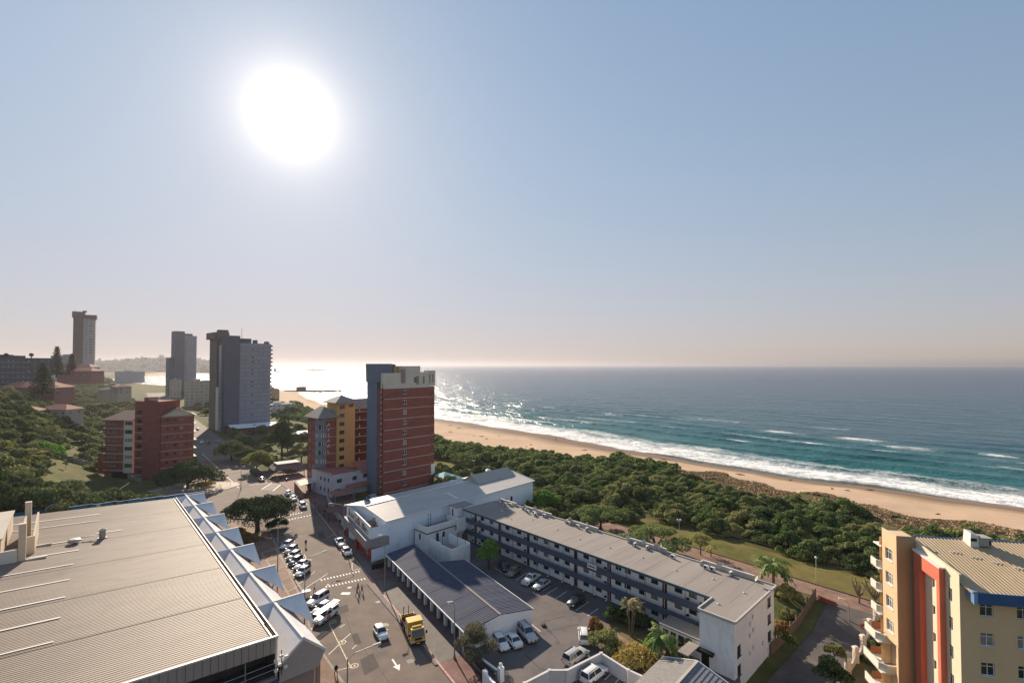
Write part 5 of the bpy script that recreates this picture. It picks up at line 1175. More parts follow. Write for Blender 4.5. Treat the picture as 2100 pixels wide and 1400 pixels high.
# ------------------------------------------------------------------ the sea-front flats on the right
RA = R(-11.0)
rb = thing('sea_front_flats', 'tan and cream flats with coral frame, blue fascia and ribbed tan roof', 'apartment block', (45.9, 49.6, 0), RA); rb.scale = (1, 1.2, 1); bpy.context.view_layer.update()
CREAMR = M('cream_plaster', (.66,.57,.40), (.70,.61,.44), scale=.3, rough=.85, bump=.05, bscale=6)
CORAL = M('coral_plaster', (.55,.145,.088), (.59,.17,.10), scale=.3, rough=.8)
SHADW = M('white_plaster', (.68,.65,.60))
rows = [18.5-2.97*k for k in range(7)]
ops = [(a, b, z, z+1.3) for z in rows for a, b in ((1.75, 2.95), (4.95, 6.1))]
p = MB(); p.facade((0, 0), (6.2, 0), -3, 21.42, ops, .16); p.build('wall', TAN, rb)
for i, o in enumerate(ops): window(rb, (0, 0), (6.2, 0), *o, .16, WFRAME, (CURT if i % 4 in (2, 3) else GLASS), 2, 2, M('window_sill', (.6,.58,.55)), .06)
p = MB(); p.facade((6.2, -.25), (9.5, -.25), -3, 21.5); p.facade((6.2, 0), (6.2, -.25), -3, 21.5); p.build('brick_wall', M('maroon_wall', (.24,.06,.04)), rb)
p = MB(); p.facade((9.5, 0), (20, 0), -3, 21.5); p.facade((20, 0), (20, 9), -3, 21); p.facade((20, 9), (-1.9, 9), -3, 22.5); p.build('rear_wall', TAN, rb)
rl = [19.2-2.97*k for k in range(7)]
def sl(y): return 22.5+1.0*y/6.8
p = MB(); o = [(6.9-1.55, 6.9-.9, z, z+1.35) for z in rl]
p.facade((0, 6.9), (0, 0), -3, 22.5, o + [(6.9-3.6, 6.9-3.15, z+.2, z+1.2) for z in rl], .16); p.hexa([(-.02, 0, 22.45), (.22, 0, 22.45), (.22, 6.9, 22.45), (-.02, 6.9, 22.45)], [(-.02, 0, 22.55), (.22, 0, 22.55), (.22, 6.9, 23.55), (-.02, 6.9, 23.55)])
p.build('cream_wall', CREAMR, rb)
for q_ in o: window(rb, (0, 6.9), (0, 0), *q_, .16, WFRAME, GLASS if rnd.random() < .6 else CURT, 2, 2, None, .06)
for z in rl: window(rb, (0, 6.9), (0, 0), 6.9-3.6, 6.9-3.15, z+.2, z+1.2, .16, WFRAME, GLASS, 1)
# coral portal frame
p = MB(); p.box(-.55, -.0, 4.5, 5.4, -3, 22.5); p.box(-.55, -.0, 1.75, 2.15, -3, 22.2); p.hexa([(-.55, 2.15, 20.7), (0, 2.15, 20.7), (0, 4.5, 20.9), (-.55, 4.5, 20.9)], [(-.55, 2.15, 22.2), (0, 2.15, 22.2), (0, 4.5, 22.48), (-.55, 4.5, 22.48)]); p.build('coral_frame', CORAL, rb)
p = MB(); p.hexa([(-.6, 1.7, 22.2), (0.0, 1.7, 22.2), (0.0, 5.5, 22.5), (-.6, 5.5, 22.5)], [(-.6, 1.7, 22.34), (0.0, 1.7, 22.34), (0.0, 5.5, 22.7), (-.6, 5.5, 22.7)]); p.build('frame_coping', SHADW, rb)
# tan stair block
to = [(.55, 1.75, z, z+1.35) for z in (20.45, 17.6, 14.75, 11.9)]
p = MB(); p.facade((-2.0, 8.3), (-2.0, 5.8), 10.9, 23.95, to, .2); p.facade((-.3, 8.4), (-2.0, 8.4), -3, 24); p.facade((-1.2, 8.3), (-1.2, 5.82), -3, 11); p.facade((-2.0, 5.82), (-1.9, 5.82), -3, 11) ; p.box(-2.0, -1.75, 5.85, 6.15, -3, 11)
p.quad((-2, 5.8, 23.7), (0, 5.8, 23.7), (0, 8.4, 23.7), (-2, 8.4, 23.7)); p.build('stair_block', TAN, rb); p = MB(); p.facade((-2.0, 5.79), (-.0, 5.79), -3, 23.9); p.build('stair_return', M('ochre_brown_plaster', (.42,.265,.145), (.46,.295,.165), scale=.3), rb)
for q_ in to: window(rb, (-2.0, 8.3), (-2.0, 5.8), *q_, .2, WFRAME, CURT if q_[2] < 18 else GLASS, 3, 2, M('window_sill', (.6,.58,.55)), .06)
p = MB(); p.box(-.03, 0.0, 5.42, 5.78, -3, 22.8); p.build('white_strip', SHADW, rb)
# balconies on the sea side, the lower ones larger
for k, (z, x0, x1, y0, y1) in enumerate(((21.5, -2.0, -.3, 8.6, 10.0), (18.7, -2.2, -.4, 8.6, 10.2), (15.9, -2.25, -.4, 8.6, 10.2), (13.1, -2.25, -.4, 8.6, 10.2), (10.2, -2.9, -.5, 7.8, 10.4), (7.2, -3.2, -1.25, 6.8, 10.2), (4.2, -3.2, -1.25, 6.4, 10.0), (1.2, -3.2, -1.25, 6.0, 10.0))):
    bal = MB(); bal.box(x0, x1, y0, y1, z-.15, z); bal.build('balcony_floor', SHADW, rb)
    if k > 0:
        q = MB(); q.prism([(x1, y0-.02), (x0+.6, y0-.02), (x0, y0+.55), (x0, y1), (x0+.14, y1), (x0+.14, y0+.6), (x0+.66, y0+.12), (x1, y0+.12)], z-.15, z+.85); q.build('balcony_parapet', M('balcony_cream', (.70,.64,.54)), rb)
        q = MB(); q.tube([(x1, y0+.05, z+1.1), (x0+.64, y0+.05, z+1.1), (x0+.07, y0+.58, z+1.1), (x0+.07, y1, z+1.1)], .03, 6); q.build('handrail', M('dark_rail', (.06,.05,.05)), rb)
        if k > 3: q = MB(); q.quad((x0+.8, y1, z), (x1, y1, z), (x1, y1, z+.95), (x0+.8, y1, z+.95)); q.build('balcony_back', M('balcony_brown', (.28,.12,.07)), rb)
# ribbed tan mono-pitch roof with blue trim
TANR = M('tan_ribbed_sheet', (.42,.315,.19), (.48,.365,.225), scale=.4, rough=.6, spec=.25, wear=((.36,.27,.17), .8, .56, .8))
def rz_(y): return 21.25+2.25*(y+.95)/7.75
n = 58; wv = 20.5/n
for k in range(n):
    x = .2+k*wv; q = MB()
    pr = [(x, .0), (x+wv*.5, .0), (x+wv*.6, .04), (x+wv*.88, .04), (x+wv, 0)]
    for (xa, ha), (xb, hb) in zip(pr[:-1], pr[1:]): q.quad((xa, -.95, rz_(-.95)+ha), (xb, -.95, rz_(-.95)+hb), (xb, 6.9, rz_(6.9)+hb), (xa, 6.9, rz_(6.9)+ha))
    q.build('roof_sheet', TANR, rb)
p = MB(); p.box(.9, 20.6, -1.06, -.96, 20.2, 21.32); p.build('blue_fascia', BLUEP, rb)
p = MB(); p.beam((.2, 6.98, 23.5), (20.6, 6.98, 23.5), .14, .22); p.build('blue_ridge_trim', BLUEP, rb)
for k in range(8):
    q = MB(); y = -.05-.125*k; q.box(.52, .9, y-.035, y+.035, 20.5-.06*k, 21.4); q.build('blue_slat', M('light_blue_slat', (.22,.36,.55)), rb)
for i in range(6):
    q = MB(); x = 2.6+i*1.5; y = 4.6-i*.62; q.hexa([(x, y, rz_(y)+.08), (x+.9, y-.08, rz_(y-.08)+.08), (x+.9, y, rz_(y)+.08), (x, y+.08, rz_(y+.08)+.08)], [(x, y, rz_(y)+.12), (x+.9, y-.08, rz_(y-.08)+.12), (x+.9, y, rz_(y)+.12), (x, y+.08, rz_(y+.08)+.12)]); q.build('flashing_strip', STRIPM, rb)
pl = thing('roof_plant_box', 'white concrete housing with openings on the ribbed tan roof edge', 'roof plant', (0, 0, 0), RA)
pl.scale = (.78, .78, .72); pl.location = rb.matrix_basis @ Vector((6.4, 6.1, 23.2))
q = MB(); q.hexa([(-1.3, -.7, 0), (-.2, -.7, 0), (-.2, .9, 0), (-1.3, .9, 0)], [(-1.1, -.5, 2.1), (-.2, -.7, 1.7), (-.2, .9, 2.1), (-1.1, .9, 2.3)]); q.build('housing', SHADW, pl)
q = MB(); q.box(-.2, 1.3, -.8, .8, .25, 1.45); q.box(-.3, 1.4, -.9, .9, 1.45, 1.58); q.build('cabinet', M('plant_grey', (.34,.32,.30)), pl)
q = MB(); q.box(-1.25, -.5, -.75, -.66, .9, 1.35); q.box(1.0, 1.2, -.82, -.7, .4, 1.2); q.build('vent_slot', DARK, pl)

# ------------------------------------------------------------------ drive, garden walls and fences by the sea-front flats
def drape(name, u0, u1, t0, t1, z, mat, n=70, m=10):
    b = MB()
    for i in range(n):
        for j in range(m):
            q = [(u0+(u1-u0)*(j+a)/m, t0+(t1-t0)*(i+c)/n) for a, c in ((0, 0), (0, 1), (1, 1), (1, 0))]
            w = [xy(*k) for k in q]; b.quad(*[(k[0], k[1], hz(*k)+z) for k in w])
    return tag(b.build(name, mat), kind='structure')
drape('driveway', 21.8, 28.6, 56, 104, .16, M('drive_asphalt', (.085,.075,.072), (.115,.10,.095), scale=.4, rough=.9, bump=.3, bscale=6, wear=((.16,.13,.11), .35, .56, .72)))
drape('garden_lawn', 4, 21.2, 74, 103, .12, M('garden_grass', (.10,.09,.035), (.20,.15,.085), scale=.2, rough=.95, bump=.5, bscale=3, spec=.05))
WOOD = M('weathered_timber', (.15,.10,.07), (.22,.155,.11), scale=1.5, rough=.85, stretch=(6, 6, .5))
wf = thing('timber_fence', 'tall weathered plank fence beside the drive', 'fence', (*xy(30.6, 81.5), 0), 0)
k = 0; t_ = 81.5
while t_ < 103:
    a = xy(30.6, t_); c = xy(30.6, t_+.52); z = hz(*a); q = MB()
    A, B = Vector((a[0]-wf.location.x, a[1]-wf.location.y)), Vector((c[0]-wf.location.x, c[1]-wf.location.y))
    nn = Vector((-(B-A).y, (B-A).x)).normalized()*.04
    q.hexa([(*(A-nn), z-.1), (*(B-nn), z-.1), (*(B+nn), z-.1), (*(A+nn), z-.1)], [(*(A-nn), z+2.0+.05*(k % 3)), (*(B-nn), z+2.0+.05*(k % 3)), (*(B+nn), z+2.0+.05*(k % 3)), (*(A+nn), z+2.0+.05*(k % 3))]); q.build('plank', WOOD, wf)
    k += 1; t_ += .56
for i in range(8):
    a = xy(30.85, 82+i*2.9); z = hz(*a); q = MB(); q.box(a[0]-wf.location.x-.1, a[0]-wf.location.x+.1, a[1]-wf.location.y-.1, a[1]-wf.location.y+.1, z-.2, z+2.25); q.build('post', WOOD, wf)
gw = thing('garden_wall_end', 'short pale rendered wall with grooves joining the plank fence to the flats', 'wall', (*xy(30.7, 80.9), 0), math.atan2(*(Vector(xy(33.2, 80.4))-Vector(xy(30.7, 80.9))).yx))
for j in range(5): q = MB(); q.box(0, 2.5, -.12+.01*(j % 2), .12, -2.2+j*.36, -1.86+j*.36); q.build('wall_course', WHITE, gw)
# pillared wall on the right of the drive
CRP = M('cream_pillar', (.60,.52,.42), (.66,.58,.48), scale=.8)
pw = thing('pillared_wall', 'low cream garden wall with tall pillars and curved tops along the drive', 'wall', (*xy(21.3, 76), 0), 0)
def rel(o, p): return (p[0]-o.location.x, p[1]-o.location.y)
for i in range(7):
    t_ = 77+i*4.3; a = rel(pw, xy(21.3, t_)); z = hz(*xy(21.3, t_)); q = MB(); q.box(a[0]-.32, a[0]+.32, a[1]-.32, a[1]+.32, z-.3, z+2.3); q.hexa([(a[0]-.42, a[1]-.42, z+2.3), (a[0]+.42, a[1]-.42, z+2.3), (a[0]+.42, a[1]+.42, z+2.3), (a[0]-.42, a[1]+.42, z+2.3)], [(a[0]-.25, a[1]-.25, z+2.6), (a[0]+.25, a[1]-.25, z+2.6), (a[0]+.25, a[1]+.25, z+2.6), (a[0]-.25, a[1]+.25, z+2.6)]); q.build('pillar', CRP, pw)
    if i < 6:
        q = MB()
        for j in range(8):
            ta, tb = t_+.3+3.7*j/8, t_+.3+3.7*(j+1)/8; A = rel(pw, xy(21.3, ta)); B = rel(pw, xy(21.3, tb)); h0 = 1.0+.9*(2*(j/8)-1)**2; h1 = 1.0+.9*(2*((j+1)/8)-1)**2; za = hz(*xy(21.3, ta))
            q.hexa([(A[0]-.1, A[1]+.1, za-.3), (A[0]+.1, A[1]-.1, za-.3), (B[0]+.1, B[1]-.1, za-.3), (B[0]-.1, B[1]+.1, za-.3)], [(A[0]-.1, A[1]+.1, za+h0), (A[0]+.1, A[1]-.1, za+h0), (B[0]+.1, B[1]-.1, za+h1), (B[0]-.1, B[1]+.1, za+h1)])
        q.build('wall_panel', CRP, pw)
for n_, lab, (ua, ta), (ub, tb), h, mt in (('brick_planter', 'low brick planter wall at the top of the drive beside the fence', (30.2, 103.2), (26.8, 102.6), .9, BRICK), ('brick_planter', 'low ruined brick wall at the top of the drive beside the lamp', (22.6, 99.0), (21.6, 103.2), 1.1, BRICK)):
    a, c = xy(ua, ta), xy(ub, tb); o = thing(n_, lab, 'wall', (a[0], a[1], hz(*a)), math.atan2(c[1]-a[1], c[0]-a[0])); L = math.hypot(c[0]-a[0], c[1]-a[1])
    for r_ in range(int(h/.3)):
        for j in range(int(L/.6)): q = MB(); q.box(j*.6+.3*(r_ % 2)+.01, j*.6+.59+.3*(r_ % 2), -.15, .15, r_*.3+.005, r_*.3+.29); q.build('brick_course', mt, o)
# dune fence: timber palisade along the lawn
df = thing('dune_fence', 'dark timber palisade between lawn strip and dune thicket', 'fence', (*xy(20, 121.9), 0), math.atan2(UX.y, UX.x))
pq = MB(); pq.box(-.04, .04, -.03, .03, 0, 1.5); pal = pq.mesh('pale', WOOD)
for k in range(296):
    x = k*.62; w = xy(20+x, 121.9); put('pale', pal, df, (x, 0, hz(*w)), 0, (1, 1, .92+.16*rnd.random()))
for j in range(24):
    q = MB(); za = hz(*xy(20+j*7.6, 121.9)); zb = hz(*xy(20+(j+1)*7.6, 121.9))
    for dz in (.45, 1.15): q.beam((j*7.6, .06, za+dz), ((j+1)*7.6, .06, zb+dz), .06, .08)
    q.build('rail', WOOD, df)
# small tiled building at the foot of the picture
R0, R1, E0 = G(1427, 1359, 4.6), G(1390, 1400, 4.6), G(1373, 1348, 3.3)
tb = thing('tiled_outbuilding', 'small outbuilding with grey tiled gable roof beside the flats entrance', 'building', (R0.x, R0.y, 0), math.atan2((R1-R0).y, (R1-R0).x))
TIL2 = M('grey_roof_tile', (.185,.175,.17), (.245,.225,.21), scale=2.0, rough=.8); TIL3 = M('grey_roof_tile_shaded', (.17,.18,.205), (.22,.225,.25), scale=2.0, rough=.8)  # second tone holds the cool shade of the slope facing away from the sun
for side, mt in ((-1, TIL2), (1, TIL3)):
    for r_ in range(9):
        q = MB(); y0 = side*(5.0-r_*.555); y1 = side*(5.0-(r_+1)*.555-.06); z0 = 3.1+1.5*(r_/9); z1 = 3.1+1.5*((r_+1.1)/9)
        for j in range(24):
            x0 = -.5+j*.6; q.hexa([(x0, y0, z0), (x0+.57, y0, z0), (x0+.57, y1, z1-.06), (x0, y1, z1-.06)] if side < 0 else [(x0, y1, z1-.06), (x0+.57, y1, z1-.06), (x0+.57, y0, z0), (x0, y0, z0)], [(x0, y0, z0+.07), (x0+.57, y0, z0+.07), (x0+.57, y1, z1), (x0, y1, z1)] if side < 0 else [(x0, y1, z1), (x0+.57, y1, z1), (x0+.57, y0, z0+.07), (x0, y0, z0+.07)])
        q.build('tile_row', mt, tb)
q = MB(); q.beam((-.5, 0, 4.66), (14, 0, 4.66), .35, .14); q.build('ridge_tiles', M('pale_ridge', (.42,.38,.34)), tb)
q = MB(); q.facade((14, 4.6), (0, 4.6), -.5, 3.1); q.facade((0, 4.6), (0, -4.6), -.5, 3.1); q.tri((0, 4.6, 3.1), (0, -4.6, 3.1), (0, 0, 4.5)); q.facade((0, -4.6), (14, -4.6), -.5, 3.1); q.build('wall', WHITE, tb)
q = MB(); q.beam((-.55, -5.0, 3.15), (-.55, 0, 4.62), .12, .22); q.beam((-.55, 5.0, 3.15), (-.55, 0, 4.62), .12, .22); q.build('barge_board', WFRAME, tb)
# boundary walls of the lot
def wall_run(label, pts, h, mat, cap=None, posts=True):
    o = thing('boundary_wall', label, 'wall', (pts[0].x, pts[0].y, 0), 0)
    for i, (a, c) in enumerate(zip(pts[:-1], pts[1:])):
        a = a-pts[0]; c = c-pts[0]; q = MB(); q.beam((a.x, a.y, h/2-.1), (c.x, c.y, h/2-.1), .24, h+.2); q.build('wall_panel', mat, o)
        q = MB(); q.beam((a.x, a.y, h+.03), (c.x, c.y, h+.03), .34, .09); q.build('coping', cap or mat, o)
        if posts:
            q = MB(); q.box(c.x-.22, c.x+.22, c.y-.22, c.y+.22, -.1, h+.12); q.build('wall_pier', mat, o)
    return o
wall_run('white rendered wall that turns round the lower parking bay', [G(1040, 1425, 1.9), G(1075.7, 1400, 1.9), G(1127, 1373.6, 1.9), G(1163, 1373.6, 1.9), G(1233, 1338.6, 1.9), G(1288, 1373, 1.9), G(1328, 1391, 1.9)], 1.9, M('lot_wall_grey', (.52,.50,.49), (.58,.56,.55), scale=.4, rough=.9, wear=((.42,.40,.39), .5, .55, .8)))
gp = thing('gate_pillars', 'white gate pillars and curved gate wall at the lot entrance', 'gate', (*G(1027, 1396), 0), R(-56))
q = MB(); q.box(-.35, .35, -.35, .35, 0, 2.0); q.build('pillar', WHITE, gp)
q = MB(); q.lathe([(.0, 2.02), (.2, 2.06), (.29, 2.25), (.24, 2.45), (0, 2.56)], 10); q.build('globe_lamp', M('globe_white', (.8,.8,.78), rough=.3), gp, smooth=True)
q = MB(); q.box(-.2, 2.5, -2.7, -2.35, 0, 2.0); q.box(-.4, .2, -2.75, -2.2, 0, 2.3); q.build('gate_wall', WHITE, gp)
for j in range(14): q = MB(); q.box(-3.2+j*.24, -3.16+j*.24, -2.2, -2.16, .1, 1.7); q.build('gate_bar', BLACKM, gp)
q = MB(); q.box(-3.3, .1, -2.22, -2.14, .25, .33); q.box(-3.3, .1, -2.22, -2.14, 1.45, 1.53); q.build('gate_rail', BLACKM, gp)
q = MB(); q.beam((-3.4, -1.2, 1.85), (-.4, -.4, 1.5), .25, .2); q.build('gate_arm', WHITE, gp)
fn_ = thing('kerb_fence', 'dark steel palisade on a pale plinth between pavement and lot', 'fence', (-7.3, 73.8, 0), math.atan2(KD.y, KD.x))
for j in range(22): q = MB(); q.box(j*.42, j*.42+.1, -.03, .03, .3, 2.0); q.build('pale', BLACKM, fn_)
q = MB(); q.box(-.2, 9.3, -.14, .14, 0, .42); q.build('plinth', CONC, fn_); q = MB(); q.box(-.1, 9.3, .03, .08, .6, .68); q.box(-.1, 9.3, .03, .08, 1.7, 1.78); q.build('rail', BLACKM, fn_)
q = MB(); q.box(-.35, -.2, -.1, .1, 0, 2.9); q.build('white_post', WFRAME, fn_)
# blue mural wall behind the shopping hall
def mural():
    m = M('blue_mural', (.02,.11,.20), (.035,.17,.29), scale=.25, rough=.7, wear=((.03,.035,.07), .35, .54, .60))
    a = Vector((-86, 123.4)) + Vector((-.6717, .7408))*6.5 + Vector((.7408, .6717))*7
    o = thing('mural_wall', 'long blue painted mural wall between the hall and the hedge', 'wall', (a.x, a.y, 0), math.atan2(-.6717, -.7408))
    for k in range(22): q = MB(); q.box(k*4.6, k*4.6+4.56, -.15, .15, 0, 9.5 + .0454*(k*4.6-7)); q.build('wall_panel', m, o)
    for x, r_ in ((30, 1.5), (62, 1.6), (44, .5), (22, .4)):
        q = MB(); q.lathe([(0, 0), (r_, 0)], 16); d = q.build('painted_roundel', M('roundel_white', (.6,.58,.55), (.4,.38,.36), scale=2), o, loc=(x, .165, 9.0 + .0454*(x-7))); d.rotation_euler = (R(-90), 0, 0)
mural()

# ------------------------------------------------------------------ road markings
def mark(pts, mat=PAINT, z=0.004, par=None, name='road_marking'):
    return sheet(name, pts, z, mat, par or road)
def stripe(a, c, w, mat=PAINT, z=.004, par=None):
    a, c = Vector(a), Vector(c); d = (c-a).normalized(); n_ = Vector((-d.y, d.x))*w/2
    return mark([a-n_, c-n_, c+n_, a+n_], mat, z, par)
for (p0, p1, n_) in ((G(657, 1189), G(740, 1170), 13), (G(667, 1203), G(752, 1185), 13), (G(571, 1060), G(622, 1050), 9), (G(585, 1067), G(640, 1055), 9)):
    d = (p1-p0)/n_
    for k in range(n_):
        a = p0+d*(k+.12); c = p0+d*(k+.52); s_ = Vector((KD.x, KD.y))*.38
        mark([a-s_, c-s_, c+s_, a+s_])
ar = G(812, 1362); f_ = KD; s_ = Vector((-KD.y, KD.x))
mark([ar-f_*1.6-s_*.13, ar+f_*.2-s_*.13, ar+f_*.2+s_*.13, ar-f_*1.6+s_*.13]); mark([ar+f_*.2-s_*.55, ar+f_*1.6, ar+f_*.2+s_*.55], name='arrow_head')
stripe(G(675, 1278), G(720, 1369), .14, YPAINT); stripe(G(678, 1377), G(722, 1366), .14, YPAINT); stripe(G(674, 1341), G(697, 1319), .12); stripe(G(699, 1315), G(719, 1298), .12); stripe(G(697, 1286), G(707, 1279), .1); stripe(G(722, 1330), G(731, 1321), .1)
for px, py in ((682, 1274), (702, 1316), (727, 1364)):
    c = G(px, py); q = MB(); n_ = 18
    for k in range(n_):
        a0, a1 = 6.2832*k/n_, 6.2832*(k+1)/n_
        q.quad(*[(c.x+r_*math.cos(a), c.y+r_*math.sin(a), .005) for r_, a in ((.45, a0), (.62, a0), (.62, a1), (.45, a1))])
    q.quad((c.x-.1, c.y-.25, .005), (c.x+.12, c.y-.25, .005), (c.x+.12, c.y+.25, .005), (c.x-.1, c.y+.25, .005)); q.build('bay_ring', YPAINT, road)
for (a, c) in (((609, 1199), (646, 1171)), ((616, 1212), (672, 1175)), ((575, 1112), (601, 1098)), ((568, 1097), (597, 1089)), ((563, 1085), (592, 1081)), ((566, 1104), (601, 1090)), ((594, 1170), (616, 1160)), ((634, 1160), (624, 1136))): stripe(G(*a), G(*c), .11)
for (a, c) in (((670, 1100), (687, 1096)), ((710, 1152), (729, 1148)), ((722, 1169), (741, 1165)), ((722, 1153), (722, 1170))): stripe(G(*a), G(*c), .11)
stripe(G(700, 1216), G(718, 1216), .9); 
for px, py in ((650, 1165), (560, 985)): 
    pass
# box of hatching on the far junction
h0, h1, h2, h3 = G(536, 1003), G(557, 990), G(577, 992), G(560, 1006)
for a, c in ((h0, h1), (h3, h2)): stripe(a, c, .3)
for k in range(5): stripe(h0.lerp(h1, (k+.5)/5), h3.lerp(h2, (k+.5)/5), .16)
stripe(G(415, 930), G(490, 1000), .18); stripe(G(511, 995), G(552, 989), .16); stripe(G(604, 1040), G(640, 1030), .14)
PATCH = M('asphalt_patch', (.075,.062,.055), (.095,.08,.07), scale=1.2, rough=.95); STAIN = M('oil_stain', (.06,.05,.045), (.10,.082,.07), scale=2.5, rough=.6)
for pp in (((738, 1352), (765, 1338), (778, 1366), (748, 1384)), ((690, 1245), (712, 1238), (716, 1252), (694, 1260)), ((650, 1092), (662, 1090), (668, 1102), (655, 1105)), ((720, 1300), (733, 1297), (742, 1318), (728, 1322))): mark([G(*q) for q in pp], PATCH, .0025, name='road_patch')
sr = random.Random(21)
for k in range(26):
    c = G(sr.uniform(600, 850), sr.uniform(1060, 1390)) if k < 14 else G(sr.uniform(1010, 1230), sr.uniform(1190, 1360)); n_ = 9; rr0 = sr.uniform(.25, .8)
    pts_ = [(c.x+rr0*sr.uniform(.6, 1.2)*math.cos(6.283*i/n_), c.y+rr0*sr.uniform(.5, 1.0)*math.sin(6.283*i/n_)) for i in range(n_)]
    mark(pts_, STAIN, .003 if k < 14 else .0065, road if k < 14 else lot, 'oil_stain')
for a, c in (((640, 1080), (722, 1300)), ((722, 1300), (800, 1400)), ((668, 1130), (690, 1240))): stripe(G(*a), G(*c), .08, M('tar_seam', (.028,.026,.026)), .0022)
# lot bay lines
for (a, c) in (((1013, 1163), (1029, 1173)), ((1058, 1189), (1080, 1174)), ((1120, 1218), (1143, 1204)), ((1112, 1212), (1130, 1200)), ((1139, 1227), (1162, 1212)), ((1181, 1251), (1208, 1233)), ((1205, 1262), (1227, 1247)), ((1086, 1275), (1108, 1294)), ((1240, 1393), (1260, 1374)), ((1262, 1399), (1278, 1382))): stripe(G(*a), G(*c), .13, PAINT, .008, lot)
# cracks and tar seams on the lot
SEAM = M('tar_seam', (.028,.026,.026))
for pts in (((1075, 1340), (1105, 1368), (1120, 1375)), ((1010, 1300), (1060, 1315), (1100, 1322)), ((1115, 1275), (1158, 1262)), ((1115, 1275), (1147, 1317)), ((1120, 1295), (1190, 1278)), ((1040, 1270), (1095, 1250))):
    for a, c in zip(pts[:-1], pts[1:]): stripe(G(*a), G(*c), .10, SEAM, .007, lot)
# pale bands across the brick pavement on the left
for k in range(6):
    a = G(536, 1134).lerp(G(606, 1240), k/5.0); c = G(565, 1125).lerp(G(628, 1226), k/5.0); stripe(a, c, .32, CONC, .125, sw_l)
stripe(G(536, 1134), G(606, 1240), .35, CONC, .126, sw_l); stripe(G(565, 1125), G(630, 1228), .4, CONC, .127, sw_l)
# concrete drive strip in front of the garages, slabs of paving in front of the shop
stripe(G(778, 1190), G(925, 1352), 5.2, M('worn_pavement', (.115,.10,.09), (.15,.13,.115), scale=.5, wear=((.08,.07,.065), .3, .5, .7)), .125, sw_r)
for k in range(7): stripe(K(-2-k*4.2, 1.6), K(-2-k*4.2, 4.6), .12, M('paving_joint', (.07,.05,.045)), .126, sw_r)
stripe(K(0, 1.6), K(-30, 2.2), 2.4, M('grey_paving', (.19,.165,.15), (.15,.13,.12), scale=.6), .1255, sw_r)
# garden in front of the flats' wing
gd = sheet('garden', [G(1222, 1300), G(1262, 1262), G(1310, 1290), G(1420, 1345), G(1385, 1390), G(1330, 1385), G(1240, 1335)], .012, M('garden_grass', (.10,.09,.035))); tag(gd, kind='structure')
sheet('garden_path', [G(1240, 1289), G(1247, 1285), G(1330, 1340), G(1322, 1346)], .018, PAVE, gd)

# ------------------------------------------------------------------ street lamps
HEADM = M('lamp_head', (.62,.58,.50))
def street_lamp(label, x, y, h, ang, arm=3.0, z=0.12):
    o = thing('street_lamp', label, 'street lamp', (x, y, z), ang, 'street lamps')
    q = MB(); q.tube([(0, 0, 0), (0, 0, h*.45), (0, 0, h-.3)], [.11, .09, .06], 8); q.build('pole', POLE, o)
    q = MB(); q.tube([(0, 0, h-.35), (.25*arm, 0, h+.1), (arm-.5, 0, h+.42)], .045, 6); q.build('arm', POLE, o)
    q = MB(); q.hexa([(arm-.7, -.12, h+.36), (arm+.25, -.16, h+.44), (arm+.25, .16, h+.44), (arm-.7, .12, h+.36)], [(arm-.7, -.08, h+.5), (arm+.2, -.1, h+.62), (arm+.2, .1, h+.62), (arm-.7, .08, h+.5)]); hd = q.build('lamp_head', HEADM, o)
    q = MB(); q.box(arm-.45, arm+.15, -.1, .1, h+.34, h+.40); q.build('lens', M('lamp_lens', (.5,.5,.48), rough=.2), hd)
    q = MB(); q.lathe([(.2, 0), (.2, .35), (.13, .45)], 8); q.build('base', POLE, o)
g = G(569, 1199); street_lamp('tall lamp post at the kerb by the row of angled cars', g.x, g.y, 12.6, R(33), 2.2)
g = G(624, 1302); street_lamp('tall lamp post between the canopy and the orange-fronted pickup', g.x, g.y, 12.3, R(33), 3.2)
street_lamp('lamp post reaching over the arrow lane beside the white moving car', -18.3, 54, 11.6, R(25), 3.4)
g = G(932, 1350); street_lamp('lamp post on the pavement beside the garages and yellow truck', g.x, g.y, 8.0, R(213), 1.0)
g = G(789, 1209); street_lamp('lamp post on the pavement at the garage and shop corner', g.x, g.y, 10.2, R(213), 1.2)
g = G(705, 1116); street_lamp('lamp post in front of the supermarket signboard', g.x, g.y, 9.6, R(190), 3.4)
g = G(494, 1003); street_lamp('lamp post on the far junction beside the big round tree', g.x, g.y, 7.4, R(20), 1.0)
g = G(1742, 1278, -1); street_lamp('low lamp post among the pillars of the garden wall', g.x, g.y, 3.6, R(160), 1.3, -1.0)
def lawn_lamp(label, px, py, h, heads, z=0.0):
    g = G(px, py); o = thing('lawn_lamp', label, 'lamp', (g.x, g.y, z), 0, 'lamps on the lawn strip')
    q = MB(); q.tube([(0, 0, 0), (0, 0, h)], [.07, .05], 8); q.build('pole', M('cream_post', (.62,.58,.50)), o)
    for dx in ([-.35, .35] if heads == 2 else [0]):
        if heads == 2: q = MB(); q.tube([(0, 0, h-.15), (dx, 0, h)], .035, 6); q.build('bracket', M('cream_post', (.62,.58,.50)), o)
        q = MB(); q.lathe([(0, h), (.15, h+.04), (.25, h+.2), (.25, h+.3), (.12, h+.48), (0, h+.5)], 12, c=(dx, 0)); q.build('globe', M('globe_white', (.8,.8,.78), rough=.3), o, smooth=True)
lawn_lamp('twin-globe lamp on the lawn behind the flats', 1393, 1096, 3.6, 2); lawn_lamp('single-globe cream lamp post on the lawn strip', 1674, 1192, 4.6, 1); lawn_lamp('twin-globe lamp on the lawn near the shop roof end', 972, 966, 4.2, 2)
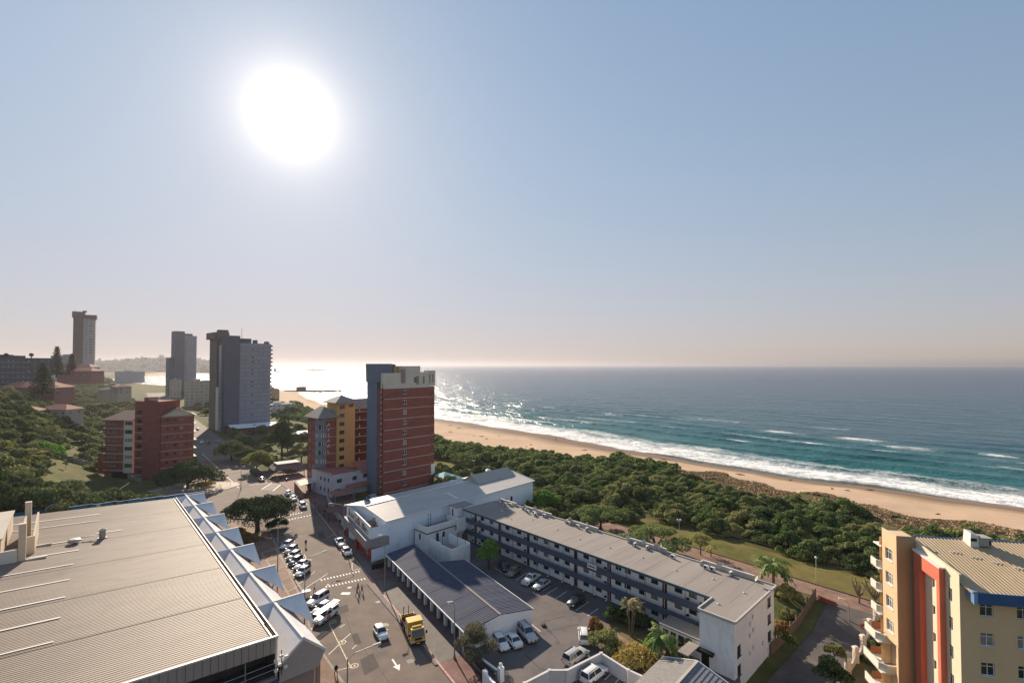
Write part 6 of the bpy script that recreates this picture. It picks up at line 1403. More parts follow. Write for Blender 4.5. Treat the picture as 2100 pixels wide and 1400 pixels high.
# ------------------------------------------------------------------ vegetation
LG = leaf_mat('leaf_dune_green', (0.037,0.074,0.023), (0.085,0.143,0.039), (0.203,0.243,0.088))
LD = leaf_mat('leaf_dark', (0.021,0.039,0.017), (0.040,0.074,0.026), (0.091,0.127,0.043), .22)
LB = leaf_mat('leaf_bright', (0.058,0.139,0.023), (0.111,0.232,0.039), (0.203,0.348,0.069), .4)
LO = leaf_mat('leaf_olive', (0.072,0.097,0.031), (0.153,0.175,0.059), (0.305,0.302,0.118), .35)
LR = leaf_mat('leaf_russet', (0.145,0.045,0.029), (0.270,0.104,0.045), (0.290,0.249,0.083), .4)
LY = leaf_mat('leaf_yellow', (0.187,0.156,0.038), (0.332,0.259,0.062), (0.456,0.353,0.124), .4)
LH = leaf_mat('leaf_hill', (0.044,0.080,0.028), (0.091,0.130,0.043), (0.173,0.190,0.079), .25)
BARK = M('bark', (.07,.05,.038), (.12,.09,.07), scale=3, rough=.95, stretch=(4, 4, .6))
PBARK = M('palm_bark', (.22,.18,.14), (.14,.11,.085), scale=4, rough=.95, stretch=(1, 1, 5))
def leaves(seed, lumps, n, size, flat=0.0, fill=.70):
    """many small leaf-sized quads spread through a cluster of lumps -> vertices, faces"""
    g = np.random.default_rng(seed); L = np.array(lumps, float)
    w = L[:, 3]**2; k = g.choice(len(L), n, p=w/w.sum())
    d = g.normal(size=(n, 3)); d[:, 2] = np.where(d[:, 2] < -.25, -d[:, 2]*.7, d[:, 2]); d /= np.linalg.norm(d, axis=1)[:, None]
    r = L[k, 3]*(fill+(1.05-fill)*g.random(n)**.6)
    sq = L[k, 4] if L.shape[1] > 4 else np.ones(n)
    c = L[k, :3] + d*np.stack([r, r, r*sq], -1)
    nrm = d*.7 + g.normal(size=(n, 3))*.55; nrm[:, 2] += flat; nrm /= np.linalg.norm(nrm, axis=1)[:, None]
    a = np.cross(nrm, g.normal(size=(n, 3))); a /= np.linalg.norm(a, axis=1)[:, None]; b = np.cross(nrm, a)
    s = size*(.55+.9*g.random(n))[:, None]; a = a*s*.5; b = b*s*.34
    V = np.stack([c-a, c-b*.9, c+a, c+b], 1).reshape(-1, 3); Fq = np.arange(n*4).reshape(n, 4)
    return V, Fq
def foliage_mesh(name, V, Fq, mats, extra=None):
    """leaf quads plus an optional MB (stems) with material slot 1"""
    if extra is None: return np_mesh(name, V, Fq, mats, False)[0]
    me = bpy.data.meshes.new(name)
    ev = np.array(extra.v, float); n0 = len(V)
    faces = [tuple(f) for f in Fq.tolist()] + [tuple(i+n0 for i in f) for f in extra.f]
    me.from_pydata(np.vstack([V, ev]).tolist(), [], faces)
    for m in mats: me.materials.append(m)
    idx = np.zeros(len(faces), int); idx[len(Fq):] = 1; me.polygons.foreach_set('material_index', idx); me.update(); return me
def lump_set(r, n, R_, zc, h, rs, sq=.85):
    out = []
    for _ in range(n):
        a = r.uniform(0, 6.283); q = R_*math.sqrt(r.random()); out.append((q*math.cos(a), q*math.sin(a), zc + h*(1-(q/R_)**1.6)*r.uniform(.35, 1.0), rs*r.uniform(.7, 1.25), sq))
    return out
def shrub_mesh(seed, mat, R_=2.7, h=2.0, n=5200, size=.30):
    r = random.Random(seed); L = lump_set(r, 20, R_, .5, h, .85)
    V, Fq = leaves(seed, L, n, size); st = MB()
    for k in range(4):
        a = r.uniform(0, 6.28); st.tube([(0, 0, -.3), (math.cos(a)*R_*.3, math.sin(a)*R_*.3, h*.5), (math.cos(a)*R_*.6, math.sin(a)*R_*.6, h*.95)], [.12, .08, .03], 5)
    return foliage_mesh('shrub', V, Fq, [mat, BARK], st)
SHR = [shrub_mesh(10+i, LG) for i in range(7)] + [shrub_mesh(30+i, LO) for i in range(3)] + [shrub_mesh(40+i, LD) for i in range(2)]
def tree_mesh(seed, mat, R_=4.0, z0=2.6, h=4.0, rs=1.7, nl=16, n=4200, size=.5):
    r = random.Random(seed); L = lump_set(r, nl, R_, z0, h, rs)
    V, Fq = leaves(seed, L, n, size); st = MB(); st.tube([(0, 0, -.5), (.1, .05, z0*.7), (.0, .1, z0+h*.4)], [.32, .24, .12], 7)
    for k in range(5):
        l = L[k*2]; st.tube([(0, 0, z0*.6), (l[0]*.5, l[1]*.5, z0*.6+(l[2]-z0*.6)*.6), (l[0], l[1], l[2])], [.18, .11, .04], 5)
    return foliage_mesh('tree', V, Fq, [mat, BARK], st)
TRE = [tree_mesh(60+i, LH) for i in range(6)] + [tree_mesh(70+i, LD) for i in range(2)] + [tree_mesh(75+i, LO) for i in range(2)]
vr = random.Random(11)
def wander(lst, x, y, r): return all((x-a)**2+(y-b)**2 > (r+c)**2 for a, b, c in lst)
# -- dune thicket between the fence and the beach: the 300 nearest bushes one by one, the rest as one mass
cu_ = np.array([vr.uniform(4, 560) for _ in range(9000)]); ctt = np.array([vr.uniform(124, 190) for _ in range(9000)]); ctv = t_veg(cu_); cn_ = vnoise(cu_, ctt, 16, 51)
kept, cells = [], {}
for u, t, tv, nv_ in zip(cu_.tolist(), ctt.tolist(), ctv.tolist(), cn_.tolist()):
    edge = tv-t
    if edge < 2.5 or (u < 100 and edge < 24 + 4*math.sin(u/9)) or (nv_ < .16 and u < 260): continue
    s = vr.choice((vr.uniform(.6, .95), vr.uniform(.9, 1.35), vr.uniform(1.2, 1.75)))*(0.5+.5*min(1, edge/16))
    x, y = xy(u, t); ci = (int(x//6), int(y//6))
    if y < 40: continue
    if any((x-a)**2+(y-b)**2 < (1.38*(s+c))**2 for i in (-1, 0, 1) for j in (-1, 0, 1) for a, b, c in cells.get((ci[0]+i, ci[1]+j), ())): continue
    kept.append((x, y, s)); cells.setdefault(ci, []).append((x, y, s))
kept.sort(key=lambda k: k[0]**2+k[1]**2)
for i, (x, y, s) in enumerate(kept[:290]):
    k = vr.random(); me = SHR[vr.randrange(7)] if k < .66 else SHR[7+vr.randrange(3)] if k < .88 else SHR[10+vr.randrange(2)]
    o = put('dune_shrub', me, None, (x, y, hz(x, y)-.1), vr.uniform(0, 6.28), (s*vr.uniform(.9, 1.15), s*vr.uniform(.9, 1.15), s*vr.uniform(.6, 1.15)))
    tag(o, 'dense wind-clipped evergreen bush in the dune thicket behind the palisade', 'shrub', 'dune thicket bushes')
VV, FF = [], []; base = 0
lod = [leaves(200+i, lump_set(random.Random(200+i), 8, 2.5, .6, 2.2, 1.15), 420, .85) for i in range(5)]
for x, y, s in kept[290:]:
    V0, F0_ = lod[vr.randrange(5)]; a = vr.uniform(0, 6.28); c_, s_ = math.cos(a), math.sin(a)
    W = np.stack([V0[:, 0]*c_-V0[:, 1]*s_, V0[:, 0]*s_+V0[:, 1]*c_, V0[:, 2]], -1)*s + np.array([x, y, hz(x, y)-.1])
    VV.append(W); FF.append(F0_+base); base += len(W)
me, _ = np_mesh('dune_thicket', np.vstack(VV), np.vstack(FF), LG, False)
tag(put('dune_thicket', me), 'far mass of dark green dune thicket along the beach', 'thicket', kind='stuff')
# low creepers and dune grass spilling on to the sand
g = np.random.default_rng(9)
u = g.uniform(0, 330, 220000); tv = t_veg(u); t = tv - np.abs(g.normal(0, 14, len(u))) + g.normal(0, 2, len(u))
ok = (t <= tv+1.5+10*np.exp(-((u-175)/60)**2)*g.random(len(u))) & (t > 124) & (vnoise(u, t, 5, 61) >= .36 + np.where(t > tv-1, .2, -.2))
u, t = u[ok][:60000], t[ok][:60000]; cc = np.stack(xy(u, t), -1)
cc = np.array(cc); cz = height(cc[:, 0], cc[:, 1])
n = len(cc); c = np.column_stack([cc, cz + .12 + .3*g.random(n)]); a = g.normal(size=(n, 3)); a[:, 2] *= .4; a /= np.linalg.norm(a, axis=1)[:, None]; b = np.cross(a, np.array([0, 0, 1.0])+.6*g.normal(size=(n, 3))); b /= np.linalg.norm(b, axis=1)[:, None]
s = (.5+.7*g.random(n))[:, None]; a = a*s*.6; b = b*s*.35
me, _ = np_mesh('dune_creeper', np.stack([c-a, c-b, c+a, c+b], 1).reshape(-1, 3), np.arange(4*n).reshape(n, 4), leaf_mat('leaf_dune_grass', (0.093,0.083,0.041), (0.228,0.177,0.093), (0.353,0.249,0.145), .2), False)
tag(put('dune_creeper', me), 'low brownish dune grass and creeper at the edge of the sand', 'dune grass', kind='stuff')

# -- hillside wood (left)
occ = []
lawns = [((105, 232), (885, 1000)), ((60, 190), (935, 1000)), ((0, 75), (900, 950))]
def add_tree(x, y, s, meshes, name, label, grp, zs=1.0, cat='tree'):
    o = put(name, meshes[vr.randrange(len(meshes))], None, (x, y, hz(x, y)-.2), vr.uniform(0, 6.28), (s, s, s*zs)); return tag(o, label, cat, grp)
cnt = 0
for _ in range(1900):
    px = vr.uniform(-20, 345); py = vr.uniform(768, 1000)
    if any(a[0] < px < a[1] and b[0] < py < b[1] for a, b in lawns): continue
    if px > 200 and py > 880: continue
    if px < 75 and py < 800: continue
    p = GT(px, py)
    if p.z > 40.5 or p.z < .3 or p.length > 900: continue
    u, t = ut(p.x, p.y)
    if t > -3: continue
    s = vr.uniform(.75, 1.35)
    if not all((p.x-a)**2+(p.y-b)**2 > (2.35*(s+c))**2 for a, b, c in occ): continue
    occ.append((p.x, p.y, s)); add_tree(p.x, p.y, s, TRE, 'hillside_tree', 'bushy evergreen tree in the wood that covers the hillside', 'hillside wood'); cnt += 1
    if cnt > 280: break
# understorey as one mass
VV, FF = [], []; base = 0
for _ in range(420):
    px = vr.uniform(-20, 350); py = vr.uniform(764, 990)
    if any(a[0] < px < a[1] and b[0] < py < b[1] for a, b in lawns): continue
    if px > 200 and py > 890: continue
    p = GT(px, py)
    if p.z > 40.5 or p.z < .3 or p.length > 1200: continue
    s = vr.uniform(.9, 1.7)*(1 + p.length/900); V0, F0_ = lod[vr.randrange(5)]; VV.append(V0*s + np.array([p.x, p.y, p.z-.3])); FF.append(F0_+base); base += len(V0)
me, _ = np_mesh('hillside_undergrowth', np.vstack(VV), np.vstack(FF), LH, False)
tag(put('hillside_undergrowth', me), 'dense undergrowth between the trees of the hillside wood', 'undergrowth', kind='stuff')
# distant wooded strip along the far street and valley
VV, FF = [], []; base = 0
for _ in range(520):
    u = vr.uniform(420, 2600); t = vr.choice((vr.uniform(-160, 30), vr.uniform(95, 150) if u < 900 else vr.uniform(-300, 20)))
    if t > float(t_veg(u))-8: continue
    x, y = xy(u, t); s = vr.uniform(1.4, 3.2); V0, F0_ = lod[vr.randrange(5)]; VV.append(V0*s + np.array([x, y, hz(x, y)-.3])); FF.append(F0_+base); base += len(V0)
me, _ = np_mesh('far_woodland', np.vstack(VV), np.vstack(FF), LH, False)
tag(put('far_woodland', me), 'hazy far woodland along the coast beyond the towers', 'woodland', kind='stuff')

def parts_tree(name, label, x, y, mat, seed, R_, z0, h, rs, nl, n, size, trunk=.4, fork=4, zs=1.0, lean=(0, 0), sq=.8, sparse=.70):
    o = thing(name, label, 'tree', (x, y, hz(x, y)), 0)
    r = random.Random(seed); L = lump_set(r, nl, R_, z0, h, rs, sq)
    V, Fq = leaves(seed, L, n, size, fill=sparse); me, _ = np_mesh('crown', V, Fq, mat, False); put('crown', me, o)
    st = MB(); st.tube([(0, 0, -.4), (lean[0]*.3, lean[1]*.3, z0*.35), (lean[0], lean[1], z0*.7)], [trunk*1.25, trunk, trunk*.8], 8)
    st.build('trunk', BARK, o)
    for k in range(fork):
        l = L[(k*len(L))//fork]; q = MB(); q.tube([(lean[0], lean[1], z0*.6), (l[0]*.45, l[1]*.45, z0*.6+(l[2]-z0*.6)*.62), (l[0]*.95, l[1]*.95, l[2])], [trunk*.6, trunk*.35, trunk*.12], 6); q.build('limb', BARK, o)
    return o
g_ = G(528, 1088); parts_tree('shade_tree', 'great round dark shade tree with forked trunk by the angled parking', g_.x, g_.y, LD, 301, 7.4, 4.4, 4.6, 2.5, 34, 17000, .42, .55, 7)
g_ = G(385, 1002); parts_tree('shade_tree', 'wide dark tree in front of the hillside brick flats', g_.x, g_.y, LD, 302, 8.2, 3.2, 6.0, 3.0, 26, 11000, .6, .5, 5)
g_ = G(474, 944); parts_tree('park_tree', 'spreading dark green tree nearest the street in the little park', g_.x, g_.y, LH, 303, 6.4, 3.5, 6.0, 2.6, 20, 7000, .6, .4, 4)
g_ = G(526, 968); parts_tree('park_tree', 'green and tawny tree beside the thatched park shelter', g_.x, g_.y, LO, 304, 5.4, 3.0, 6.5, 2.2, 22, 7000, .55, .35, 5)
g_ = G(505, 950); parts_tree('park_tree', 'low green tree between the two larger park trees', g_.x, g_.y, LH, 314, 4.4, 2.4, 4.5, 2.0, 14, 5000, .55, .3, 4)
g_ = G(618, 948); parts_tree('park_tree', 'round green tree against the brick and blue corner bay', g_.x, g_.y, LH, 305, 3.8, 3.2, 6.2, 2.1, 14, 4500, .55, .3, 4)
g_ = G(590, 925); parts_tree('park_tree', 'small dark tree behind the park shelter', g_.x, g_.y, LD, 315, 3.4, 2.6, 4.6, 1.9, 12, 4000, .55, .3, 4)
g_ = G(1002, 1165); parts_tree('courtyard_tree', 'bright green tree against the galleries of the walk-up flats', g_.x, g_.y, LB, 306, 2.0, 2.4, 3.8, 1.25, 16, 5200, .32, .22, 4)
g_ = G(972, 1357); parts_tree('olive_tree', 'feathery grey-olive tree at the lot gate beside the garages', g_.x, g_.y, leaf_mat('leaf_grey_olive', (0.073,0.079,0.045), (0.145,0.142,0.083), (0.249,0.228,0.145), .3), 307, 2.5, 1.9, 3.4, 1.25, 18, 9500, .20, .16, 6, sparse=.35)
g_ = G(1120, 1048); parts_tree('round_tree', 'round fresh green tree just past the supermarket end wall', g_.x, g_.y, LB, 308, 3.4, 2.4, 4.2, 1.7, 16, 6000, .42, .3, 4)
for i, (px, py, R_, h, lab) in enumerate(((1232, 1085, 6.2, 2.4, 'flat-topped acacia behind the middle of the flats'), (1345, 1138, 6.4, 2.6, 'broad flat-topped acacia behind the flats near the twin-globe lamp'))):
    g_ = G(px, py); parts_tree('acacia', lab, g_.x, g_.y, LG, 320+i, R_, 3.6, h, 1.8, 22, 9500, .42, .3, 6, sq=.5)
g_ = G(1437, 1138); parts_tree('thin_tree', 'thin open-crowned tree on the lawn edge behind the flats', g_.x, g_.y, LO, 330, 2.0, 3.2, 2.4, .9, 12, 1500, .3, .12, 7, sparse=.2)
p = GT(82, 950); parts_tree('lawn_tree', 'domed sunlit tree on the hillside lawn above the hedge', p.x, p.y, LB, 331, 5.6, 2.6, 5.0, 2.2, 18, 7000, .5, .35, 4)
p = GT(20, 965); parts_tree('umbrella_tree', 'bare-branched umbrella tree at the edge of the hillside lawn', p.x, p.y, LO, 332, 7.5, 4.6, 2.2, 1.3, 22, 3600, .42, .3, 9, sq=.45, sparse=.3)
p = GT(135, 962); parts_tree('young_tree', 'thin young tree on the open hillside lawn', p.x, p.y, LH, 333, .7, 1.8, 1.4, .5, 5, 300, .3, .06, 2)
# hedge bank behind the mural wall
ML = Vector((-.7408, -.6717)); HB = Vector((-86, 123.4)) + Vector((-.6717, .7408))*10
hk = 0
for row in range(4):
    for k in range(4, 25):
        q = HB + ML*(-14+k*4.6+vr.uniform(-1, 1)) + Vector((-.6717, .7408))*(row*5.0+vr.uniform(-1, 1))
        o = add_tree(q.x, q.y, vr.uniform(.95, 1.4), [TRE[6], TRE[7], TRE[0], TRE[2]] if row < 3 else TRE[:6], 'hedge_tree', 'dark bushy tree of the bank behind the blue mural wall', 'bank of trees behind the mural wall', .95)
# gardens behind the flats and beside the promenade
for k in range(70):
    u = vr.uniform(30, 150); t = vr.uniform(87, 103)
    x, y = xy(u, t); s = vr.uniform(.45, .95)
    if u < 33: s *= .6
    me = [SHR[vr.randrange(7)], SHR[7+vr.randrange(3)], SHR[10+vr.randrange(2)]][vr.choice((0, 0, 1, 1, 2))]
    o = put('garden_shrub', me, None, (x, y, hz(x, y)-.1), vr.uniform(0, 6.28), (s, s, s*vr.uniform(.8, 1.5))); tag(o, 'bushy garden shrub between the flats and the promenade', 'shrub', 'shrubs behind the flats')
for k in range(26):                    # right-hand garden and around the drive
    u = vr.uniform(5, 20); t = vr.uniform(77, 103); x, y = xy(u, t); s = vr.uniform(.28, .6)
    if x > 42 and y < 62: continue
    o = put('garden_shrub', SHR[vr.randrange(10)], None, (x, y, hz(x, y)-.1), vr.uniform(0, 6.28), (s, s, s)); tag(o, 'low shrub in the garden of the sea-front flats', 'shrub', 'shrubs by the sea-front flats')
# trees along the promenade near the brick tower and far park
for k in range(46):
    u = vr.uniform(150, 330); t = vr.uniform(80, 103) if k % 3 else vr.uniform(55, 80); x, y = xy(u, t)
    if u < 190 and t < 96: continue
    add_tree(x, y, vr.uniform(.5, .95), TRE, 'park_bush_tree', 'low evergreen tree in the beach park beyond the brick tower', 'beach park trees')
for k in range(34):
    u = vr.uniform(330, 640); t = vr.choice((vr.uniform(36, 44), vr.uniform(68, 95))); x, y = xy(u, t); add_tree(x, y, vr.uniform(.6, 1.0), TRE, 'street_tree', 'dark leafy tree lining the far street', 'trees along the far street')
# wood between the flats, the supermarket and the dunes
for k in range(150):
    u = vr.uniform(80, 168); t = vr.uniform(88, 124); x, y = xy(u, t)
    if u > 128 and t < 97 or (u > 116 and t < 90): continue
    s = vr.uniform(.42, .8); me = vr.choice(TRE[:6]+TRE[8:]+SHR[:9])
    if me in SHR: s *= 1.5
    o = put('coast_tree', me, None, (x, y, hz(x, y)-.3), vr.uniform(0, 6.28), (s, s, s*vr.uniform(.7, 1.0))); tag(o, 'low bushy tree of the wood between flats, supermarket and dunes', 'tree', 'wood behind the flats')
# wooded valley west of the far street, one mass
VV, FF = [], []; base = 0
for _ in range(900):
    u = vr.uniform(255, 980) if _ < 700 else vr.uniform(900, 1900); t = vr.uniform(-150, 33)
    x, y = xy(u, t); px_ = 1050+F_PX*x/y
    if px_ < 150 and t < -40: continue
    s = vr.uniform(1.2, 2.3)*(1+u/1500); V0, F0_ = lod[vr.randrange(5)]; VV.append(V0*np.array([s, s, s*.85]) + np.array([x, y, hz(x, y)-.3])); FF.append(F0_+base); base += len(V0)
me, _ = np_mesh('valley_wood', np.vstack(VV), np.vstack(FF), LH, False)
tag(put('valley_wood', me), 'dense woodland filling the valley west of the far street', 'woodland', kind='stuff')
# -- tall araucaria-like pines
def pine(name, label, x, y, h, r0, seed, mat=LD, z=None):
    o = thing(name, label, 'tree', (x, y, hz(x, y) if z is None else z), 0); r = random.Random(seed); g = np.random.default_rng(seed)
    st = MB(); st.tube([(0, 0, -.5), (0, 0, h*.5), (0, 0, h)], [h*.022, h*.015, .04], 7); st.build('trunk', BARK, o)
    P = []; br = MB(); tiers = 15
    for k in range(tiers):
        f = k/(tiers-1); zz = h*(.12+.86*f); R_ = r0*(1-f)**.75+.25; nb = 8
        for j in range(nb):
            a = 6.283*j/nb + k*.5 + r.uniform(-.2, .2); q = R_*r.uniform(.8, 1.08); tip = (math.cos(a)*q, math.sin(a)*q, zz-.06*q+.12*q*f)
            br.tube([(0, 0, zz), (tip[0]*.6, tip[1]*.6, zz+.02*q), tip], [.07, .05, .02], 4)
            m = int(26*q/r0)+7; s = g.random(m)**.7
            pos = np.column_stack([tip[0]*s, tip[1]*s, zz+(tip[2]-zz)*s]) + g.normal(size=(m, 3))*np.array([.28, .28, .12])*(h/18); P.append(pos)
    br.build('branches', BARK, o)
    c = np.vstack(P); n = len(c); nr = g.normal(size=(n, 3))*.5+np.array([0, 0, 1.0]); nr /= np.linalg.norm(nr, axis=1)[:, None]; a = np.cross(nr, g.normal(size=(n, 3))); a /= np.linalg.norm(a, axis=1)[:, None]; b = np.cross(nr, a)
    s = (.5+.5*g.random(n))[:, None]*h/18; V = np.stack([c-a*s, c-b*s*.5, c+a*s, c+b*s*.5], 1).reshape(-1, 3); me, _ = np_mesh('needles', V, np.arange(4*n).reshape(n, 4), mat, False); put('needles', me, o)
g_ = G(578, 934); parts_tree('pine_tree', 'tall dense dark evergreen in the park in front of the slab tower', g_.x, g_.y, LD, 309, 5.6, 6.0, 12.5, 2.9, 34, 11000, .6, .5, 6, sq=.6)
pine('norfolk_pine', 'tall tiered pine beside the dark blue flats', -300*1.0, 306, 21, 7.0, 41, LD, 24)
pine('norfolk_pine', 'slender dark pine in front of the pale hilltop block', -400, 420, 27, 5.0, 42, LD, 33)
pine('norfolk_pine', 'shorter pine beside the slender hilltop pine', -398, 432, 21, 4.0, 43, LD, 33)
# -- palms
def frond(q, a, L, droop, w, up, mi=0, n=7):
    """one arching frond: a folded ribbon of leaflets"""
    pts = []
    for k in range(n+1):
        s = k/n; r = L*s*(1-.12*s); z = up*L*s*(1-s*.3) - droop*L*s*s; pts.append(Vector((math.cos(a)*r, math.sin(a)*r, z)))
    sd = Vector((-math.sin(a), math.cos(a), 0))
    for k in range(n):
        w0 = w*math.sin(math.pi*min(.97, .12+.88*k/n)); w1 = w*math.sin(math.pi*min(.985, .12+.88*(k+1)/n)); 
        for sg_ in (-1, 1):
            A, B = pts[k], pts[k+1]; mid_ = A.lerp(B, .62)
            q.quad(A, mid_, mid_+sd*sg_*w1*.9+Vector((0, 0, -w1*.55))+(B-A)*.5, A+sd*sg_*w0+Vector((0, 0, -w0*.5))+(B-A)*.35, mi)
def palm(label, x, y, h, L, nf, seed, mat, z=0.0, trunk=.2, grp='garden palms', stems=1, name='palm_tree', droop=.75):
    o = thing(name, label, 'palm', (x, y, z), 0); r = random.Random(seed)
    for s_ in range(stems):
        dx, dy = (r.uniform(-.9, .9), r.uniform(-.9, .9)) if stems > 1 else (0, 0); hh = h*r.uniform(.75, 1.05) if stems > 1 else h; bx, by = dx*.25, dy*.25
        q = MB(); q.tube([(bx, by, -.3), (bx+dx*.3, by+dy*.3, hh*.5), (dx, dy, hh)], [trunk*1.2, trunk, trunk*.8], 8); q.build('trunk', PBARK, o)
        for k in range(nf):
            q = MB(); frond(q, 6.283*k/nf*2.4+r.uniform(-.2, .2), L*r.uniform(.75, 1.1), droop*r.uniform(.5, 1.4), L*.17, r.choice((.9, .6, .35, .1))); f_ = q.build('frond', mat, o, loc=(dx, dy, hh-.05))
PL = leaf_mat('leaf_palm', (0.040,0.104,0.023), (0.091,0.175,0.039), (0.223,0.279,0.088), .35); PLY = leaf_mat('leaf_palm_yellow', (0.145,0.177,0.030), (0.270,0.270,0.052), (0.415,0.353,0.104), .45)
g_ = G(1357, 1377); palm('single-stemmed fan palm in the garden of the flats', g_.x, g_.y, 5.2, 2.9, 30, 1, PL, 0, .22)
g_ = G(1293, 1303); palm('clump of tall thin-stemmed palms in front of the galleries', g_.x, g_.y, 5.6, 1.7, 9, 2, leaf_mat('leaf_palm_dry', (0.104,0.113,0.041), (0.207,0.187,0.073), (0.415,0.332,0.166), .35), 0, .07, stems=6)
p_ = xy(36.5, 99); palm('large feather palm at the sea-side corner of the flats', p_[0], p_[1], 5.8, 4.4, 30, 3, PL, 0, .26)
for i, (px, py, h, lab, mt) in enumerate(((1458, 1140, 2.0, 'small yellow-green palm on the promenade verge', PLY), (1135, 1062, 2.4, 'yellowish palm between flats and dune trees', PLY), (1150, 1064, 1.8, 'smaller yellowish palm beside the taller one', PLY), (1812, 1236, 2.6, 'low dark palm in the sea-front garden', PL), (1792, 1290, 1.0, 'spiky yellow palm by the pillared wall', PLY), (1365, 1150, 1.2, 'stubby palm behind the flats', PLY), (26, 800, 7.0, 'palm in front of the brick-red roof on the hill', PL))):
    g_ = GT(px, py); palm(lab, g_.x, g_.y, h, 1.9 if i < 6 else 5, 14, 10+i, mt, g_.z, .13)
# -- dragon trees with rosettes on bare forks, by the right-hand flats
def dragon(label, x, y, h, n, seed):
    o = thing('dragon_tree', label, 'tree', (x, y, hz(x, y)), 0); r = random.Random(seed)
    q = MB(); q.tube([(0, 0, -.3), (.05, 0, h*.3)], [.2, .16], 7); q.build('trunk', PBARK, o)
    for k in range(n):
        a = 6.283*k/n+r.uniform(-.4, .4); rr_ = r.uniform(.5, 2.0); hh = h*r.uniform(.7, 1.0); tip = (math.cos(a)*rr_, math.sin(a)*rr_, hh)
        q = MB(); q.tube([(0, 0, h*.28), (tip[0]*.45, tip[1]*.45, h*.5), tip], [.11, .08, .06], 6); q.build('limb', PBARK, o)
        q = MB()
        for j in range(22):
            b = r.uniform(0, 6.28); e = r.uniform(-.3, 1.3); d = Vector((math.cos(b)*math.cos(e), math.sin(b)*math.cos(e), math.sin(e))); sd = d.cross(Vector((.3, .1, 1))).normalized()*.05; q.quad(-sd, sd, d*.5+sd*.8, d*.62, 0)
        q.build('rosette', LO, o, loc=tip)
for i, (px, py, h, lab) in enumerate(((1795, 1246, 5.2, 'branching dragon tree beside the sea-front balconies'), (1762, 1236, 4.2, 'smaller dragon tree at the promenade edge'))):
    g_ = G(px, py); dragon(lab, g_.x, g_.y, h, 11, 50+i)
# -- garden shrubs round the lot
def gshrub(label, px, py, s, mat, seed, zs=1.0, n=2600, size=.30, name='garden_shrub'):
    g_ = G(px, py); o = thing(name, label, 'shrub', (g_.x, g_.y, 0), 0); r = random.Random(seed)
    V, Fq = leaves(seed, lump_set(r, 12, 1.0*s, .35*s, 1.1*s*zs, .55*s), n, size, fill=.5); me, _ = np_mesh('foliage', V, Fq, mat, False); put('foliage', me, o)
    q = MB(); 
    for k in range(5): a = r.uniform(0, 6.28); q.tube([(0, 0, -.1), (math.cos(a)*s*.5, math.sin(a)*s*.5, s*zs*.8)], [.06, .02], 5)
    q.build('stem', BARK, o)
gshrub('russet croton bush at the corner of the parking garden', 1224, 1296, 1.2, LR, 81, 1.4); gshrub('large green and russet bush beside the white hatchback', 1236, 1334, 1.9, LO, 82, 1.2); gshrub('pale yellow-leaved bush spilling over the white wall', 1303, 1368, 2.4, LY, 83, 1.0, 4200)
gshrub('olive bush next to the yellow-leaved bush', 1345, 1380, 1.3, LO, 84, 1.2); gshrub('red and green croton by the entrance canopy', 1383, 1352, 1.2, LR, 85, 1.2); gshrub('columnar cactus-like bush by the porch', 1401, 1352, .7, LB, 86, 2.2); gshrub('white-flowering frangipani bush below the gallery', 1398, 1318, 1.3, LB, 87, 1.4)
gshrub('broad leafy bush between the tall palms and the fan palm', 1330, 1335, 1.5, LB, 100, 1.1); gshrub('tall green bush at the porch roof edge', 1420, 1338, 1.2, LG, 101, 1.5); gshrub('dark green bush under the tall thin palms', 1262, 1272, 1.5, LD, 88, 1.0); gshrub('leafy bush under the lowest gallery', 1310, 1285, 1.8, LD, 89, .9); gshrub('leafy planting at the foot of the bright courtyard tree', 985, 1180, 1.0, LH, 90, .8)
gshrub('brownish low hedge under the great shade tree', 492, 1098, 1.6, LR, 91, .6); gshrub('brown ground-cover beside the shade tree trunk', 515, 1108, 1.9, LR, 92, .45); gshrub('planting behind the steel railing on the traffic island', 405, 1003, 2.4, LO, 93, .5); gshrub('flower bed on the rounded traffic island', 425, 997, 2.0, LY, 94, .35)
gshrub('dark clipped bush beside the angled bays under the shade tree', 568, 1084, 2.2, LD, 95, .75, 4200); gshrub('flowering bush by the pillared wall of the drive', 1712, 1345, 1.1, LO, 96, 1.6); gshrub('dark bushes at the end of the drive', 1708, 1400, 2.0, LD, 97, .8); gshrub('bush beside the plank fence', 1620, 1318, 1.0, LG, 98, 1.2); gshrub('spiky bush between plank fence and flats', 1600, 1300, 1.2, LR, 99, 1.3)
# ------------------------------------------------------------------ vehicles
TYRE = M('tyre_rubber', (.014,.014,.014), rough=.9); RIMM = M('alloy_rim', (.42,.42,.43), rough=.35, metal=.8)
CGL = M('car_glass', (.012,.014,.017), (.03,.034,.04), scale=1.2, rough=.05, spec=.9); HEADL = M('headlight_glass', (.62,.64,.66), rough=.1); TAILL = M('tail_light', (.30,.015,.012), rough=.25); PLATE = M('number_plate', (.7,.68,.5)); BLKP = M('black_plastic', (.02,.02,.021), rough=.6)
def paint(name, c): 
    m = M('car_paint_'+name, c, rough=.32, spec=.5); b = m.node_tree.nodes['Principled BSDF']; b.inputs['Coat Weight'].default_value = .6; b.inputs['Coat Roughness'].default_value = .08; return m
PAINTS = dict(white=(.74,.73,.71), cream=(.66,.60,.50), silver=(.42,.42,.43), grey=(.20,.20,.205), navy=(.035,.05,.11), black=(.012,.014,.016), dgreen=(.015,.024,.022), gold=(.20,.155,.10), blue=(.36,.45,.55), red=(.30,.025,.02), orange=(.55,.11,.02))
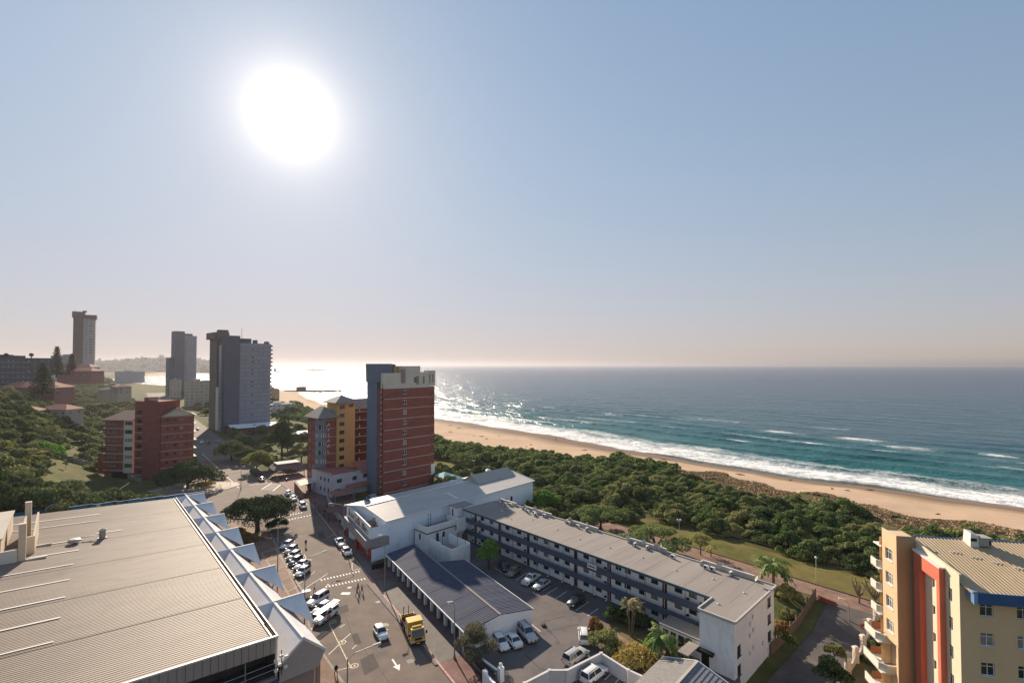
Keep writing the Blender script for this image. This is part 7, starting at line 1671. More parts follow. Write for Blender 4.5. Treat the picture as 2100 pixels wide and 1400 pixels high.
SPEC = dict(  # length, width, roof, belt, then body top profile [(x, z)] front to back and cabin (base front/back, roof front/back)
    hatch=(3.85, 1.70, 1.48, .92, [(.5,.55),(.47,.70),(.30,.90),(.16,.97),(-.44,.99),(-.485,.80),(-.5,.55)], (.19,-.475,.02,-.40)),
    sedan=(4.50, 1.74, 1.42, .92, [(.5,.52),(.475,.68),(.30,.86),(.17,.94),(-.28,.97),(-.44,.95),(-.49,.78),(-.5,.52)], (.19,-.33,.04,-.20)),
    suv=(4.60, 1.84, 1.76, 1.08, [(.5,.62),(.48,.85),(.30,1.05),(.19,1.10),(-.46,1.12),(-.49,.90),(-.5,.6)], (.20,-.485,.08,-.44)),
    van=(4.20, 1.72, 1.80, 1.05, [(.5,.60),(.485,.82),(.36,1.02),(.26,1.08),(-.46,1.08),(-.49,.9),(-.5,.6)], (.27,-.485,.12,-.46)),
    pickup=(5.10, 1.80, 1.70, 1.04, [(.5,.62),(.485,.86),(.30,1.02),(.20,1.06),(-.10,1.08),(-.485,1.06),(-.5,.62)], (.21,-.12,.08,-.07)))
_cars = {}
def car_meshes(kind, pname):
    key = (kind, pname)
    if key in _cars: return _cars[key]
    L, W, H, B, prof, (cf, cb, rf, rbk) = SPEC[kind]; pm = paint(pname, PAINTS[pname]); hw = W/2; out = []
    # body shell: loft of rounded sections along the length
    b = MB(); secs = []
    for i, (fx, zt) in enumerate(prof):
        x = fx*L; end = .80 if i in (0, len(prof)-1) else (.93 if i in (1, len(prof)-2) else 1.0); zb = .30 if 0 < i < len(prof)-1 else .34
        w = hw*end; secs.append([(x, -w*.86, zb), (x, -w*.985, zb+.14), (x, -w, (zb+zt)/2), (x, -w*.965, zt-.10), (x, -w*.84, zt), (x, 0, zt+.025), (x, w*.84, zt), (x, w*.965, zt-.10), (x, w, (zb+zt)/2), (x, w*.985, zb+.14), (x, w*.86, zb)])
    n = 11; base = len(b.v)
    for s in secs: b.v += s
    for i in range(len(secs)-1):
        for j in range(n): a = base+i*n+j; c = base+i*n+(j+1) % n; b.f.append((a, c, c+n, a+n)); b.m.append(0)
    b.f.append(tuple(base+j for j in range(n))); b.m.append(0); e = base+(len(secs)-1)*n; b.f.append(tuple(e+n-1-j for j in range(n))); b.m.append(0)
    # cabin in body colour (pillars and roof)
    x0, x1, r0, r1 = cf*L, cb*L, rf*L, rbk*L; wb, wr = hw*.90, hw*.72; zb = B
    if kind == 'pickup': pass
    bo = [(x0, -wb, zb), (x1, -wb, zb), (x1, wb, zb), (x0, wb, zb)]; to = [(r0, -wr, H-.06), (r1, -wr, H-.06), (r1, wr, H-.06), (r0, wr, H-.06)]
    for j in range(4): b.quad(bo[j], to[j], to[(j+1) % 4], bo[(j+1) % 4])
    m_ = .06; tp = [(r0-.12, -wr+m_*1.6, H), (r1+.1, -wr+m_*1.6, H), (r1+.1, wr-m_*1.6, H), (r0-.12, wr-m_*1.6, H)]
    for j in range(4): b.quad(to[j], tp[j], tp[(j+1) % 4], to[(j+1) % 4])
    b.poly(tp)
    if kind == 'pickup':
        bx0, bx1 = -.11*L, -.47*L; b.box(bx1, bx0-.02, -hw*.78, hw*.78, .80, .82)
    me = b.mesh('body', [pm], True)
    bm = bmesh.new(); bm.from_mesh(me); bmesh.ops.remove_doubles(bm, verts=bm.verts, dist=.001); bmesh.ops.recalc_face_normals(bm, faces=bm.faces[:]); 
    for f in bm.faces: f.smooth = True
    for ed in bm.edges:
        if len(ed.link_faces) == 2 and ed.calc_face_angle(0) > .75: ed.smooth = False
    bm.to_mesh(me); bm.free(); out.append(('body', me, None))
    # glass panels just proud of the cabin
    def panel(A, B_, C, D, inset, off):
        A, B_, C, D = map(Vector, (A, B_, C, D)); c = (A+B_+C+D)/4; nn = (B_-A).cross(D-A).normalized()
        if nn.dot(c-Vector((0, 0, .8))) < 0: nn = -nn
        return [tuple(p+(c-p)*inset+nn*off) for p in (A, B_, C, D)]
    g = MB(); g.poly(panel(bo[0], to[0], to[3], bo[3], .07, .012)); out.append(('windscreen', g.mesh('windscreen', CGL), None))
    g = MB(); g.poly(panel(bo[1], to[1], to[2], bo[2], .12, .012)); out.append(('rear_window', g.mesh('rear_window', CGL), None))
    for sd in (0, 1):
        P, Q = (bo[0], bo[1]) if sd == 0 else (bo[3], bo[2]); S, T = (to[0], to[1]) if sd == 0 else (to[3], to[2])
        P, Q, S, T = map(Vector, (P, Q, S, T)); k = .5; Mb, Mt = P.lerp(Q, k), S.lerp(T, k)
        for a, c_, d, e_ in ((P, Mb, Mt, S), (Mb, Q, T, Mt)) if kind != 'pickup' else ((P, Q, T, S),):
            g = MB(); g.poly(panel(a, c_, d, e_, .10, .012)); out.append(('side_window', g.mesh('side_window', CGL), None))
    zf = prof[1][1]
    for s in (-1, 1):
        g = MB(); g.box(L*.462, L*.494, s*hw*.80-.17, s*hw*.80+.17, zf-.16, zf-.02); out.append(('headlight', g.mesh('headlight', HEADL), None))
        g = MB(); g.box(-L*.497, -L*.474, s*hw*.84-.10, s*hw*.84+.10, prof[-2][1]-.22, prof[-2][1]-.02); out.append(('tail_light', g.mesh('tail_light', TAILL), None))
        g = MB(); g.box(cf*L-.25, cf*L-.08, s*(hw+.03)-.10, s*(hw+.03)+.10, B+.02, B+.16); out.append(('mirror', g.mesh('mirror', pm), None))
    g = MB(); g.box(L*.47, L*.503, -hw*.55, hw*.55, .36, .52); out.append(('grille', g.mesh('grille', BLKP), None))
    g = MB(); g.box(L*.500, L*.512, -.25, .25, .40, .50); out.append(('number_plate', g.mesh('number_plate', PLATE), None))
    g = MB(); g.box(-L*.512, -L*.499, -.25, .25, .62, .74); out.append(('number_plate', g.mesh('number_plate', PLATE), None))
    if kind in ('suv', 'van'):
        g = MB(); g.box(r1+.1, r0-.3, -wr+.06, -wr+.11, H, H+.07); g.box(r1+.1, r0-.3, wr-.11, wr-.06, H, H+.07); out.append(('roof_rails', g.mesh('roof_rails', BLKP), None))
    wr_ = .31 if kind in ('hatch', 'sedan') else .37
    for fx in (.315, -.30):
        for s in (-1, 1):
            g = MB(); g.lathe([(wr_*.55, -.10), (wr_, -.10), (wr_, .10), (wr_*.55, .10)], 14); tm = g.mesh('tyre', TYRE)
            h_ = MB(); h_.lathe([(0, .105), (wr_*.25, .11), (wr_*.56, .09), (wr_*.56, -.09), (0, -.1)], 12); out.append(('wheel', tm, (fx*L, s*(hw-.09), wr_, s, h_.mesh('rim', RIMM))))
    _cars[key] = out; return out
def make_car(label, kind, pname, px, py, head, cat='car', z=0.0, grp=None):
    g = G(px, py, .55+z); o = thing('car' if cat == 'car' else 'pickup_truck', label, cat, (g.x, g.y, z), head, grp)
    for nm, me, w in car_meshes(kind, pname):
        if w is None: put(nm, me, o)
        else:
            wh = put('wheel', me, o, (w[0], w[1], w[2])); wh.rotation_euler = (R(90) if w[3] < 0 else R(-90), 0, 0); put('rim', w[4], wh)
    return o
def hd(f, r): a, b = G(*f), G(*r); return math.atan2((a-b).y, (a-b).x)
HS_ = math.atan2(KD.y, KD.x); HA = hd((608, 1183), (632, 1165))
make_car('white hatchback driving down the lane beside the yellow truck', 'hatch', 'white', 781, 1297, HS_, z=0)
for lab, k, c, px, py in (('cream-white hatchback first in the angled row under the tree shade', 'hatch', 'white', 588, 1117), ('silver hatchback second in the angled row', 'hatch', 'silver', 597, 1127), ('white hatchback third in the angled row with sunlit roof', 'hatch', 'cream', 602, 1139), ('dark navy hatchback in the angled row', 'hatch', 'navy', 606, 1150), ('white car with its door open in the angled row', 'sedan', 'white', 619, 1157), ('white hatchback last in the angled row before the crossing', 'hatch', 'white', 620, 1172)):
    make_car(lab, k, c, px, py, HA)
HB_ = hd((637, 1241), (670, 1220.6))
make_car('white crossover parked just below the crossing', 'suv', 'white', 652, 1229, HB_); make_car('white car squeezed between crossover and ladder pickup', 'hatch', 'white', 660, 1247, HB_)
make_car('white double-cab pickup parked before the supermarket', 'pickup', 'white', 697, 1112, HS_, 'pickup'); make_car('white hatchback parked behind the white double-cab before the supermarket', 'hatch', 'white', 711, 1131, HS_)
make_car('pale blue hatchback first in the queue at the far junction', 'hatch', 'blue', 591, 1011, HS_); make_car('white saloon second in the queue at the far junction', 'sedan', 'white', 602, 1021, HS_); make_car('silver-white estate last in the queue at the crossing', 'suv', 'silver', 621, 1037, HS_)
make_car('sunlit silver car parked under the great shade tree', 'hatch', 'silver', 556, 1052, HA); make_car('red hatchback by the green-covered trailer', 'hatch', 'red', 537, 983, HS_)
make_car('white saloon parked in the yard beside the carport', 'sedan', 'white', 765, 1018, R(120)); make_car('white car far down the street behind the brick flats', 'sedan', 'white', 414, 906, HS_); make_car('black car far down the street beside the white one', 'hatch', 'black', 427, 907, HS_); make_car('silver car among trees far down the street', 'hatch', 'silver', 447, 905, R(140)); make_car('white car beyond the brick flats on the far kerb', 'hatch', 'white', 405, 880, R(125))
HL = hd((1060, 1196), (1084, 1178))
for lab, k, c, px, py, hh in (('black saloon deepest in the lot by the courtyard tree', 'sedan', 'black', 1034, 1159, hd((1042, 1168), (1030, 1150))), ('bronze car beside the black saloon in the lot', 'hatch', 'gold', 1053, 1172, hd((1045, 1178), (1062, 1165))), ('silver coupe beside the white pickup in the lot', 'sedan', 'silver', 1111, 1198, hd((1096, 1207), (1122, 1191))), ('dark green-black hatchback alone in the painted bays', 'hatch', 'dgreen', 1181, 1232, hd((1166, 1240), (1192, 1224))), ('silver estate with glass roof at the garage end wall', 'suv', 'silver', 1080, 1298, hd((1095, 1312), (1068, 1283))), ('white saloon with its tail to the lot beside the silver estate', 'sedan', 'white', 1051, 1310, hd((1037, 1296), (1063, 1325))), ('white hatchback half hidden by the olive tree', 'hatch', 'white', 1027, 1317, hd((1036, 1330), (1018, 1305))), ('white hatchback standing by the garden bushes', 'van', 'white', 1197, 1303, hd((1195, 1290), (1198, 1318))), ('silver four-by-four against the white lot wall', 'suv', 'silver', 1180, 1345, hd((1200, 1332), (1165, 1356))), ('white four-by-four in the lower bay beyond the wall', 'suv', 'white', 1218, 1382, hd((1240, 1366), (1202, 1394)))):
    make_car(lab, k, c, px, py, hh)
make_car('white single-cab pickup with black load bed in the lot', 'pickup', 'white', 1089, 1187, hd((1102, 1178), (1075, 1196)), 'pickup')
# ladder pickup with orange bonnet and door, canopy and roof rack
lp = make_car('white pickup with orange bonnet and door carrying long ladders', 'pickup', 'white', 669, 1262, hd((646, 1279), (692, 1246)), 'pickup')
OR = paint('orange', PAINTS['orange'])
q = MB(); q.hexa([(1.15, -.62, 1.09), (2.25, -.6, .98), (2.25, .6, .98), (1.15, .62, 1.09)], [(1.15, -.60, 1.12), (2.22, -.58, 1.01), (2.22, .58, 1.01), (1.15, .60, 1.12)]); q.build('bonnet', OR, lp)
for s in (-1, 1): q = MB(); q.box(-.05, .95, s*.905-.012, s*.905+.012, .45, 1.03); q.build('door', OR, lp)
q = MB(); q.hexa([(-2.45, -.85, 1.05), (-.6, -.85, 1.05), (-.6, .85, 1.05), (-2.45, .85, 1.05)], [(-2.35, -.68, 1.78), (-.62, -.68, 1.78), (-.62, .68, 1.78), (-2.35, .68, 1.78)]); q.build('canopy', paint('white', PAINTS['white']), lp)
for s in (-1, 1): q = MB(); q.hexa([(-2.2, s*.835-.01, 1.18), (-.85, s*.835-.01, 1.18), (-.85, s*.835+.01, 1.18), (-2.2, s*.835+.01, 1.18)], [(-2.1, s*.75-.01, 1.6), (-.85, s*.75-.01, 1.6), (-.85, s*.75+.01, 1.6), (-2.1, s*.75+.01, 1.6)]); q.build('canopy_window', CGL, lp)
q = MB(); q.box(-2.5, -1.5, -.87, .87, 1.04, 1.065); q.build('canopy_sill', BLKP, lp)
for x in (-1.9, .1): q = MB(); q.box(x-.04, x+.04, -.75, .75, 1.86, 1.92); q.build('rack_bar', BLKP, lp)
ld = thing('ladder', 'two long aluminium ladders lashed on the orange-fronted pickup', 'ladder', tuple(lp.location), lp.rotation_euler.z)
for y in (-.55, -.2, .15, .5): q = MB(); q.box(-2.9, 2.6, y-.035, y+.035, 1.93, 2.03); q.build('rail', GREYM, ld)
for y in (-.375, .325):
    for k in range(17): q = MB(); q.box(-2.8+k*.33, -2.76+k*.33, y-.17, y+.17, 1.96, 2.0); q.build('rung', GREYM, ld)

# ---- yellow municipal truck
YEL = paint('yellow', (.62,.36,.015)); DKST = M('dark_steel_tray', (.045,.04,.038), (.08,.065,.055), scale=1.5, rough=.8)
f_, r_ = G(862, 1338), G(826, 1262)
tc_ = G(846, 1300); tk = thing('yellow_truck', 'yellow crew-cab works truck with rubble tray and trailing tool deck', 'truck', (tc_.x, tc_.y, 0), math.atan2((f_-r_).y, (f_-r_).x))
q = MB(); q.box(-4.2, 3.4, -.45, .45, .55, .85); q.build('chassis', BLKP, tk)
q = MB(); q.hexa([(1.9, -1.15, .55), (3.75, -1.15, .55), (3.75, 1.15, .55), (1.9, 1.15, .55)], [(1.9, -1.1, 1.55), (3.72, -1.12, 1.55), (3.72, 1.12, 1.55), (1.9, 1.1, 1.55)]); q.hexa([(1.9, -1.1, 1.55), (3.72, -1.12, 1.55), (3.72, 1.12, 1.55), (1.9, 1.1, 1.55)], [(2.0, -1.0, 2.55), (3.30, -1.0, 2.55), (3.30, 1.0, 2.55), (2.0, 1.0, 2.55)]); q.build('cab', YEL, tk)
q = MB(); q.hexa([(3.725, -1.0, 1.5), (3.74, -1.0, 1.5), (3.74, 1.0, 1.5), (3.725, 1.0, 1.5)], [(3.36, -.92, 2.42), (3.375, -.92, 2.42), (3.375, .92, 2.42), (3.36, .92, 2.42)]); q.build('windscreen', CGL, tk)
for s in (-1, 1):
    q = MB(); q.hexa([(2.3, s*1.115-.01, 1.55), (3.4, s*1.125-.01, 1.55), (3.4, s*1.125+.01, 1.55), (2.3, s*1.115+.01, 1.55)], [(2.3, s*1.03-.01, 2.35), (3.15, s*1.03-.01, 2.35), (3.15, s*1.03+.01, 2.35), (2.3, s*1.03+.01, 2.35)]); q.build('side_window', CGL, tk)
    q = MB(); q.box(3.5, 3.6, s*1.35-.14, s*1.35+.14, 1.7, 2.2); q.build('mirror', BLKP, tk)
    q = MB(); q.box(3.72, 3.80, s*.85-.2, s*.85+.2, .75, 1.0); q.build('headlight', HEADL, tk)
q = MB(); q.box(3.6, 3.82, -1.1, 1.1, .42, .72); q.build('bumper', BLKP, tk)
q = MB(); q.box(3.74, 3.80, -.55, .55, 1.05, 1.35); q.build('grille', BLKP, tk); q = MB(); q.box(3.82, 3.84, -.26, .26, .5, .62); q.build('number_plate', PLATE, tk)
q = MB(); q.box(2.4, 2.9, -.75, .75, 2.58, 2.72); q.build('light_bar', M('amber_bar', (.35,.22,.05)), tk)
q = MB(); q.box(.1, 1.85, -1.2, 1.2, .85, 3.0); q.build('crew_box', YEL, tk)
for s in (-1, 1): q = MB(); q.box(.6, 1.3, s*1.205-.01, s*1.205+.01, 1.8, 2.5); q.build('crew_window', CGL, tk)
q = MB(); q.box(-2.6, .05, -1.2, 1.2, .9, 1.0); q.box(-2.6, .05, -1.22, -1.14, 1.0, 1.55); q.box(-2.6, .05, 1.14, 1.22, 1.0, 1.55); q.box(-2.66, -2.58, -1.2, 1.2, 1.0, 1.9); q.build('tray', DKST, tk)
q = MB(); rr = random.Random(5)
for k in range(60): x, y, s = rr.uniform(-2.3, -.2), rr.uniform(-.9, .9), rr.uniform(.12, .35); z = 1.0+.45*(1-abs(y)); q.hexa([(x-s, y-s*.6, z-.2), (x+s, y-s, z-.2), (x+s*.7, y+s, z-.2), (x-s, y+s*.8, z-.2)], [(x-s*.5, y-s*.4, z+s*.4), (x+s*.6, y-s*.5, z+s*.5), (x+s*.3, y+s*.6, z+s*.3), (x-s*.6, y+s*.4, z+s*.4)])
q.build('rubble', M('rubble', (.22,.17,.14), (.34,.28,.24), scale=2), tk)
q = MB(); q.box(-4.4, -2.75, -1.15, 1.15, .85, 1.0); q.box(-4.4, -2.75, -1.18, -1.08, 1.0, 1.5); q.box(-4.4, -2.75, 1.08, 1.18, 1.0, 1.5); q.box(-4.45, -4.35, -1.15, 1.15, 1.0, 1.3); q.build('tool_deck', YEL, tk)
q = MB(); q.tube([(-3.9, -.6, 1.0), (-3.9, -.6, 2.9)], .06, 6); q.tube([(-3.7, .2, 1.0), (-3.7, .2, 3.0)], .06, 6); q.tube([(-3.9, -.6, 2.6), (-4.2, -.3, 2.5)], .05, 6); q.build('tool_post', BLKP, tk)
for x in (2.85, -1.6, -3.6):
    for s in (-1, 1): q = MB(); q.lathe([(.28, -.15), (.5, -.15), (.5, .15), (.28, .15)], 16); w = q.build('wheel', TYRE, tk, loc=(x, s*1.0, .5)); w.rotation_euler = (R(90), 0, 0); q = MB(); q.lathe([(0, .1), (.28, .12), (.28, -.12), (0, -.1)], 12); q.build('rim', RIMM, w)
cn = thing('traffic_cones', 'stack of orange traffic cones lying on the tool deck of the truck', 'traffic cones', tuple(tk.matrix_basis @ Vector((-3.1, .2, 1.02))), tk.rotation_euler.z)
for k in range(3): q = MB(); q.lathe([(.2, 0), (.17, .05), (.03, .75), (0, .75)], 10); o = q.build('cone', M('cone_orange', (.6,.1,.02)), cn, loc=(-.2+k*.28, -.7, .15+.05*k)); o.rotation_euler = (R(-80), 0, .3*k)
# far trucks
def box_truck(label, px, py, head, cabm, boxm, L=6.0, cover=False):
    g = G(px, py, .8); o = thing('small_truck', label, 'truck', (g.x, g.y, 0), head)
    q = MB(); q.hexa([(L*.28, -1, .5), (L*.5, -1, .5), (L*.5, 1, .5), (L*.28, 1, .5)], [(L*.28, -.9, 2.2), (L*.44, -.9, 2.2), (L*.44, .9, 2.2), (L*.28, .9, 2.2)]); q.build('cab', cabm, o)
    q = MB(); q.hexa([(L*.485, -.85, 1.4), (L*.495, -.85, 1.4), (L*.495, .85, 1.4), (L*.485, .85, 1.4)], [(L*.452, -.8, 2.05), (L*.46, -.8, 2.05), (L*.46, .8, 2.05), (L*.452, .8, 2.05)]); q.build('windscreen', CGL, o)
    q = MB(); q.box(-L*.5, L*.27, -1.05, 1.05, .8, 1.0); q.box(-L*.5, L*.27, -1.07, -1.0, 1.0, 1.5); q.box(-L*.5, L*.27, 1.0, 1.07, 1.0, 1.5); q.build('load_bed', boxm if not cover else DKST, o)
    if cover: q = MB(); q.hexa([(-L*.5, -1.08, 1.1), (L*.25, -1.08, 1.1), (L*.25, 1.08, 1.1), (-L*.5, 1.08, 1.1)], [(-L*.48, -.8, 2.5), (L*.22, -.8, 2.6), (L*.22, .8, 2.6), (-L*.48, .8, 2.5)]); q.build('tarpaulin', boxm, o)
    else: q = MB(); q.box(-L*.48, L*.25, -.98, .98, 1.0, 1.25); q.build('load', M('rusty_brown', (.17,.11,.075)), o)
    for x in (L*.38, -L*.3):
        for s in (-1, 1): q = MB(); q.lathe([(0, -.12), (.42, -.12), (.42, .12), (0, .12)], 12); w = q.build('wheel', TYRE, o, loc=(x, s*.9, .42)); w.rotation_euler = (R(90), 0, 0)
box_truck('white open truck parked beyond the rounded island', 449, 977, R(178), paint('white', PAINTS['white']), paint('white', PAINTS['white']))
box_truck('truck under a dark green tarpaulin at the park corner', 524, 970, HS_+.3, M('teal_cab', (.03,.10,.09)), M('green_tarp', (.03,.13,.09), (.045,.17,.115), scale=.8), 6.5, True)

# ------------------------------------------------------------------ people
SKIN = M('skin', (.10,.055,.035), rough=.6); HAIRM = M('dark_hair', (.01,.009,.009))
def person(label, px, py, face, shirt, trousers, stride=.25, arm=(.1, .1), z=0.0, hat=None, sit=False, name='person'):
    """one continuous skinned figure; faces are coloured by the limb they belong to"""
    g = G(px, py, z); o_loc = (g.x, g.y, z)
    J = [((0, 0, .95), .15), ((0, 0, 1.15), .145), ((0, 0, 1.38), .165), ((0, 0, 1.48), .07), ((0, 0, 1.56), .06), ((.02, 0, 1.67), .105)]
    E = [(0, 1), (1, 2), (2, 3), (3, 4), (4, 5)]; zone = {}
    def add(p, r, par): J.append((p, r)); E.append((par, len(J)-1)); return len(J)-1
    for s, st, am in ((1, stride, arm[0]), (-1, -stride, arm[1])):
        if sit:
            h = add((.05, s*.1, .5), .11, 0) if False else add((.12, s*.1, .9), .10, 0); k = add((.45, s*.1, .9), .08, h); f = add((.45, s*.1, .48), .05, k); add((.58, s*.1, .44), .04, f)
        else:
            h = add((0, s*.1, .86), .105, 0); k = add((st*.55+.05, s*.1, .50), .072, h); f = add((st-.05*(st < 0), s*.1, .09), .048, k); add((st+.14, s*.1, .045), .042, f)
        sh = add((0, s*.19, 1.40), .068, 2); el = add((-.08+am*.3, s*.25, 1.13), .05, sh); wr = add((.06+am, s*.25, .90+abs(am)*.25), .036, el); add((.1+am*1.1, s*.25, .82+abs(am)*.28), .034, wr)
    me = bpy.data.meshes.new('figure'); me.from_pydata([j[0] for j in J], E, [])
    o = bpy.data.objects.new('tmp_figure', me); COL.objects.link(o)
    md = o.modifiers.new('skin', 'SKIN'); 
    sk = me.skin_vertices[0].data if me.skin_vertices else None
    if sk is None: bpy.context.view_layer.objects.active = o; bpy.ops.mesh.customdata_skin_add(); sk = me.skin_vertices[0].data
    for v, j in zip(sk, J): v.radius = (j[1], j[1])
    sk[0].use_root = True
    o.modifiers.new('sub', 'SUBSURF').levels = 1
    bpy.context.view_layer.update(); ev = bpy.data.meshes.new_from_object(o.evaluated_get(bpy.context.evaluated_depsgraph_get())); bpy.data.objects.remove(o)
    ev.materials.clear()
    for m in (shirt, trousers, SKIN, HAIRM, BLKP): ev.materials.append(m)
    for p in ev.polygons:
        c = p.center; p.use_smooth = True
        if sit: p.material_index = 3 if c.z > 1.70 else 2 if c.z > 1.5 else 0 if c.z > .98 or c.x < .1 else 1 if c.z > .55 else 4
        else: p.material_index = 3 if c.z > 1.71 or (c.z > 1.6 and c.x < -.02) else 2 if c.z > 1.49 else (2 if abs(c.y) > .17 and c.z < 1.02 else 0) if c.z > .93 or (abs(c.y) > .2 and c.z > .7) else 1 if c.z > .11 else 4
    b = put(name, ev, None, o_loc, face); tag(b, label, 'person')
    if sit: b.location.z = z-.42
    if hat: q = MB(); q.lathe([(.2, 1.73), (.12, 1.76), (.11, 1.83), (0, 1.85)], 10); q.build('hat', hat, b)
    return b
CL = lambda n_, c: M('cloth_'+n_, c, rough=.9)
BLK, NAV, WHT, MAR, GRY, KHK = CL('black', (.015,.015,.017)), CL('navy', (.02,.03,.08)), CL('white', (.6,.6,.58)), CL('maroon', (.10,.015,.015)), CL('grey', (.12,.12,.125)), CL('khaki', (.2,.15,.1))
person('person in dark clothes walking up the middle of the road', 627, 1120, R(120), BLK, BLK, .22)
person('person in blue walking over the crossing ahead of two others', 732, 1221, R(20), NAV, NAV, .28, (.2, -.15)); person('person in black walking at the crossing behind the one in blue', 734, 1211, R(25), BLK, BLK, .25); person('person in dark clothes at the crossing nearest the pavement', 742, 1215, R(20), GRY, BLK, .22)
person('person in a white shirt carrying a bundle behind the parked crossover', 645, 1213, R(200), WHT, KHK, .15, (.35, .35)); person('person in maroon standing at the open door of the white car', 635, 1166, R(160), MAR, BLK, .05)
person('person in black walking on the brick pavement by the kerb', 689, 1386, R(130), BLK, GRY, .3); person('person in dark clothes near the great shade tree trunk', 566, 1067, R(90), BLK, BLK, .12); person('person in grey standing beside the shade tree bays', 570, 1066, R(60), GRY, BLK, .1)
person('person in red and black seated on the pavement by the canopy', 560, 1196, R(10), MAR, BLK, sit=True); person('person in black walking past the supermarket columns', 697, 1076, R(120), BLK, BLK, .2)
for i, (px, py, lab) in enumerate(((1140, 899, 'tiny figure walking on the sand at the water line'), (1117, 929, 'tiny figure standing high on the beach'))):
    p = G(px, py, -4.2 if i == 0 else -2.0); b = person(lab, px, py, R(100), BLK, BLK, .2); b.location = (p.x, p.y, hz(p.x, p.y))

# ------------------------------------------------------------------ street furniture and small things
vs_ = thing('vendor_stall', 'pavement vendor stand of potted plants and dark boxes by the hall corner', 'stall', (*G(633, 1393), .12), R(30))
q = MB(); q.box(-.5, .5, -.35, .35, 0, .75); q.build('table', M('stall_wood', (.12,.075,.05)), vs_)
V, Fq = leaves(777, [(-.3, 0, 1.0, .3, 1), (.3, .1, 1.05, .3, 1), (0, -.1, 1.3, .25, 1)], 500, .16, fill=.3); me, _ = np_mesh('plants', V, Fq, LO, False); put('plants', me, vs_)
for k in range(5): q = MB(); q.lathe([(.1, .75), (.13, 1.0), (0, 1.0)], 8, c=(-.35+k*.17, .1*(k % 2))); q.build('pot', WFRAME if k % 2 else BRICK, vs_)
for lab, px, py, s in (('dark green wheelie bin by the lamp post before the shop', 707, 1097, 1), ('dark green bin at the red corner of the shop', 761, 1150, 1), ('row of black bins left at the kerb below the shop', 765, 1168, 1)):
    g = G(px, py); bn = thing('waste_bin', lab, 'bin', (g.x, g.y, .12), HS_)
    for k in range(1 if 'row' not in lab else 4):
        q = MB(); q.hexa([(-.25, -.25+k*.7, .08), (.25, -.25+k*.7, .08), (.25, .25+k*.7, .08), (-.25, .25+k*.7, .08)], [(-.32, -.3+k*.7, 1.0), (.32, -.3+k*.7, 1.0), (.32, .3+k*.7, 1.0), (-.32, .3+k*.7, 1.0)]); q.build('bin_body', M('bin_green', (.015,.075,.04)) if 'green' in lab else BLKP, bn); q = MB(); q.box(-.34, .36, -.32+k*.7, .32+k*.7, 1.0, 1.08); q.build('bin_lid', BLKP, bn)
g = G(1115, 1283); bl = thing('bollard', 'small white-topped bollard on a dark tyre base in the lot', 'bollard', (g.x, g.y, .01), 0)
q = MB(); q.lathe([(.15, 0), (.38, .0), (.42, .12), (.38, .25), (.15, .25)], 12); q.build('base', TYRE, bl); q = MB(); q.lathe([(.07, .2), (.05, 1.3), (0, 1.32)], 8); q.build('post', WFRAME, bl)
for i, (px, py) in enumerate(((1153, 1202), (1173, 1209), (1197, 1221), (1219, 1229), (1243, 1241), (1124, 1190))):
    g = G(px, py); sp = thing('lot_light', 'low white globe light on the wall side of the parking bays', 'light', (g.x, g.y, .01), 0, 'globe lights along the flats'); q = MB(); q.tube([(0, 0, 0), (0, 0, .8)], .04, 6); q.build('post', BLACKM, sp); q = MB(); q.lathe([(0, .8), (.13, .86), (.13, 1.0), (0, 1.06)], 8); q.build('globe', M('globe_white', (.8,.8,.78), rough=.3), sp)
g = G(628, 1226); ub = thing('utility_box', 'white utility box on the pavement beside the crossover', 'box', (g.x, g.y, .12), R(35)); q = MB(); q.box(-.6, .6, -.35, .35, 0, 1.2); q.build('cabinet', M('cabinet_cream', (.62,.58,.5)), ub); q = MB(); q.box(-.7, .7, -.45, .45, 1.2, 1.3); q.build('lid', WFRAME, ub)
# rounded traffic island with railing
c = G(418, 1003); isl = thing('railing', 'white tubular railing round the planted traffic island', 'railing', (c.x, c.y, 0), 0)
pts = [(-9, -7), (-4, -4.5), (1, -2), (5, 1.5), (6.5, 5)]
q = MB(); q.tube([(x, y, 1.1) for x, y in pts], .06, 6); q.build('top_rail', WFRAME, isl); q = MB(); q.tube([(x, y, .6) for x, y in pts], .05, 6); q.build('mid_rail', WFRAME, isl)
for x, y in pts: q = MB(); q.tube([(x, y, 0), (x, y, 1.1)], .06, 6); q.build('post', WFRAME, isl)
isl2 = slab('traffic_island', [(c.x+x, c.y+y) for x, y in ((-18, -3), (-8, -9), (2, -5), (8, 0), (9.5, 6), (6, 10), (-2, 10), (-14, 8))], -.2, .13, M('island_paving', (.42,.33,.26), (.36,.28,.22), scale=.6)); tag(isl2, kind='structure')
# park shelter
c = G(588, 972); shl = thing('park_shelter', 'open park shelter with flat-topped thatched roof on posts', 'shelter', (c.x, c.y, .1), R(40))
q = MB(); q.hexa([(-6, -5, 2.9), (6, -5, 2.9), (6, 5, 2.9), (-6, 5, 2.9)], [(-4.0, -2.6, 4.6), (4.0, -2.6, 4.6), (4.0, 2.6, 4.6), (-4.0, 2.6, 4.6)]); q.build('thatch', M('grey_thatch', (.13,.10,.08), (.18,.14,.11), scale=2, bump=.5, bscale=6), shl)
q = MB(); q.box(-4.3, 4.3, -2.9, 2.9, 4.6, 4.85); q.build('roof_cap', M('cap_slate', (.36,.35,.36)), shl)
for x in (-5.4, 0, 5.4):
    for y in (-4.4, 4.4): q = MB(); q.tube([(x, y, 0), (x, y, 3.0)], .12, 6); q.build('post', WOOD, shl)
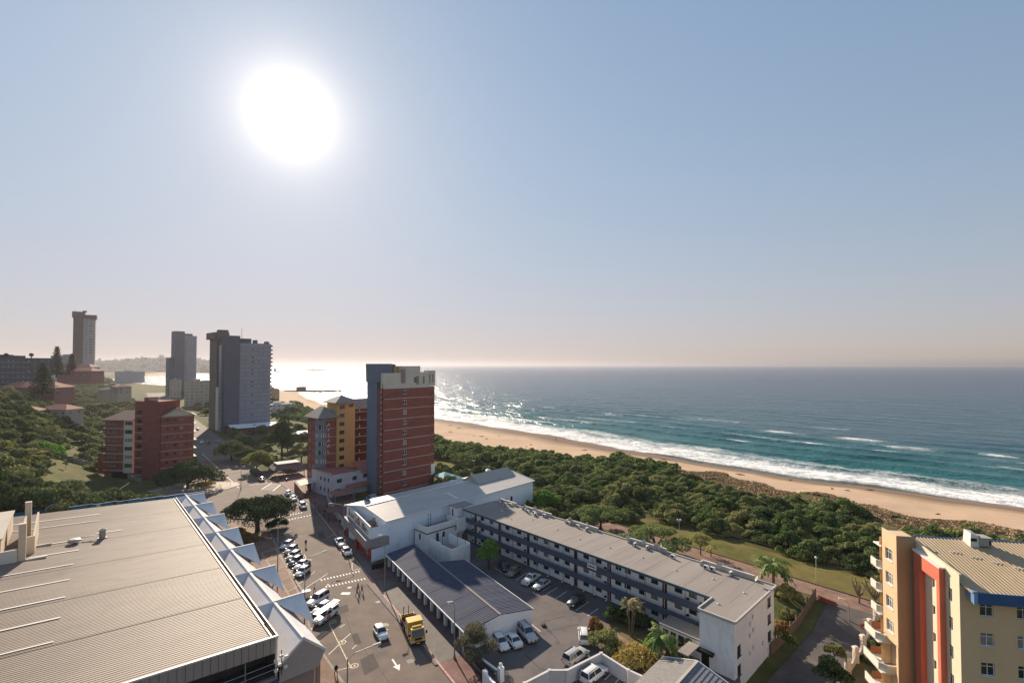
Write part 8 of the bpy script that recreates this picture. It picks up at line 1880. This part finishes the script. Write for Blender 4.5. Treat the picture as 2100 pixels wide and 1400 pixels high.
# screen wall and banners before the named flats
c = G(604, 1003); sw_ = thing('screen_wall', 'low reddish screen wall before the named flats, with awning behind', 'wall', (c.x, c.y, .12), HS_)
for k in range(7): q = MB(); q.box(k*2.4, k*2.4+2.3, -.12, .12, 0, 2.6); q.build('wall_panel', M('screen_brick', (.22,.10,.075), (.27,.13,.10), scale=1), sw_)
q = MB(); q.box(-.1, 16.9, -.18, .18, 2.6, 2.72); q.build('coping', CONC, sw_)
q = MB(); plate(q, [(1, .3, 2.9), (9, .3, 2.9), (9, 5.5, 3.6), (1, 5.5, 3.6)]); q.build('awning', M('awning_cream', (.55,.52,.42)), sw_)
for i, (px, py) in enumerate(((627, 1003), (638, 1012))):
    c = G(px, py); bn = thing('feather_banner', ('white feather banner before the screen wall', 'white and blue feather banner at the bay corner')[i], 'banner', (c.x, c.y, .12), R(40)); q = MB(); q.tube([(0, 0, 0), (0, 0, 3.4), (.5, 0, 3.9)], .03, 5); q.build('pole', BLACKM, bn); q = MB(); q.hexa([(.03, -.01, 1.0), (.6, -.01, 1.6), (.6, .01, 1.6), (.03, .01, 1.0)], [(.03, -.01, 3.4), (.75, -.01, 3.8), (.75, .01, 3.8), (.03, .01, 3.4)]); q.build('cloth', WFRAME if i == 0 else M('banner_blue', (.3,.4,.6)), bn)
for i, (px, py, lab) in enumerate(((682, 1045, 'dark flat awning roof over the pavement before the yard fence'), (662, 1030, 'brown flat awning over the pavement by the lilac block'))):
    c = G(px, py, 2.6); aw = thing('pavement_awning', lab, 'awning', (c.x, c.y, .12), HS_); q = MB(); q.box(-2.6, 2.6, -1.8, 1.8, 2.5, 2.68); q.build('roof', M('awning_brown', (.15,.075,.06)), aw)
    for x in (-2.4, 2.4):
        for y in (-1.6, 1.6): q = MB(); q.box(x-.06, x+.06, y-.06, y+.06, 0, 2.5); q.build('post', BLACKM, aw)
# bench row / planters at the junction, motorcycles
for i, (px, py) in enumerate(((553, 985), (577, 983), (588, 986))):
    c = G(px, py); mc = thing('motorcycle', 'dark motorcycle parked on the corner pavement by the park shelter', 'motorcycle', (c.x, c.y, .12), R(60+i*20), 'motorcycles at the park corner')
    for x in (-.65, .65): q = MB(); q.lathe([(.2, -.05), (.31, -.05), (.31, .05), (.2, .05)], 14); w = q.build('wheel', TYRE, mc, loc=(x, 0, .31)); w.rotation_euler = (R(90), 0, 0)
    q = MB(); q.hexa([(-.5, -.12, .35), (.45, -.12, .35), (.45, .12, .35), (-.5, .12, .35)], [(-.6, -.1, .8), (.3, -.14, .9), (.3, .14, .9), (-.6, .1, .8)]); q.build('body', BLKP, mc); q = MB(); q.tube([(.65, 0, .31), (.4, 0, 1.0)], .04, 6); q.tube([(.4, -.35, 1.05), (.4, .35, 1.05)], .025, 6); q.build('handlebar', GREYM, mc)
# swimming-pool shade sails beyond the brick tower
for i, (px, py) in enumerate(((912, 972), (930, 978), (948, 986))):
    c = G(px, py, 3); sl_ = thing('shade_sail', 'turquoise shade canopy by the pool beyond the brick tower', 'shade canopy', (c.x, c.y, 0), SA, 'pool shade canopies'); q = MB(); A = [(-3, -3, 2.6), (3, -3, 2.6), (3, 3, 2.6), (-3, 3, 2.6)]; T_ = (0, 0, 4.0)
    for a, b_ in zip(A, A[1:]+A[:1]): q.tri(a, b_, T_)
    q.build('canopy', M('turquoise_cloth', (.30,.55,.52)), sl_)
    for x in (-2.9, 2.9): q = MB(); q.tube([(x, -2.9, 0), (x, -2.9, 2.6)], .06, 6); q.tube([(x, 2.9, 0), (x, 2.9, 2.6)], .06, 6); q.build('post', WFRAME, sl_)
# tidal pool wall and rocks on the far point
c = G(650, 802, -5.5); tp = thing('tidal_pool_wall', 'low dark tidal pool wall with a small block hut on the far point', 'sea wall', (c.x, c.y, -6.4), R(10))
q = MB(); q.box(-55, 42, -9, 9, 0, 3.4); q.build('wall', M('dark_sea_concrete', (.10,.075,.06), (.14,.11,.085), scale=.2), tp); q = MB(); q.box(-36, -20, -4, 5, 3.4, 10); q.build('hut', M('dark_sea_concrete', (.10,.075,.06)), tp)
rk = random.Random(8)
for k in range(16):
    x, y = rk.uniform(-70, 75), rk.uniform(-45, -8); s = rk.uniform(2, 6); rkk = thing('shore_rock', 'dark wet rock in the surf by the tidal pool wall', 'rock', (c.x+x, c.y+y, -6.3), rk.uniform(0, 6), 'rocks at the far point'); q = MB(); q.lathe([(s, 0), (s*.9, s*.22), (s*.5, s*.4), (0, s*.45)], 7); o = q.build('stone', M('dark_sea_concrete', (.10,.075,.06)), rkk); o.scale = (1, rk.uniform(.4, .9), 1)
# driftwood and debris on the sand
for k in range(22):
    u = rk.uniform(20, 330); ts_, tv_ = float(t_shore(u)), float(t_veg(u)); t = tv_+(ts_-tv_)*rk.uniform(.25, .8); x, y = xy(u, t); L = rk.uniform(.5, 2.0); dw = thing('driftwood', 'scrap of dark driftwood lying on the beach sand', 'driftwood', (x, y, hz(x, y)), rk.uniform(0, 6.28), 'driftwood on the beach'); q = MB(); q.tube([(-L, 0, .1), (0, .2, .2), (L, -.1, .12)], [.1, .2, .08], 5); q.tube([(0, .1, .2), (.4, .9, .5)], [.1, .04], 5); q.build('log', BARK, dw)
# hillside fences and service road
hf = thing('hillside_fence', 'pale panel fence curving down beside the hillside drive', 'fence', (0, 0, 0), 0)
pts = [GT(8, 880), GT(22, 896), GT(44, 912)]
for a, b_ in zip(pts[:-1], pts[1:]):
    for k in range(6): A = a.lerp(b_, k/6); B = a.lerp(b_, (k+.94)/6); zz = hz(A.x, A.y); q = MB(); q.beam((A.x, A.y, zz+.9), (B.x, B.y, zz+.9), .12, 1.8); q.build('panel', OFFW, hf)
hw2 = thing('garden_wall', 'long grey garden wall stepping down the hillside to the brick flats', 'wall', (0, 0, 0), 0)
pts = [GT(100, 930), GT(150, 948), GT(190, 958), GT(240, 973), GT(290, 990)]
for a, b_ in zip(pts[:-1], pts[1:]):
    for k in range(4): A = a.lerp(b_, k/4); B = a.lerp(b_, (k+.98)/4); zz = hz(A.x, A.y); q = MB(); q.beam((A.x, A.y, zz+.7), (B.x, B.y, zz+.7), .25, 2.0); q.build('wall_panel', M('grey_garden_wall', (.27,.25,.24), (.33,.31,.29), scale=.8), hw2)
